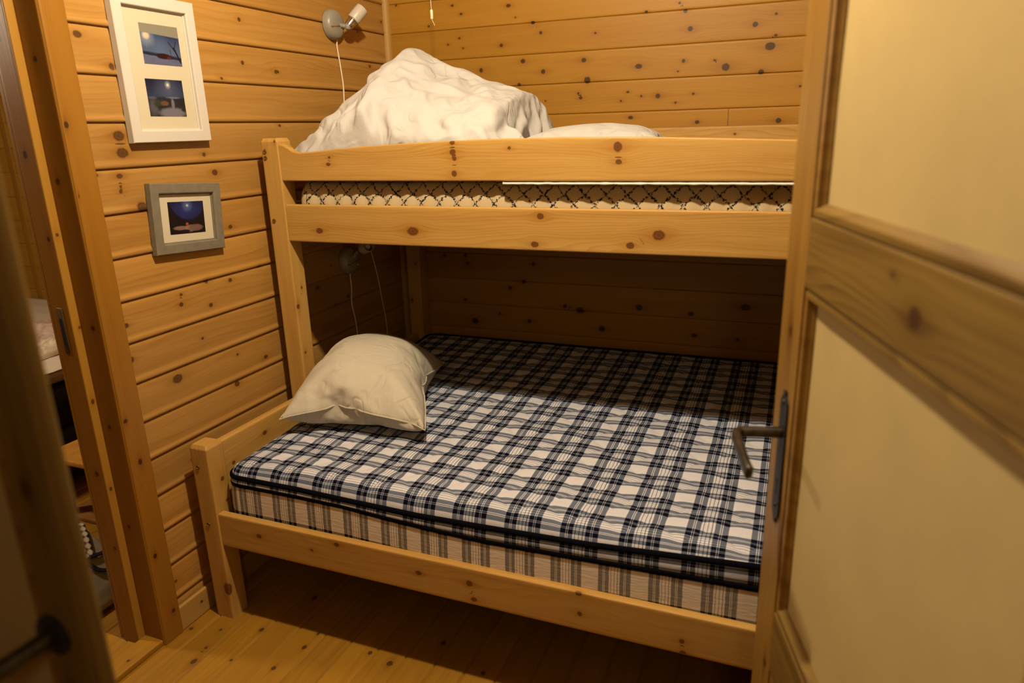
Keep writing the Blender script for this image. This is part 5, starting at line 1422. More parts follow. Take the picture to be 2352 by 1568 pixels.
    229, 439, 401, 248, 469, 405, 283, 484, 426, 321, 476, 438, 356, 480, 436, 387, 504, 441, 431, 515, 437, 461, 540, 454, 493, 543, 445, 527, 565, 468, 561, 
    561, 471, 594, 574, 459, 616, 602, 458, 650, 618, 446, 676, 640, 456, 712, 643, 468, 748, 643, 448, 763, 668, 432, 784, 695, 421, 817, 710, 405, 845, 729, 
    416, 877, 715, 433, 905, 687, 449, 934, 663, 460, 966, 647, 463, 1002, 641, 443, 1034, 655, 436, 1075, 659, 455, 1092, 628, 441, 1128, 629, 438, 1164, 628, 
    452, 1198, 618, 468, 1231, 608, 452, 1263, 605, 456, 1298, 591, 461, 1331, 575, 423, 0, 4, 430, 1, 5, 436, 2, 6, 437, 2, 12, 445, 3, 29, 453, 4, 41, 458, 5, 
    48, 458, 6, 52, 465, 7, 43, 466, 8, 52, 463, 8, 70, 472, 9, 69, 468, 10, 86, 462, 10, 125, 463, 10, 167, 461, 11, 203, 459, 11, 231, 460, 18, 252, 442, 17, 
    297, 463, 56, 305, 470, 91, 322, 465, 119, 345, 443, 134, 379, 464, 172, 390, 453, 200, 424, 441, 220, 454, 438, 246, 480, 440, 279, 502, 464, 312, 484, 
    476, 347, 484, 472, 383, 507, 465, 421, 539, 471, 462, 547, 461, 480, 577, 476, 516, 583, 473, 552, 599, 494, 581, 604, 488, 610, 624, 482, 641, 642, 473, 
    669, 662, 476, 704, 671, 489, 738, 670, 477, 767, 689, 463, 797, 704, 448, 816, 733, 433, 845, 753, 446, 875, 735, 459, 909, 712, 478, 935, 684, 486, 968, 
    670, 483, 1004, 670, 463, 1036, 684, 466, 1076, 677, 481, 1099, 650, 458, 1130, 660, 452, 1166, 661, 463, 1203, 652, 478, 1238, 642, 485, 1265, 619, 491, 
    1294, 597, 496, 1320, 573, 463, 0, 11, 474, 1, 5, 480, 2, 4, 480, 3, 4, 479, 3, 7, 479, 4, 14, 486, 5, 25, 492, 6, 52, 494, 7, 65, 499, 7, 72, 501, 8, 70, 
    488, 9, 98, 486, 10, 114, 497, 11, 121, 497, 11, 164, 496, 11, 207, 491, 11, 241, 485, 11, 270, 483, 29, 297, 465, 33, 339, 457, 68, 354, 459, 96, 379, 483, 
    128, 393, 471, 152, 425, 474, 185, 450, 476, 219, 461, 471, 240, 494, 472, 272, 518, 496, 303, 499, 506, 337, 500, 503, 376, 523, 497, 418, 554, 479, 448, 
    580, 495, 478, 590, 482, 501, 618, 498, 535, 625, 498, 568, 640, 514, 601, 646, 506, 631, 669, 505, 663, 686, 511, 698, 690, 514, 733, 700, 507, 766, 713, 
    490, 791, 732, 484, 829, 738, 464, 843, 771, 469, 878, 762, 485, 907, 742, 496, 940, 721, 506, 972, 705, 499, 1007, 705, 486, 1043, 711, 499, 1062, 680, 
    485, 1096, 685, 477, 1132, 690, 483, 1167, 682, 502, 1198, 663, 506, 1216, 626, 509, 1239, 599, 510, 1268, 575, 479, 1286, 567, 507, 0, 4, 514, 1, 18, 520, 
    2, 8, 515, 3, 22, 512, 3, 27, 516, 4, 13, 521, 5, 21, 526, 6, 41, 530, 6, 67, 536, 7, 71, 530, 8, 94, 529, 9, 102, 523, 10, 120, 520, 10, 145, 524, 11, 160, 
    516, 11, 199, 510, 12, 234, 520, 12, 271, 513, 15, 308, 503, 35, 342, 496, 69, 358, 497, 88, 389, 502, 112, 420, 506, 149, 428, 509, 183, 447, 509, 211, 
    471, 506, 235, 501, 502, 259, 532, 520, 295, 525, 526, 330, 531, 522, 370, 557, 498, 402, 589, 486, 434, 614, 494, 467, 626, 516, 496, 632, 505, 518, 660, 
    510, 551, 673, 534, 585, 672, 532, 623, 691, 540, 660, 698, 537, 692, 715, 531, 724, 732, 517, 754, 751, 525, 788, 760, 530, 823, 748, 502, 835, 784, 496, 
    880, 785, 496, 916, 779, 506, 948, 764, 522, 976, 745, 511, 1011, 742, 519, 1026, 710, 506, 1060, 715, 508, 1097, 713, 514, 1129, 700, 520, 1151, 667, 498, 
    1164, 632, 489, 1183, 600, 486, 1212, 577, 485, 1244, 554, 485, 1273, 532, 549, 0, 12, 552, 1, 16, 554, 2, 21, 548, 3, 37, 546, 3, 15, 551, 4, 10, 556, 5, 
    29, 561, 6, 48, 565, 6, 68, 564, 7, 89, 564, 8, 110, 563, 9, 128, 559, 9, 144, 555, 10, 159, 553, 11, 178, 551, 12, 199, 546, 12, 233, 544, 22, 266, 541, 
    35, 300, 539, 49, 334, 539, 65, 367, 539, 92, 391, 536, 120, 413, 534, 136, 445, 539, 171, 462, 542, 202, 481, 542, 230, 505, 537, 251, 538, 538, 287, 556, 
    547, 322, 561, 525, 353, 591, 508, 387, 621, 502, 420, 642, 509, 453, 655, 519, 486, 666, 537, 517, 673, 527, 537, 701, 549, 572, 702, 561, 614, 710, 563, 
    651, 723, 553, 679, 743, 543, 710, 762, 551, 747, 759, 560, 783, 760, 565, 819, 763, 540, 829, 798, 533, 878, 792, 524, 917, 800, 528, 952, 793, 541, 984, 
    776, 542, 992, 740, 533, 1026, 743, 538, 1060, 730, 542, 1088, 708, 525, 1101, 677, 522, 1120, 641, 516, 1144, 606, 514, 1168, 580, 514, 1200, 561, 516, 
    1232, 541, 518, 1263, 521, 580, 0, 4, 580, 1, 37, 583, 2, 41, 583, 2, 31, 579, 3, 4, 576, 4, 30, 574, 4, 57, 568, 5, 77, 568, 6, 97, 573, 7, 117, 583, 7, 
    136, 571, 8, 164, 563, 9, 183, 556, 10, 196, 557, 10, 211, 568, 11, 225, 581, 12, 237, 577, 12, 272, 580, 35, 299, 584, 56, 329, 587, 76, 359, 583, 99, 387, 
    573, 125, 414, 568, 146, 443, 568, 158, 478, 573, 192, 494, 570, 215, 521, 572, 250, 542, 568, 278, 572, 568, 311, 588, 557, 351, 607, 539, 378, 638, 539, 
    410, 655, 550, 444, 660, 561, 478, 673, 562, 500, 701, 560, 531, 720, 566, 566, 733, 576, 605, 740, 585, 641, 748, 580, 672, 767, 578, 706, 777, 571, 739, 
    792, 566, 778, 796, 588, 806, 789, 573, 833, 811, 569, 874, 809, 565, 912, 801, 566, 948, 803, 569, 959, 768, 567, 995, 767, 567, 1015, 736, 563, 1041, 711, 
    562, 1066, 686, 558, 1096, 663, 557, 1125, 638, 549, 1155, 617, 537, 1187, 605, 539, 1219, 584, 539, 1251, 565, 549, 1271, 537, 615, 0, 7, 616, 1, 39, 612, 
    1, 21, 610, 2, 9, 614, 3, 4, 610, 4, 23, 605, 5, 46, 603, 5, 80, 597, 6, 111, 599, 6, 135, 596, 7, 163, 595, 8, 193, 595, 9, 208, 595, 10, 207, 595, 10, 
    200, 600, 11, 234, 594, 11, 261, 619, 12, 275, 624, 21, 310, 628, 35, 346, 629, 51, 378, 621, 75, 406, 602, 101, 434, 604, 136, 453, 603, 158, 481, 600, 
    178, 511, 603, 209, 531, 601, 239, 560, 597, 268, 592, 598, 300, 609, 595, 341, 618, 581, 369, 647, 583, 400, 666, 593, 433, 681, 604, 466, 696, 610, 501, 
    701, 605, 533, 719, 607, 565, 735, 612, 599, 752, 614, 632, 770, 610, 667, 784, 604, 700, 802, 608, 736, 808, 607, 771, 814, 602, 804, 830, 602, 840, 834, 
    604, 874, 819, 602, 909, 824, 607, 932, 796, 608, 965, 781, 605, 996, 765, 602, 1026, 743, 595, 1055, 722, 589, 1085, 702, 582, 1114, 682, 575, 1145, 663, 
    568, 1175, 645, 566, 1208, 627, 569, 1239, 606, 576, 1258, 576, 567, 1291, 566, 641, 0, 22, 638, 0, 9, 645, 1, 6, 647, 2, 9, 646, 3, 19, 641, 4, 40, 633, 5, 
    66, 635, 5, 78, 631, 6, 111, 621, 7, 113, 624, 7, 144, 628, 8, 176, 629, 9, 195, 631, 10, 203, 628, 10, 210, 625, 11, 221, 629, 11, 255, 629, 11, 296, 633, 
    11, 334, 636, 12, 371, 638, 12, 404, 638, 38, 431, 634, 73, 456, 632, 110, 476, 632, 139, 499, 632, 166, 524, 630, 195, 551, 631, 229, 578, 633, 270, 593, 
    634, 301, 611, 631, 327, 637, 628, 364, 650, 632, 395, 668, 639, 425, 688, 644, 456, 708, 643, 490, 722, 641, 525, 734, 643, 558, 750, 645, 589, 772, 646, 
    621, 792, 644, 655, 806, 637, 692, 821, 633, 729, 836, 634, 766, 840, 638, 802, 844, 637, 838, 842, 637, 877, 838, 637, 912, 833, 633, 947, 820, 630, 981, 
    808, 625, 1014, 792, 618, 1044, 771, 610, 1075, 748, 605, 1104, 727, 599, 1134, 706, 597, 1162, 684, 592, 1193, 666, 601, 1216, 638, 605, 1248, 616, 608, 
    1278, 593, 607, 1307, 571, 674, 0, 4, 670, 0, 26, 671, 1, 32, 674, 2, 35, 664, 3, 52, 661, 4, 69, 659, 4, 88, 662, 5, 100, 666, 6, 112, 657, 7, 110, 645, 8, 
    109, 643, 8, 132, 644, 9, 150, 647, 10, 163, 651, 11, 177, 660, 11, 212, 664, 11, 251, 664, 11, 295, 667, 11, 336, 671, 11, 374, 675, 12, 409, 675, 28, 436, 
    672, 64, 459, 668, 99, 482, 667, 131, 506, 666, 161, 529, 666, 196, 549, 665, 233, 570, 668, 262, 601, 668, 294, 622, 668, 328, 633, 670, 362, 646, 677, 
    393, 666, 682, 424, 684, 681, 456, 703, 677, 494, 711, 677, 525, 732, 677, 559, 744, 679, 593, 762, 681, 626, 785, 675, 661, 785, 676, 694, 804, 675, 726, 
    828, 672, 764, 836, 674, 801, 836, 675, 837, 837, 676, 876, 838, 673, 912, 827, 669, 949, 819, 666, 987, 809, 663, 1020, 795, 654, 1053, 779, 645, 1083, 
    751, 636, 1118, 737, 632, 1145, 713, 623, 1178, 703, 616, 1209, 686, 626, 1232, 656, 617, 1269, 642, 613, 1304, 622, 641, 1302, 596, 707, 0, 16, 703, 0, 36, 
    702, 1, 49, 700, 2, 60, 698, 3, 67, 696, 4, 76, 694, 4, 83, 690, 5, 78, 693, 6, 90, 685, 7, 87, 683, 8, 96, 678, 9, 101, 679, 9, 117, 680, 10, 133, 687, 10, 
    168, 695, 10, 203, 700, 11, 242, 702, 11, 285, 694, 12, 317, 702, 12, 358, 703, 20, 394, 702, 46, 420, 696, 82, 441, 689, 120, 461, 688, 150, 484, 693, 175, 
    511, 700, 199, 540, 699, 236, 559, 700, 269, 580, 699, 302, 595, 699, 336, 610, 699, 369, 627, 699, 406, 641, 700, 439, 657, 702, 471, 678, 712, 496, 710, 
    707, 535, 714, 717, 561, 738, 711, 598, 737, 706, 635, 756, 709, 667, 776, 712, 688, 805, 713, 723, 819, 701, 760, 811, 703, 799, 815, 709, 836, 825, 711, 
    872, 823, 705, 907, 809, 704, 946, 809, 700, 987, 799, 693, 1017, 775, 686, 1050, 761, 679, 1094, 753, 669, 1123, 725, 664, 1159, 722, 658, 1187, 700, 649, 
    1208, 672, 653, 1246, 675, 650, 1279, 651, 647, 1312, 627, 634, 1336, 599, 741, 0, 27, 739, 0, 40, 738, 1, 48, 736, 2, 56, 734, 3, 64, 732, 4, 70, 730, 5, 
    74, 725, 5, 79, 721, 6, 68, 718, 7, 74, 713, 8, 78, 710, 9, 83, 709, 10, 95, 716, 10, 127, 722, 10, 159, 724, 11, 189, 735, 11, 226, 736, 11, 262, 734, 12, 
    298, 729, 29, 336, 717, 51, 368, 713, 76, 394, 712, 111, 417, 719, 142, 445, 726, 153, 480, 728, 179, 505, 727, 212, 522, 732, 242, 547, 734, 273, 565, 737, 
    308, 575, 737, 342, 588, 740, 366, 619, 734, 399, 649, 731, 429, 672, 733, 462, 691, 729, 503, 679, 740, 540, 698, 757, 562, 728, 752, 596, 718, 749, 631, 
    742, 748, 658, 774, 746, 693, 795, 726, 721, 786, 735, 758, 799, 734, 798, 798, 741, 838, 808, 734, 871, 793, 742, 906, 800, 737, 945, 794, 722, 981, 772, 
    727, 1021, 770, 720, 1055, 757, 701, 1086, 727, 703, 1128, 714, 700, 1166, 718, 691, 1183, 687, 683, 1207, 661, 685, 1245, 661, 674, 1264, 629, 667, 1291, 
    604, 672, 1326, 592, 767, 0, 4, 747, 0, 6, 744, 1, 12, 740, 2, 19, 737, 3, 25, 737, 4, 30, 744, 5, 38, 751, 6, 55, 758, 6, 74, 753, 7, 101, 753, 8, 95, 749, 
    9, 94, 748, 10, 97, 748, 10, 115, 750, 11, 145, 758, 11, 180, 756, 12, 209, 752, 14, 240, 748, 34, 274, 740, 57, 311, 735, 78, 346, 737, 100, 374, 746, 126, 
    405, 757, 134, 444, 759, 164, 467, 759, 192, 489, 762, 220, 512, 768, 243, 541, 766, 279, 550, 774, 306, 578, 777, 341, 584, 772, 378, 595, 753, 415, 618, 
    748, 448, 645, 764, 460, 674, 761, 499, 663, 771, 540, 681, 791, 562, 715, 790, 597, 705, 790, 627, 731, 787, 659, 758, 766, 694, 758, 765, 726, 774, 767, 
    765, 777, 771, 804, 784, 774, 841, 792, 768, 876, 786, 759, 909, 769, 768, 948, 777, 749, 976, 749, 735, 1011, 737, 732, 1047, 725, 731, 1090, 707, 738, 
    1131, 720, 735, 1168, 711, 727, 1186, 680, 720, 1209, 653, 714, 1242, 637, 707, 1275, 624, 700, 1280, 589, 701, 1307, 565, 785, 0, 36, 785, 1, 10, 781, 2, 
    4, 781, 2, 19, 780, 3, 34, 774, 4, 11, 777, 5, 20, 786, 5, 55, 789, 6, 98, 795, 7, 125, 793, 8, 125, 787, 9, 117, 783, 10, 111, 783, 10, 111, 786, 11, 143, 
    787, 11, 169, 789, 12, 203, 791, 14, 237, 788, 31, 271, 779, 59, 306, 773, 84, 338, 773, 107, 366, 782, 121, 402, 790, 145, 435, 798, 163, 469, 798, 198, 
    481, 800, 220, 509, 803, 247, 533, 799, 287, 538, 813, 305, 574, 817, 335, 596, 813, 369, 610, 801, 412, 617, 787, 454, 622, 799, 467, 654, 795, 504, 650, 
    804, 545, 666, 825, 569, 700, 828, 605, 715, 820, 638, 701, 821, 667, 728, 811, 703, 742, 804, 737, 750, 804, 773, 758, 806, 806, 773, 799, 841, 767, 794, 
    876, 760, 789, 910, 749, 790, 949, 749, 782, 988, 743, 768, 1012, 718, 766, 1049, 710, 765, 1089, 697, 767, 1131, 700, 770, 1170, 703, 762, 1199, 682, 756, 
    1219, 653, 745, 1254, 650, 739, 1261, 615, 736, 1274, 579, 735, 1296, 548, 811, 0, 9, 819, 1, 20, 816, 2, 5, 815, 2, 29, 809, 3, 12, 809, 4, 4, 813, 5, 26, 
    816, 5, 74, 826, 6, 108, 833, 7, 129, 832, 8, 128, 822, 9, 109, 813, 10, 92, 818, 10, 112, 821, 11, 138, 822, 11, 171, 824, 12, 203, 826, 23, 232, 826, 32, 
    268, 816, 65, 299, 810, 83, 337, 807, 94, 372, 817, 122, 396, 824, 135, 434, 830, 173, 452, 834, 203, 473, 836, 218, 506, 831, 256, 512, 835, 295, 529, 848, 
    311, 565, 849, 343, 583, 845, 377, 594, 828, 413, 587, 829, 445, 612, 834, 475, 634, 830, 510, 637, 836, 549, 650, 855, 576, 682, 861, 610, 701, 856, 646, 
    705, 838, 679, 696, 838, 713, 712, 835, 747, 724, 838, 777, 743, 839, 810, 763, 837, 847, 760, 831, 882, 753, 822, 913, 736, 815, 946, 724, 810, 983, 718, 
    805, 1018, 708, 797, 1049, 691, 799, 1087, 691, 801, 1125, 690, 801, 1166, 686, 797, 1201, 677, 788, 1232, 661, 780, 1263, 644, 768, 1285, 617, 759, 1303, 
    585, 770, 1305, 550, 845, 0, 8, 850, 1, 4, 853, 2, 4, 853, 2, 23, 847, 3, 6, 850, 4, 10, 849, 4, 49, 853, 5, 79, 858, 6, 92, 858, 7, 99, 855, 8, 96, 840, 9, 
    74, 852, 10, 87, 857, 10, 110, 855, 11, 145, 858, 11, 171, 860, 12, 202, 862, 21, 233, 862, 39, 265, 847, 47, 307, 839, 63, 346, 839, 80, 378, 848, 106, 
    403, 852, 146, 414, 864, 176, 443, 866, 188, 476, 867, 227, 489, 867, 268, 500, 873, 290, 534, 878, 322, 551, 865, 357, 552, 860, 391, 563, 862, 420, 584, 
    854, 456, 587, 851, 489, 603, 865, 515, 624, 871, 549, 642, 868, 590, 652, 883, 617, 674, 877, 652, 677, 865, 688, 676, 867, 720, 692, 868, 753, 706, 873, 
    778, 734, 871, 818, 749, 850, 844, 725, 846, 879, 720, 856, 917, 727, 847, 943, 703, 841, 979, 694, 835, 1014, 685, 828, 1048, 673, 819, 1081, 661, 809, 
    1115, 653, 814, 1154, 650, 817, 1190, 643, 815, 1223, 629, 814, 1256, 612, 809, 1290, 599, 792, 1321, 593, 769, 1335, 568, 881, 0, 4, 884, 1, 20, 892, 1, 7, 
    889, 2, 4, 890, 3, 8, 891, 4, 28, 889, 4, 64, 888, 5, 74, 879, 6, 62, 875, 7, 58, 871, 8, 55, 881, 9, 69, 890, 10, 83, 892, 10, 114, 890, 11, 148, 886, 11, 
    182, 882, 11, 216, 882, 12, 248, 881, 13, 279, 877, 31, 318, 874, 55, 352, 876, 83, 374, 877, 119, 383, 887, 148, 408, 897, 164, 444, 899, 194, 463, 901, 
    236, 477, 905, 278, 497, 909, 297, 530, 900, 332, 525, 892, 370, 530, 891, 404, 544, 893, 431, 568, 887, 465, 576, 887, 492, 601, 884, 528, 597, 898, 555, 
    620, 892, 595, 626, 903, 625, 644, 892, 660, 644, 897, 693, 659, 895, 728, 671, 904, 749, 700, 909, 777, 723, 903, 821, 731, 879, 844, 705, 875, 879, 698, 
    889, 915, 710, 881, 942, 686, 871, 976, 673, 866, 1015, 668, 856, 1048, 652, 846, 1081, 637, 833, 1111, 623, 817, 1143, 610, 807, 1176, 602, 802, 1209, 587, 
    798, 1242, 569, 795, 1277, 558, 795, 1313, 553, 799, 1352, 552, 921, 0, 10, 921, 1, 4, 926, 2, 25, 929, 2, 8, 929, 3, 20, 924, 4, 47, 925, 4, 63, 921, 5, 
    60, 911, 6, 43, 908, 7, 36, 911, 8, 51, 918, 9, 65, 908, 9, 98, 906, 9, 130, 908, 10, 164, 911, 10, 194, 913, 11, 224, 915, 11, 254, 917, 12, 282, 915, 32, 
    314, 912, 60, 340, 913, 93, 355, 919, 121, 378, 926, 139, 410, 928, 172, 427, 934, 198, 456, 935, 247, 466, 942, 273, 504, 945, 303, 526, 935, 338, 517, 
    925, 378, 519, 926, 406, 542, 923, 441, 550, 921, 473, 568, 921, 497, 596, 915, 529, 580, 919, 564, 592, 926, 597, 611, 922, 633, 613, 929, 663, 634, 927, 
    699, 636, 929, 732, 655, 934, 758, 684, 943, 780, 712, 937, 819, 713, 920, 847, 693, 914, 881, 682, 917, 920, 682, 916, 956, 685, 901, 975, 653, 899, 1019, 
    653, 887, 1052, 630, 873, 1080, 608, 864, 1114, 599, 856, 1149, 593, 844, 1176, 573, 834, 1205, 550, 823, 1234, 530, 823, 1271, 528, 830, 1309, 541, 823, 
    1347, 527, 948, 0, 36, 944, 1, 32, 957, 2, 7, 953, 2, 35, 954, 3, 46, 959, 4, 53, 958, 5, 48, 951, 5, 37, 942, 6, 23, 942, 7, 45, 942, 8, 67, 941, 8, 88, 
    942, 9, 108, 935, 10, 121, 942, 10, 157, 943, 11, 185, 937, 11, 207, 931, 12, 232, 935, 32, 261, 941, 51, 293, 949, 68, 325, 952, 96, 347, 958, 115, 378, 
    959, 148, 394, 960, 179, 412, 968, 200, 448, 970, 253, 462, 979, 275, 503, 980, 309, 518, 969, 343, 507, 961, 382, 510, 959, 415, 523, 962, 447, 540, 959, 
    465, 572, 958, 499, 590, 949, 530, 570, 954, 562, 586, 954, 600, 590, 956, 634, 603, 961, 666, 619, 959, 703, 622, 962, 735, 638, 968, 760, 668, 976, 784, 
    699, 969, 819, 692, 962, 853, 683, 956, 888, 690, 955, 923, 683, 951, 958, 675, 933, 975, 638, 931, 1026, 638, 916, 1055, 607, 903, 1084, 587, 898, 1120, 
    587, 889, 1153, 576, 879, 1184, 557, 871, 1217, 538, 855, 1230, 509, 853, 1268, 508, 858, 1310, 520, 858, 1351, 523, 976, 0, 56, 968, 0, 21, 979, 1, 33, 
    988, 2, 42, 989, 3, 40, 982, 4, 24, 981, 5, 15, 978, 5, 9, 977, 6, 27, 977, 7, 43, 976, 8, 59, 973, 9, 76, 971, 9, 92, 969, 10, 125, 973, 10, 150, 961, 11, 
    165, 965, 12, 194, 966, 12, 231, 970, 31, 256, 976, 45, 289, 982, 73, 314, 986, 98, 339, 990, 124, 365, 994, 146, 394, 996, 179, 407, 1003, 202, 440, 1005, 
    253, 455, 1013, 278, 495, 1012, 314, 504, 1004, 350, 508, 997, 386, 504, 995, 421, 514, 998, 432, 550, 1000, 457, 576, 998, 496, 582, 988, 531, 565, 988, 
    567, 571, 991, 599, 589, 993, 632, 605, 994, 668, 601, 996, 702, 619, 996, 738, 627, 1000, 766, 650, 1009, 787, 685, 1005, 825, 690, 999, 861, 691, 993, 
    895, 682, 980, 920, 658, 981, 958, 656, 965, 982, 621, 962, 1032, 621, 949, 1067, 599, 936, 1089, 574, 931, 1125, 572, 923, 1161, 569, 910, 1181, 539, 894, 
    1205, 513, 886, 1234, 492, 886, 1274, 495, 889, 1314, 503, 886, 1351, 501, 999, 0, 45, 1007, 0, 16, 1011, 1, 11, 1014, 2, 15, 1018, 3, 18, 1013, 4, 4, 1017, 
    5, 4, 1007, 5, 29, 1005, 6, 47, 1003, 7, 65, 1003, 8, 80, 1002, 8, 95, 1002, 9, 109, 1002, 10, 121, 989, 11, 125, 995, 11, 158, 1000, 12, 191, 1003, 12, 
    224, 1008, 22, 257, 1013, 49, 282, 1020, 77, 306, 1027, 91, 339, 1031, 116, 365, 1032, 150, 380, 1033, 178, 405, 1037, 203, 432, 1039, 242, 459, 1023, 285, 
    460, 1020, 321, 469, 1026, 356, 479, 1031, 389, 494, 1031, 423, 509, 1034, 431, 548, 1037, 457, 573, 1033, 495, 571, 1025, 533, 560, 1025, 568, 568, 1027, 
    603, 580, 1032, 629, 606, 1033, 665, 613, 1032, 702, 601, 1031, 739, 622, 1033, 770, 638, 1042, 791, 672, 1036, 831, 676, 1034, 866, 685, 1025, 898, 667, 
    1011, 922, 638, 1011, 961, 630, 997, 993, 605, 994, 1037, 604, 980, 1062, 580, 974, 1098, 573, 971, 1135, 567, 963, 1167, 552, 948, 1202, 547, 936, 1217, 
    513, 928, 1245, 492, 923, 1281, 484, 918, 1317, 483, 902, 1346, 468, 1037, 0, 40, 1045, 0, 18, 1046, 1, 4, 1049, 2, 7, 1051, 3, 5, 1048, 4, 8, 1042, 5, 28, 
    1038, 5, 15, 1034, 6, 28, 1033, 7, 47, 1028, 8, 57, 1021, 9, 67, 1017, 9, 78, 1019, 10, 91, 1024, 11, 119, 1032, 11, 154, 1039, 12, 183, 1044, 17, 213, 
    1048, 36, 243, 1054, 56, 272, 1059, 66, 307, 1065, 84, 338, 1069, 112, 362, 1069, 145, 381, 1068, 181, 398, 1072, 205, 425, 1061, 247, 432, 1057, 289, 448, 
    1056, 323, 458, 1065, 353, 480, 1070, 390, 483, 1069, 425, 496, 1070, 434, 537, 1071, 462, 563, 1064, 497, 554, 1059, 535, 551, 1060, 569, 560, 1063, 604, 
    575, 1067, 631, 599, 1068, 664, 613, 1067, 701, 601, 1066, 740, 613, 1069, 771, 632, 1075, 797, 660, 1071, 835, 668, 1067, 871, 669, 1055, 896, 642, 1046, 
    930, 616, 1037, 965, 598, 1032, 1004, 595, 1023, 1039, 584, 1014, 1073, 575, 1005, 1101, 551, 1008, 1140, 554, 1005, 1177, 552, 995, 1210, 542, 981, 1240, 
    525, 972, 1259, 494, 958, 1287, 474, 943, 1318, 456, 922, 1341, 431, 1071, 0, 23, 1080, 0, 30, 1081, 1, 4, 1084, 2, 5, 1085, 3, 16, 1075, 4, 32, 1077, 5, 
    29, 1073, 5, 14, 1069, 6, 33, 1066, 7, 38, 1063, 8, 50, 1059, 9, 59, 1058, 10, 70, 1061, 10, 90, 1064, 11, 115, 1071, 11, 149, 1078, 11, 185, 1082, 12, 217, 
    1085, 23, 246, 1088, 43, 276, 1095, 66, 303, 1098, 93, 327, 1095, 126, 341, 1098, 158, 364, 1103, 184, 392, 1102, 215, 410, 1096, 254, 429, 1089, 284, 461, 
    1091, 319, 468, 1099, 357, 465, 1108, 388, 484, 1105, 425, 489, 1106, 436, 531, 1105, 467, 555, 1099, 502, 552, 1093, 537, 541, 1095, 569, 558, 1098, 601, 
    575, 1100, 635, 587, 1095, 671, 589, 1103, 706, 601, 1101, 743, 604, 1105, 771, 628, 1104, 806, 642, 1104, 839, 657, 1099, 875, 647, 1091, 910, 626, 1082, 
    941, 598, 1073, 976, 584, 1065, 1011, 579, 1057, 1046, 577, 1048, 1079, 564, 1039, 1110, 547, 1030, 1141, 526, 1037, 1181, 533, 1039, 1218, 537, 1030, 1252, 
    527, 1014, 1276, 501, 992, 1294, 463, 969, 1322, 431, 952, 1357, 411, 1105, 0, 14, 1109, 0, 7, 1119, 1, 5, 1114, 2, 28, 1113, 3, 40, 1109, 4, 43, 1109, 4, 
    14, 1107, 5, 24, 1101, 6, 20, 1101, 7, 34, 1101, 8, 53, 1100, 9, 71, 1096, 9, 90, 1101, 10, 88, 1102, 11, 111, 1108, 11, 146, 1113, 11, 180, 1113, 13, 205, 
    1118, 30, 238, 1123, 46, 270, 1123, 79, 285, 1127, 107, 309, 1131, 133, 334, 1135, 161, 361, 1140, 186, 389, 1138, 216, 409, 1132, 254, 431, 1126, 281, 463, 
    1128, 316, 470, 1136, 353, 466, 1142, 389, 472, 1141, 425, 484, 1142, 438, 525, 1140, 472, 542, 1130, 504, 529, 1130, 541, 528, 1124, 576, 535, 1126, 609, 
    551, 1121, 644, 555, 1126, 681, 563, 1134, 715, 576, 1136, 747, 594, 1136, 779, 614, 1139, 807, 639, 1138, 844, 638, 1131, 880, 620, 1126, 918, 606, 1116, 
    949, 586, 1107, 983, 576, 1099, 1018, 577, 1090, 1050, 562, 1083, 1085, 552, 1074, 1118, 542, 1064, 1142, 516, 1058, 1182, 505, 1069, 1220, 517, 1066, 1256, 
    518, 1047, 1282, 490, 1022, 1307, 449, 999, 1330, 413, 985, 1366, 401, 1145, 0, 4, 1148, 0, 27, 1144, 1, 41, 1145, 2, 53, 1146, 3, 56, 1145, 4, 46, 1142, 5, 
    26, 1136, 5, 4, 1137, 6, 21, 1130, 7, 52, 1128, 8, 75, 1129, 8, 93, 1131, 9, 101, 1134, 10, 101, 1136, 11, 103, 1141, 11, 137, 1146, 12, 171, 1148, 12, 207, 
    1153, 23, 237, 1154, 55, 254, 1158, 84, 276, 1162, 108, 303, 1165, 135, 327, 1171, 161, 356, 1176, 187, 387, 1177, 218, 405, 1171, 244, 435, 1167, 280, 456, 
    1170, 315, 463, 1176, 352, 465, 1180, 388, 467, 1177, 425, 476, 1179, 441, 513, 1178, 477, 519, 1173, 512, 506, 1176, 549, 510, 1169, 582, 523, 1157, 617, 
    522, 1157, 652, 533, 1164, 687, 545, 1170, 721, 557, 1172, 749, 582, 1170, 784, 600, 1174, 811, 623, 1171, 850, 615, 1167, 888, 601, 1158, 922, 587, 1150, 
    956, 580, 1142, 991, 576, 1133, 1024, 562, 1126, 1058, 548, 1117, 1090, 533, 1109, 1125, 533, 1098, 1146, 506, 1090, 1181, 490, 1089, 1221, 488, 1093, 1257, 
    493, 1074, 1284, 464, 1050, 1307, 427, 1033, 1335, 401, 1027, 1371, 402, 1185, 0, 3, 1176, 1, 3, 1177, 1, 25, 1182, 2, 53, 1180, 3, 48, 1178, 4, 32, 1170, 
    5, 4, 1172, 5, 4, 1169, 6, 33, 1165, 7, 59, 1164, 8, 74, 1164, 9, 82, 1164, 9, 81, 1159, 10, 70, 1170, 11, 102, 1174, 11, 137, 1179, 11, 172, 1180, 12, 195, 
    1188, 25, 227, 1190, 56, 246, 1196, 78, 274, 1201, 109, 292, 1201, 113, 328, 1207, 150, 351, 1211, 188, 382, 1212, 227, 389, 1214, 254, 413, 1194, 287, 412, 
    1199, 321, 422, 1212, 354, 432, 1222, 385, 448, 1220, 421, 463, 1221, 446, 494, 1218, 481, 490, 1226, 519, 502, 1229, 555, 492, 1220, 590, 505, 1203, 612, 
    534, 1196, 646, 549, 1201, 681, 557, 1208, 716, 557, 1208, 752, 567, 1208, 785, 588, 1209, 818, 603, 1204, 855, 591, 1200, 893, 580, 1193, 928, 579, 1185, 
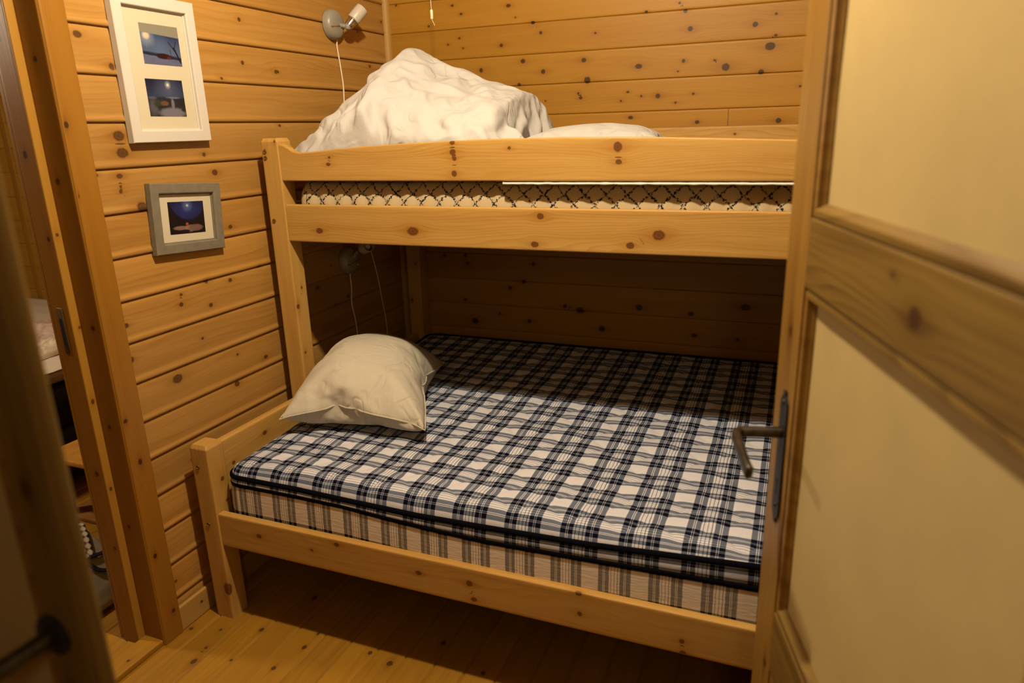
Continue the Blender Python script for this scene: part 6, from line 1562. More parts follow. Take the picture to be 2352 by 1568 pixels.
    964, 577, 1176, 999, 569, 1168, 1031, 552, 1163, 1069, 545, 1154, 1103, 533, 1143, 1128, 509, 1135, 1163, 504, 1125, 1187, 478, 1118, 1221, 467, 1121, 1257, 
    472, 1102, 1284, 443, 1084, 1309, 414, 1074, 1340, 397, 1074, 1377, 389, 1225, 0, 3, 1205, 0, 33, 1209, 1, 42, 1216, 2, 44, 1208, 3, 21, 1207, 4, 4, 1205, 
    5, 20, 1210, 6, 4, 1196, 6, 10, 1202, 7, 41, 1195, 8, 42, 1192, 9, 47, 1194, 9, 50, 1199, 10, 71, 1202, 11, 88, 1208, 11, 129, 1213, 12, 166, 1213, 12, 204, 
    1223, 32, 213, 1228, 50, 244, 1232, 84, 258, 1232, 81, 294, 1237, 93, 328, 1241, 134, 353, 1246, 186, 377, 1247, 235, 375, 1247, 271, 386, 1248, 298, 410, 
    1247, 307, 445, 1257, 341, 441, 1253, 369, 466, 1254, 409, 476, 1256, 448, 477, 1258, 484, 483, 1265, 526, 481, 1271, 547, 516, 1264, 578, 533, 1260, 617, 
    535, 1245, 639, 564, 1244, 676, 565, 1245, 712, 569, 1244, 751, 565, 1243, 788, 578, 1242, 822, 589, 1239, 861, 584, 1235, 900, 587, 1229, 936, 587, 1220, 
    971, 579, 1211, 1006, 565, 1202, 1038, 544, 1194, 1074, 529, 1188, 1110, 523, 1177, 1134, 499, 1169, 1167, 488, 1161, 1199, 472, 1151, 1235, 477, 1150, 
    1256, 448, 1141, 1295, 445, 1129, 1318, 417, 1125, 1351, 401, 1127, 1378, 375, 1238, 0, 11, 1241, 0, 32, 1244, 1, 35, 1243, 2, 19, 1244, 3, 7, 1244, 4, 4, 
    1240, 5, 13, 1234, 6, 30, 1230, 6, 4, 1235, 7, 26, 1229, 8, 23, 1231, 9, 36, 1232, 9, 48, 1232, 10, 59, 1237, 11, 85, 1244, 11, 127, 1250, 11, 172, 1248, 
    11, 210, 1257, 20, 218, 1264, 51, 236, 1268, 79, 259, 1266, 72, 294, 1272, 94, 324, 1276, 136, 349, 1281, 186, 372, 1282, 235, 373, 1283, 275, 379, 1280, 
    274, 416, 1282, 310, 421, 1293, 330, 450, 1283, 371, 447, 1288, 410, 466, 1291, 445, 483, 1292, 480, 493, 1300, 521, 479, 1292, 563, 492, 1303, 575, 525, 
    1302, 601, 550, 1285, 634, 537, 1279, 674, 545, 1281, 709, 564, 1280, 753, 565, 1278, 791, 571, 1277, 826, 580, 1274, 865, 585, 1270, 907, 583, 1257, 935, 
    564, 1251, 973, 561, 1245, 1015, 564, 1237, 1045, 537, 1229, 1081, 526, 1218, 1108, 504, 1211, 1142, 497, 1202, 1171, 475, 1194, 1208, 481, 1186, 1244, 484, 
    1179, 1274, 465, 1181, 1294, 433, 1172, 1326, 417, 1168, 1357, 399, 1168, 1382, 372, 1275, 0, 6, 1280, 0, 23, 1281, 1, 20, 1280, 2, 13, 1279, 3, 11, 1274, 
    4, 23, 1273, 5, 28, 1267, 5, 10, 1269, 6, 4, 1269, 7, 13, 1263, 8, 29, 1261, 9, 19, 1265, 10, 35, 1270, 10, 63, 1274, 11, 98, 1282, 11, 139, 1278, 11, 181, 
    1282, 11, 214, 1291, 12, 223, 1298, 43, 239, 1297, 60, 271, 1303, 84, 297, 1298, 122, 306, 1309, 158, 336, 1316, 188, 367, 1318, 227, 375, 1320, 266, 377, 
    1317, 270, 416, 1314, 308, 408, 1303, 341, 418, 1314, 379, 437, 1323, 405, 471, 1325, 447, 470, 1331, 476, 491, 1327, 513, 509, 1331, 557, 497, 1325, 597, 
    506, 1334, 613, 539, 1315, 637, 516, 1314, 669, 547, 1311, 714, 545, 1313, 760, 550, 1314, 795, 564, 1309, 831, 567, 1309, 868, 581, 1296, 904, 559, 1288, 
    937, 544, 1285, 975, 548, 1280, 1021, 558, 1270, 1057, 538, 1262, 1084, 514, 1252, 1113, 494, 1247, 1148, 493, 1236, 1178, 471, 1228, 1215, 473, 1221, 1251, 
    482, 1212, 1285, 473, 1206, 1312, 450, 1207, 1333, 420, 1201, 1366, 407, 1197, 1397, 387, 1318, 0, 6, 1321, 0, 4, 1320, 1, 4, 1316, 2, 10, 1313, 3, 23, 
    1311, 4, 9, 1307, 5, 5, 1309, 5, 4, 1310, 6, 11, 1306, 7, 30, 1303, 8, 22, 1299, 9, 15, 1301, 9, 40, 1305, 10, 70, 1312, 11, 99, 1307, 10, 142, 1312, 10, 
    182, 1317, 11, 212, 1324, 12, 234, 1331, 33, 253, 1335, 65, 272, 1335, 102, 278, 1340, 128, 309, 1348, 156, 343, 1351, 190, 359, 1355, 219, 379, 1357, 251, 
    396, 1354, 289, 406, 1339, 310, 438, 1339, 338, 414, 1349, 372, 434, 1357, 403, 464, 1360, 448, 461, 1369, 474, 486, 1368, 507, 507, 1361, 547, 525, 1361, 
    581, 498, 1343, 615, 502, 1350, 635, 533, 1346, 681, 528, 1346, 726, 530, 1351, 763, 552, 1347, 799, 551, 1341, 838, 553, 1342, 875, 568, 1327, 908, 544, 
    1322, 944, 539, 1318, 979, 559, 1309, 1021, 537, 1305, 1064, 531, 1296, 1095, 513, 1287, 1117, 486, 1278, 1151, 476, 1270, 1186, 465, 1264, 1221, 473, 1253, 
    1251, 458, 1242, 1282, 442, 1247, 1317, 444, 1243, 1349, 427, 1239, 1375, 402, 1231, 1410, 402, 1358, 0, 9, 1359, 0, 13, 1358, 1, 4, 1347, 2, 27, 1349, 3, 
    19, 1345, 4, 26, 1346, 5, 10, 1344, 5, 21, 1345, 6, 27, 1343, 7, 27, 1339, 8, 22, 1335, 9, 14, 1333, 10, 28, 1340, 10, 64, 1341, 10, 102, 1343, 10, 141, 
    1340, 11, 166, 1356, 11, 199, 1366, 12, 228, 1367, 46, 235, 1372, 74, 258, 1373, 97, 287, 1379, 124, 318, 1381, 166, 325, 1386, 191, 350, 1391, 216, 379, 
    1397, 243, 405, 1394, 275, 424, 1385, 311, 441, 1380, 338, 416, 1385, 365, 441, 1388, 406, 447, 1395, 448, 458, 1398, 484, 468, 1400, 514, 492, 1385, 554, 
    498, 1387, 585, 525, 1384, 613, 502, 1382, 652, 507, 1385, 699, 511, 1388, 733, 536, 1389, 769, 553, 1383, 804, 547, 1372, 842, 537, 1375, 878, 554, 1362, 
    915, 540, 1356, 948, 554, 1351, 987, 544, 1341, 1025, 522, 1338, 1065, 517, 1330, 1098, 504, 1321, 1127, 484, 1311, 1155, 464, 1305, 1191, 466, 1302, 1228, 
    461, 1299, 1268, 453, 1292, 1275, 417, 1285, 1310, 408, 1280, 1346, 403, 1275, 1383, 402, 1263, 1418, 413, 1393, 0, 19, 1393, 1, 3, 1391, 1, 17, 1381, 2, 
    39, 1379, 3, 38, 1379, 4, 33, 1381, 5, 12, 1379, 5, 9, 1374, 6, 6, 1370, 7, 3, 1371, 8, 6, 1367, 9, 29, 1366, 10, 41, 1364, 10, 52, 1369, 11, 91, 1377, 11, 
    129, 1377, 11, 152, 1386, 12, 182, 1396, 33, 211, 1402, 34, 246, 1404, 61, 269, 1409, 90, 293, 1411, 131, 301, 1418, 167, 322, 1419, 178, 356, 1425, 219, 
    369, 1435, 242, 405, 1438, 273, 422, 1432, 308, 437, 1427, 342, 423, 1425, 378, 430, 1427, 411, 450, 1432, 451, 451, 1432, 487, 458, 1426, 523, 469, 1416, 
    563, 481, 1410, 597, 498, 1419, 626, 518, 1422, 666, 504, 1424, 707, 521, 1420, 747, 520, 1426, 774, 546, 1420, 809, 543, 1407, 843, 524, 1402, 883, 530, 
    1400, 921, 542, 1388, 954, 533, 1381, 991, 522, 1374, 1028, 509, 1366, 1061, 495, 1359, 1093, 480, 1354, 1127, 468, 1346, 1161, 460, 1341, 1197, 458, 1340, 
    1237, 461, 1341, 1274, 438, 1334, 1277, 400, 1324, 1311, 391, 1316, 1349, 403, 1306, 1389, 419, 1292, 1416, 388, 1424, 0, 2, 1419, 0, 25, 1417, 1, 40, 1417, 
    2, 32, 1415, 3, 25, 1417, 4, 32, 1413, 5, 28, 1411, 6, 22, 1408, 6, 16, 1405, 7, 5, 1400, 8, 26, 1402, 9, 30, 1396, 10, 23, 1399, 10, 50, 1402, 11, 84, 
    1407, 11, 120, 1412, 11, 156, 1422, 12, 179, 1432, 28, 205, 1434, 46, 236, 1439, 52, 272, 1444, 86, 287, 1445, 129, 293, 1452, 161, 322, 1455, 173, 356, 
    1459, 216, 359, 1469, 243, 396, 1474, 277, 413, 1472, 312, 421, 1472, 345, 436, 1470, 381, 441, 1469, 418, 442, 1470, 456, 443, 1469, 491, 452, 1462, 528, 
    461, 1454, 565, 478, 1447, 601, 490, 1446, 637, 492, 1459, 672, 508, 1458, 712, 511, 1454, 750, 510, 1459, 778, 535, 1453, 814, 532, 1442, 847, 515, 1436, 
    887, 520, 1430, 925, 521, 1422, 960, 516, 1415, 996, 507, 1409, 1032, 502, 1403, 1065, 488, 1398, 1101, 485, 1391, 1135, 474, 1383, 1168, 462, 1377, 1203, 
    452, 1375, 1241, 459, 1371, 1262, 424, 1369, 1284, 395, 1354, 1317, 412, 1346, 1357, 424, 1336, 1390, 396, 1319, 1409, 362, 1457, 0, 13, 1452, 0, 36, 1449, 
    1, 26, 1453, 2, 32, 1451, 3, 15, 1444, 4, 9, 1439, 5, 4, 1443, 6, 6, 1443, 6, 6, 1441, 7, 9, 1436, 8, 25, 1430, 9, 6, 1428, 9, 34, 1432, 10, 61, 1437, 11, 
    89, 1441, 11, 116, 1445, 11, 151, 1450, 11, 189, 1455, 12, 218, 1470, 31, 236, 1476, 43, 270, 1480, 77, 286, 1481, 122, 288, 1483, 140, 328, 1483, 176, 335, 
    1492, 204, 362, 1503, 244, 386, 1506, 282, 398, 1508, 316, 411, 1508, 351, 421, 1508, 386, 429, 1507, 423, 431, 1509, 458, 444, 1509, 493, 453, 1502, 530, 
    454, 1492, 568, 462, 1484, 605, 472, 1482, 640, 479, 1484, 677, 483, 1486, 714, 490, 1490, 746, 507, 1492, 782, 520, 1482, 815, 511, 1476, 854, 513, 1470, 
    895, 514, 1463, 931, 510, 1455, 967, 506, 1449, 1004, 508, 1442, 1036, 492, 1439, 1074, 489, 1430, 1101, 465, 1426, 1137, 463, 1417, 1171, 451, 1411, 1206, 
    444, 1407, 1242, 441, 1404, 1279, 440, 1406, 1302, 414, 1393, 1337, 425, 1380, 1366, 402, 1364, 1386, 374, 1342, 1389, 344, 1495, 0, 14, 1491, 0, 32, 1485, 
    1, 13, 1485, 2, 16, 1485, 3, 22, 1479, 4, 8, 1473, 5, 4, 1470, 5, 31, 1481, 6, 17, 1483, 7, 19, 1480, 8, 21, 1470, 9, 19, 1463, 10, 21, 1466, 10, 50, 1469, 
    11, 77, 1469, 11, 114, 1475, 11, 149, 1485, 11, 181, 1489, 12, 203, 1503, 17, 235, 1511, 40, 261, 1515, 74, 279, 1515, 113, 298, 1509, 154, 306, 1520, 174, 
    335, 1526, 208, 352, 1533, 250, 367, 1535, 288, 379, 1535, 323, 389, 1530, 358, 394, 1537, 391, 409, 1541, 425, 422, 1544, 461, 434, 1545, 496, 446, 1542, 
    531, 455, 1534, 568, 463, 1526, 606, 469, 1521, 642, 475, 1521, 678, 482, 1522, 713, 489, 1524, 749, 497, 1523, 786, 502, 1518, 822, 507, 1512, 861, 508, 
    1501, 901, 495, 1498, 937, 504, 1491, 973, 499, 1480, 1008, 489, 1477, 1044, 492, 1471, 1076, 474, 1464, 1111, 465, 1455, 1138, 442, 1448, 1173, 434, 1442, 
    1208, 427, 1437, 1244, 422, 1437, 1279, 424, 1439, 1316, 426, 1426, 1348, 412, 1411, 1366, 385, 1394, 1372, 354, 1381, 1389, 324, 1532, 0, 28, 1526, 0, 9, 
    1522, 1, 17, 1519, 2, 7, 1517, 3, 7, 1514, 4, 12, 1508, 5, 4, 1504, 5, 40, 1495, 6, 51, 1489, 7, 58, 1484, 8, 62, 1479, 9, 60, 1488, 10, 49, 1499, 10, 42, 
    1494, 10, 77, 1503, 10, 111, 1510, 11, 144, 1518, 11, 169, 1519, 17, 187, 1533, 25, 219, 1536, 54, 240, 1525, 89, 248, 1539, 120, 273, 1544, 152, 297, 1549, 
    183, 316, 1549, 219, 327, 1540, 260, 334, 1541, 297, 345, 1546, 331, 356, 1552, 365, 367, 1553, 400, 378, 1548, 435, 388, 1549, 472, 401, 1553, 506, 413, 
    1543, 540, 421, 1544, 577, 430, 1546, 613, 440, 1546, 648, 449, 1545, 683, 455, 1544, 719, 461, 1540, 755, 465, 1529, 790, 467, 1535, 824, 475, 1541, 861, 
    486, 1536, 903, 490, 1532, 943, 493, 1528, 978, 495, 1519, 1014, 490, 1514, 1049, 482, 1507, 1083, 473, 1497, 1112, 451, 1490, 1145, 440, 1482, 1178, 426, 
    1474, 1211, 413, 1466, 1244, 402, 1465, 1280, 402, 1458, 1315, 397, 1458, 1352, 396, 1443, 1362, 365, 1428, 1389, 346, 1416, 1399, 314, 1567, 0, 19, 1560, 
    0, 4, 1558, 1, 17, 1555, 2, 10, 1552, 3, 6, 1548, 4, 4, 1544, 5, 4, 1539, 5, 35, 1531, 6, 52, 1524, 7, 62, 1518, 8, 70, 1514, 9, 61, 1513, 9, 27, 1523, 10, 
    55, 1530, 10, 83, 1524, 11, 97, 1545, 11, 126, 1545, 12, 144, 1558, 12, 177, 1564, 39, 200, 1553, 72, 212, 1551, 103, 229, 1544, 139, 244, 1560, 165, 268, 
    1562, 197, 284, 1559, 234, 294, 1552, 274, 301, 1557, 308, 315, 1547, 342, 322, 1548, 376, 333, 1551, 411, 345, 1558, 446, 356, 1555, 482, 367, 1555, 516, 
    378, 1556, 551, 388, 1557, 587, 398, 1551, 622, 406, 1538, 654, 414, 1539, 690, 419, 1549, 725, 424, 1538, 759, 429, 1549, 792, 437, 1550, 828, 443, 1544, 
    865, 450, 1557, 903, 460, 1548, 946, 462, 1528, 979, 459, 1546, 1010, 464, 1542, 1048, 460, 1530, 1082, 446, 1533, 1119, 443, 1522, 1148, 425, 1517, 1184, 
    420, 1510, 1218, 408, 1503, 1250, 393, 1494, 1280, 377, 1491, 1316, 374, 1479, 1347, 361, 1476, 1382, 352, 1459, 1392, 322, 1442, 1423, 311, 1603, 0, 12, 
    1600, 1, 4, 1595, 1, 4, 1592, 2, 13, 1586, 3, 13, 1583, 4, 9, 1580, 5, 4, 1572, 6, 16, 1569, 6, 35, 1557, 7, 37, 1550, 8, 46, 1552, 9, 57, 1549, 9, 20, 
    1557, 10, 43, 1542, 11, 49, 1561, 11, 79, 1580, 11, 106, 1585, 16, 130, 1556, 35, 142, 1566, 61, 166, 1583, 83, 196, 1574, 117, 207, 1574, 148, 226, 1557, 
    181, 233, 1555, 214, 248, 1555, 253, 256, 1558, 293, 264, 1555, 325, 280, 1572, 353, 298, 1556, 386, 300, 1560, 420, 312, 1559, 456, 323, 1564, 491, 334, 
    1563, 526, 345, 1561, 561, 355, 1548, 594, 364, 1547, 629, 371, 1562, 659, 386, 1549, 694, 383, 1544, 730, 387, 1557, 762, 397, 1551, 797, 401, 1547, 833, 
    407, 1563, 865, 420, 1572, 904, 427, 1546, 942, 427, 1536, 980, 425, 1559, 1008, 431, 1539, 1042, 424, 1548, 1081, 413, 1561, 1115, 419, 1554, 1150, 410, 
    1545, 1187, 398, 1527, 1211, 376, 1533, 1247, 370, 1530, 1282, 361, 1521, 1315, 350, 1512, 1347, 335, 1512, 1382, 329, 1493, 1400, 304, 1468, 1425, 285, 
    1641, 0, 7, 1638, 1, 22, 1632, 2, 19, 1628, 2, 4, 1622, 3, 12, 1616, 4, 21, 1612, 5, 19, 1608, 6, 21, 1601, 7, 11, 1595, 8, 16, 1586, 8, 23, 1591, 9, 47, 
    1580, 10, 33, 1561, 10, 8, 1576, 11, 36, 1591, 11, 60, 1598, 12, 84, 1588, 41, 104, 1560, 60, 116, 1584, 77, 141, 1589, 109, 172, 1609, 130, 199, 1596, 163, 
    195, 1588, 196, 209, 1586, 230, 222, 1591, 269, 233, 1597, 307, 248, 1595, 331, 274, 1568, 359, 260, 1573, 396, 270, 1565, 430, 278, 1568, 465, 289, 1569, 
    502, 301, 1555, 534, 311, 1558, 569, 318, 1563, 603, 329, 1579, 630, 347, 1568, 665, 349, 1567, 701, 352, 1556, 735, 353, 1567, 767, 363, 1563, 803, 369, 
    1558, 840, 375, 1580, 870, 388, 1577, 910, 393, 1546, 940, 391, 1549, 977, 392, 1567, 1011, 395, 1553, 1050, 388, 1582, 1076, 398, 1581, 1110, 389, 1565, 
    1145, 377, 1545, 1180, 363, 1555, 1215, 354, 1534, 1238, 336, 1536, 1273, 327, 1536, 1307, 318, 1535, 1343, 309, 1526, 1377, 296, 1527, 1412, 290, 1505, 
    1434, 268, 1676, 0, 3, 1673, 1, 20, 1667, 2, 22, 1663, 3, 8, 1656, 3, 10, 1651, 4, 25, 1648, 5, 17, 1643, 6, 14, 1636, 7, 8, 1631, 8, 20, 1624, 9, 12, 1625, 
    9, 27, 1607, 10, 5, 1597, 11, 20, 1586, 11, 10, 1603, 12, 34, 1603, 36, 58, 1579, 57, 73, 1566, 85, 92, 1579, 106, 121, 1612, 114, 145, 1632, 138, 174, 
    1628, 174, 182, 1627, 205, 202, 1631, 238, 222, 1637, 274, 243, 1640, 309, 261, 1631, 345, 262, 1600, 375, 248, 1571, 404, 236, 1572, 440, 245, 1568, 475, 
    255, 1560, 512, 268, 1584, 535, 290, 1593, 569, 301, 1599, 604, 309, 1600, 640, 315, 1578, 669, 314, 1565, 704, 317, 1571, 740, 320, 1562, 774, 327, 1562, 
    809, 334, 1574, 843, 343, 1594, 873, 356, 1582, 911, 357, 1552, 941, 356, 1566, 974, 360, 1552, 1010, 362, 1580, 1040, 365, 1597, 1074, 366, 1575, 1101, 
    355, 1569, 1140, 341, 1548, 1172, 328, 1567, 1202, 323, 1553, 1230, 306, 1551, 1264, 295, 1548, 1299, 285, 1544, 1334, 276, 1548, 1371, 269, 1533, 1401, 
    257, 1532, 1436, 245, 1711, 0, 2, 1707, 1, 9, 1703, 2, 19, 1697, 3, 18, 1691, 4, 16, 1683, 4, 11, 1680, 5, 31, 1680, 6, 21, 1674, 7, 9, 1663, 8, 6, 1658, 9, 
    23, 1656, 9, 5, 1641, 10, 3, 1630, 11, 24, 1621, 12, 4, 1613, 31, 9, 1607, 59, 31, 1608, 77, 63, 1601, 98, 91, 1589, 131, 98, 1609, 146, 127, 1649, 152, 
    145, 1662, 182, 173, 1660, 219, 186, 1664, 256, 205, 1673, 285, 230, 1669, 319, 242, 1647, 350, 231, 1606, 370, 214, 1595, 414, 210, 1579, 449, 209, 1563, 
    480, 218, 1585, 505, 242, 1603, 538, 259, 1606, 574, 267, 1607, 610, 274, 1605, 645, 279, 1588, 679, 279, 1565, 710, 279, 1561, 745, 283, 1564, 781, 291, 
    1574, 814, 301, 1588, 846, 311, 1608, 875, 323, 1584, 907, 321, 1559, 941, 321, 1566, 977, 324, 1555, 1013, 327, 1589, 1035, 331, 1605, 1068, 331, 1582, 
    1096, 318, 1572, 1132, 305, 1553, 1162, 295, 1578, 1189, 289, 1574, 1222, 272, 1566, 1255, 260, 1555, 1290, 251, 1555, 1325, 243, 1552, 1360, 233, 1553, 
    1394, 223, 1540, 1425, 210, 1746, 0, 4, 1742, 1, 8, 1735, 2, 5, 1729, 3, 4, 1724, 4, 3, 1717, 5, 4, 1715, 5, 29, 1711, 6, 42, 1705, 7, 32, 1701, 8, 6, 1689, 
    9, 10, 1682, 10, 24, 1674, 10, 6, 1665, 11, 26, 1656, 12, 4, 1648, 38, 18, 1643, 74, 27, 1638, 100, 52, 1636, 113, 86, 1617, 145, 80, 1618, 172, 104, 1649, 
    186, 134, 1693, 194, 157, 1696, 234, 174, 1702, 262, 200, 1697, 297, 208, 1679, 330, 205, 1644, 345, 189, 1624, 390, 180, 1592, 421, 167, 1577, 456, 166, 
    1574, 490, 178, 1601, 509, 202, 1599, 546, 213, 1583, 577, 221, 1585, 613, 224, 1587, 648, 231, 1578, 683, 234, 1565, 717, 239, 1565, 752, 247, 1576, 786, 
    257, 1589, 819, 269, 1608, 847, 282, 1618, 881, 290, 1601, 916, 291, 1567, 942, 286, 1567, 980, 289, 1557, 1015, 291, 1593, 1032, 296, 1612, 1063, 296, 
    1595, 1095, 285, 1570, 1119, 272, 1561, 1152, 259, 1591, 1179, 250, 1600, 1214, 237, 1583, 1245, 225, 1563, 1280, 216, 1558, 1315, 207, 1564, 1349, 196, 
    1570, 1383, 184, 1555, 1414, 172, 1784, 0, 7, 1780, 1, 4, 1772, 2, 4, 1763, 3, 16, 1755, 4, 18, 1752, 5, 4, 1749, 6, 22, 1746, 6, 46, 1740, 7, 44, 1732, 8, 
    24, 1724, 9, 4, 1718, 10, 19, 1711, 11, 10, 1704, 11, 31, 1696, 18, 10, 1687, 53, 11, 1681, 73, 41, 1674, 95, 69, 1670, 129, 81, 1650, 158, 67, 1644, 190, 
    84, 1668, 214, 116, 1706, 233, 148, 1736, 238, 178, 1734, 273, 186, 1715, 307, 178, 1688, 341, 165, 1653, 362, 149, 1630, 403, 139, 1596, 430, 126, 1585, 
    465, 127, 1587, 500, 140, 1609, 523, 162, 1582, 546, 167, 1583, 583, 167, 1567, 615, 169, 1566, 651, 180, 1568, 687, 191, 1568, 724, 202, 1585, 755, 217, 
    1591, 791, 226, 1612, 818, 242, 1624, 850, 250, 1620, 888, 254, 1607, 924, 256, 1573, 946, 251, 1564, 982, 254, 1561, 1019, 256, 1600, 1029, 261, 1623, 
    1056, 263, 1608, 1088, 252, 1585, 1112, 239, 1570, 1143, 222, 1604, 1170, 211, 1618, 1203, 200, 1604, 1237, 191, 1577, 1270, 182, 1567, 1304, 172, 1576, 
    1338, 160, 1582, 1373, 149, 1564, 1403, 138, 1820, 1, 4, 1816, 2, 16, 1811, 2, 4, 1802, 3, 14, 1792, 4, 7, 1788, 5, 7, 1784, 6, 23, 1780, 7, 39, 1773, 7, 
    30, 1763, 8, 6, 1758, 9, 13, 1753, 10, 18, 1747, 11, 13, 1740, 12, 33, 1732, 28, 13, 1724, 63, 16, 1718, 80, 49, 1710, 104, 74, 1701, 138, 62, 1687, 172, 
    66, 1678, 210, 69, 1710, 224, 103, 1746, 219, 140, 1767, 246, 157, 1753, 281, 158, 1719, 306, 140, 1697, 348, 127, 1668, 377, 116, 1638, 411, 102, 1603, 
    438, 88, 1594, 475, 88, 1600, 509, 100, 1618, 536, 117, 1588, 556, 117, 1571, 589, 116, 1587, 621, 121, 1569, 654, 132, 1571, 692, 148, 1575, 730, 165, 
    1601, 758, 185, 1615, 790, 199, 1626, 823, 208, 1627, 860, 212, 1610, 893, 216, 1610, 929, 220, 1580, 952, 217, 1563, 984, 219, 1564, 1021, 221, 1604, 1028, 
    226, 1634, 1048, 230, 1616, 1077, 218, 1601, 1108, 206, 1576, 1130, 189, 1600, 1161, 177, 1613, 1193, 167, 1599, 1227, 157, 1575, 1260, 148, 1567, 1295, 
    138, 1567, 1330, 127, 1579, 1362, 116, 1573, 1397, 104, 1855, 1, 7, 1851, 2, 14, 1845, 3, 8, 1839, 3, 10, 1832, 4, 9, 1825, 5, 22, 1820, 6, 24, 1814, 7, 25, 
    1805, 8, 10, 1798, 8, 4, 1791, 9, 4, 1786, 10, 8, 1781, 11, 15, 1775, 12, 29, 1766, 36, 10, 1758, 71, 19, 1753, 88, 53, 1745, 113, 77, 1732, 148, 77, 1720, 
    181, 78, 1714, 212, 51, 1740, 205, 93, 1774, 219, 118, 1779, 254, 124, 1764, 294, 121, 1730, 322, 103, 1693, 341, 89, 1670, 373, 80, 1645, 407, 67, 1620, 
    445, 58, 1626, 484, 71, 1615, 517, 63, 1626, 549, 76, 1593, 565, 71, 1574, 595, 71, 1590, 626, 80, 1573, 660, 93, 1578, 698, 109, 1583, 735, 125, 1606, 765, 
    145, 1622, 797, 160, 1628, 832, 168, 1619, 867, 173, 1604, 900, 179, 1615, 933, 185, 1592, 961, 185, 1565, 987, 184, 1572, 1022, 186, 1602, 1047, 196, 1641, 
    1042, 195, 1638, 1077, 188, 1614, 1100, 173, 1596, 1128, 159, 1577, 1157, 146, 1594, 1184, 129, 1578, 1216, 123, 1569, 1252, 111, 1569, 1287, 103, 1585, 
    1320, 98, 1574, 1351, 82, 1570, 1386, 70, 1889, 1, 15, 1885, 2, 2, 1880, 3, 12, 1874, 4, 5, 1867, 4, 22, 1861, 5, 21, 1853, 6, 13, 1845, 7, 8, 1839, 8, 4, 
    1833, 9, 13, 1826, 9, 18, 1820, 10, 21, 1815, 11, 25, 1808, 12, 16, 1801, 44, 5, 1793, 78, 20, 1787, 99, 52, 1778, 125, 75, 1766, 160, 72, 1733, 161, 54, 
    1735, 192, 32, 1764, 199, 64, 1781, 231, 78, 1765, 266, 77, 1728, 291, 83, 1729, 324, 58, 1701, 347, 54, 1695, 383, 56, 1676, 418, 53, 1651, 450, 36, 1635, 
    489, 36, 1645, 523, 46, 1636, 558, 43, 1601, 571, 37, 1600, 605, 50, 1585, 640, 47, 1598, 670, 70, 1595, 706, 78, 1591, 742, 87, 1608, 773, 102, 1622, 806, 
    119, 1624, 841, 127, 1607, 872, 134, 1598, 906, 143, 1621, 938, 151, 1603, 969, 151, 1572, 989, 148, 1589, 1020, 155, 1602, 1057, 162, 1640, 1035, 161, 
    1654, 1070, 156, 1637, 1100, 145, 1611, 1123, 128, 1585, 1143, 111, 1573, 1173, 95, 1571, 1208, 85, 1573, 1243, 77, 1579, 1279, 70, 1600, 1310, 67, 1586, 
    1339, 50, 1575, 1371, 36, 1924, 1, 22, 1920, 2, 2, 1914, 3, 3, 1908, 4, 15, 1902, 5, 19, 1892, 5, 5, 1887, 6, 4, 1880, 7, 4, 1873, 8, 13, 1871, 9, 4, 1865, 
    10, 6, 1857, 10, 9, 1850, 11, 17, 1842, 16, 8, 1835, 52, 7, 1827, 84, 25, 1820, 111, 50, 1810, 140, 68, 1778, 133, 50, 1745, 133, 33, 1765, 166, 27, 1768, 
    204, 18, 1753, 234, 31, 1719, 256, 41, 1690, 287, 41, 1692, 322, 31, 1707, 353, 17, 1709, 389, 25, 1706, 424, 33, 1691, 459, 38, 1673, 484, 13, 1660, 517, 
    5, 1642, 552, 4, 1627, 584, 7, 1618, 618, 14, 1625, 649, 36, 1612, 685, 35, 1616, 716, 51, 1601, 749, 53, 1610, 783, 65, 1627, 814, 81, 1613, 846, 90, 1598, 
    878, 97, 1593, 913, 107, 1626, 941, 116, 1611, 975, 117, 1581, 996, 115, 1578, 1032, 123, 1605, 1060, 127, 1644, 1034, 125, 1669, 1063, 122, 1654, 1095, 
    112, 1617, 1104, 98, 1606, 1138, 83, 1589, 1166, 65, 1593, 1201, 58, 1590, 1236, 45, 1595, 1272, 35, 1607, 1309, 28, 1622, 1343, 29, 1602, 1361, 5, 1955, 1, 
    2, 1954, 2, 14, 1949, 3, 8, 1942, 4, 9, 1936, 5, 4, 1931, 6, 4, 1923, 6, 8, 1909, 7, 24, 1911, 8, 4, 1913, 9, 4, 1905, 10, 4, 1895, 11, 4, 1885, 11, 4, 
    1879, 24, 10, 1870, 57, 20, 1863, 91, 32, 1853, 123, 48, 1826, 145, 37, 1795, 128, 19, 1765, 140, 2, 1730, 153, 9, 1723, 188, 2, 1705, 219, 6, 1676, 251, 4, 
    1654, 284, 4, 1653, 320, 4, 1666, 357, 5, 1675, 393, 4, 1684, 428, 4, 1701, 460, 4, 1714, 493, 9, 1705, 528, 4, 1691, 562, 6, 1673, 595, 9, 1660, 629, 4, 
    1648, 664, 5, 1632, 697, 4, 1609, 722, 16, 1618, 757, 23, 1631, 787, 37, 1629, 824, 47, 1620, 858, 56, 1595, 885, 60, 1588, 920, 69, 1626, 939, 77, 1606, 
    972, 80, 1592, 1005, 82, 1580, 1038, 87, 1614, 1061, 90, 1650, 1031, 88, 1681, 1054, 88, 1670, 1089, 80, 1630, 1092, 67, 1618, 1125, 52, 1613, 1159, 38, 
    1608, 1193, 26, 1609, 1229, 13, 1619, 1265, 5, 1639, 1301, 4, 1654, 1336, 4, 1644, 1371, 4], (0.100, -0.946, 0.006))


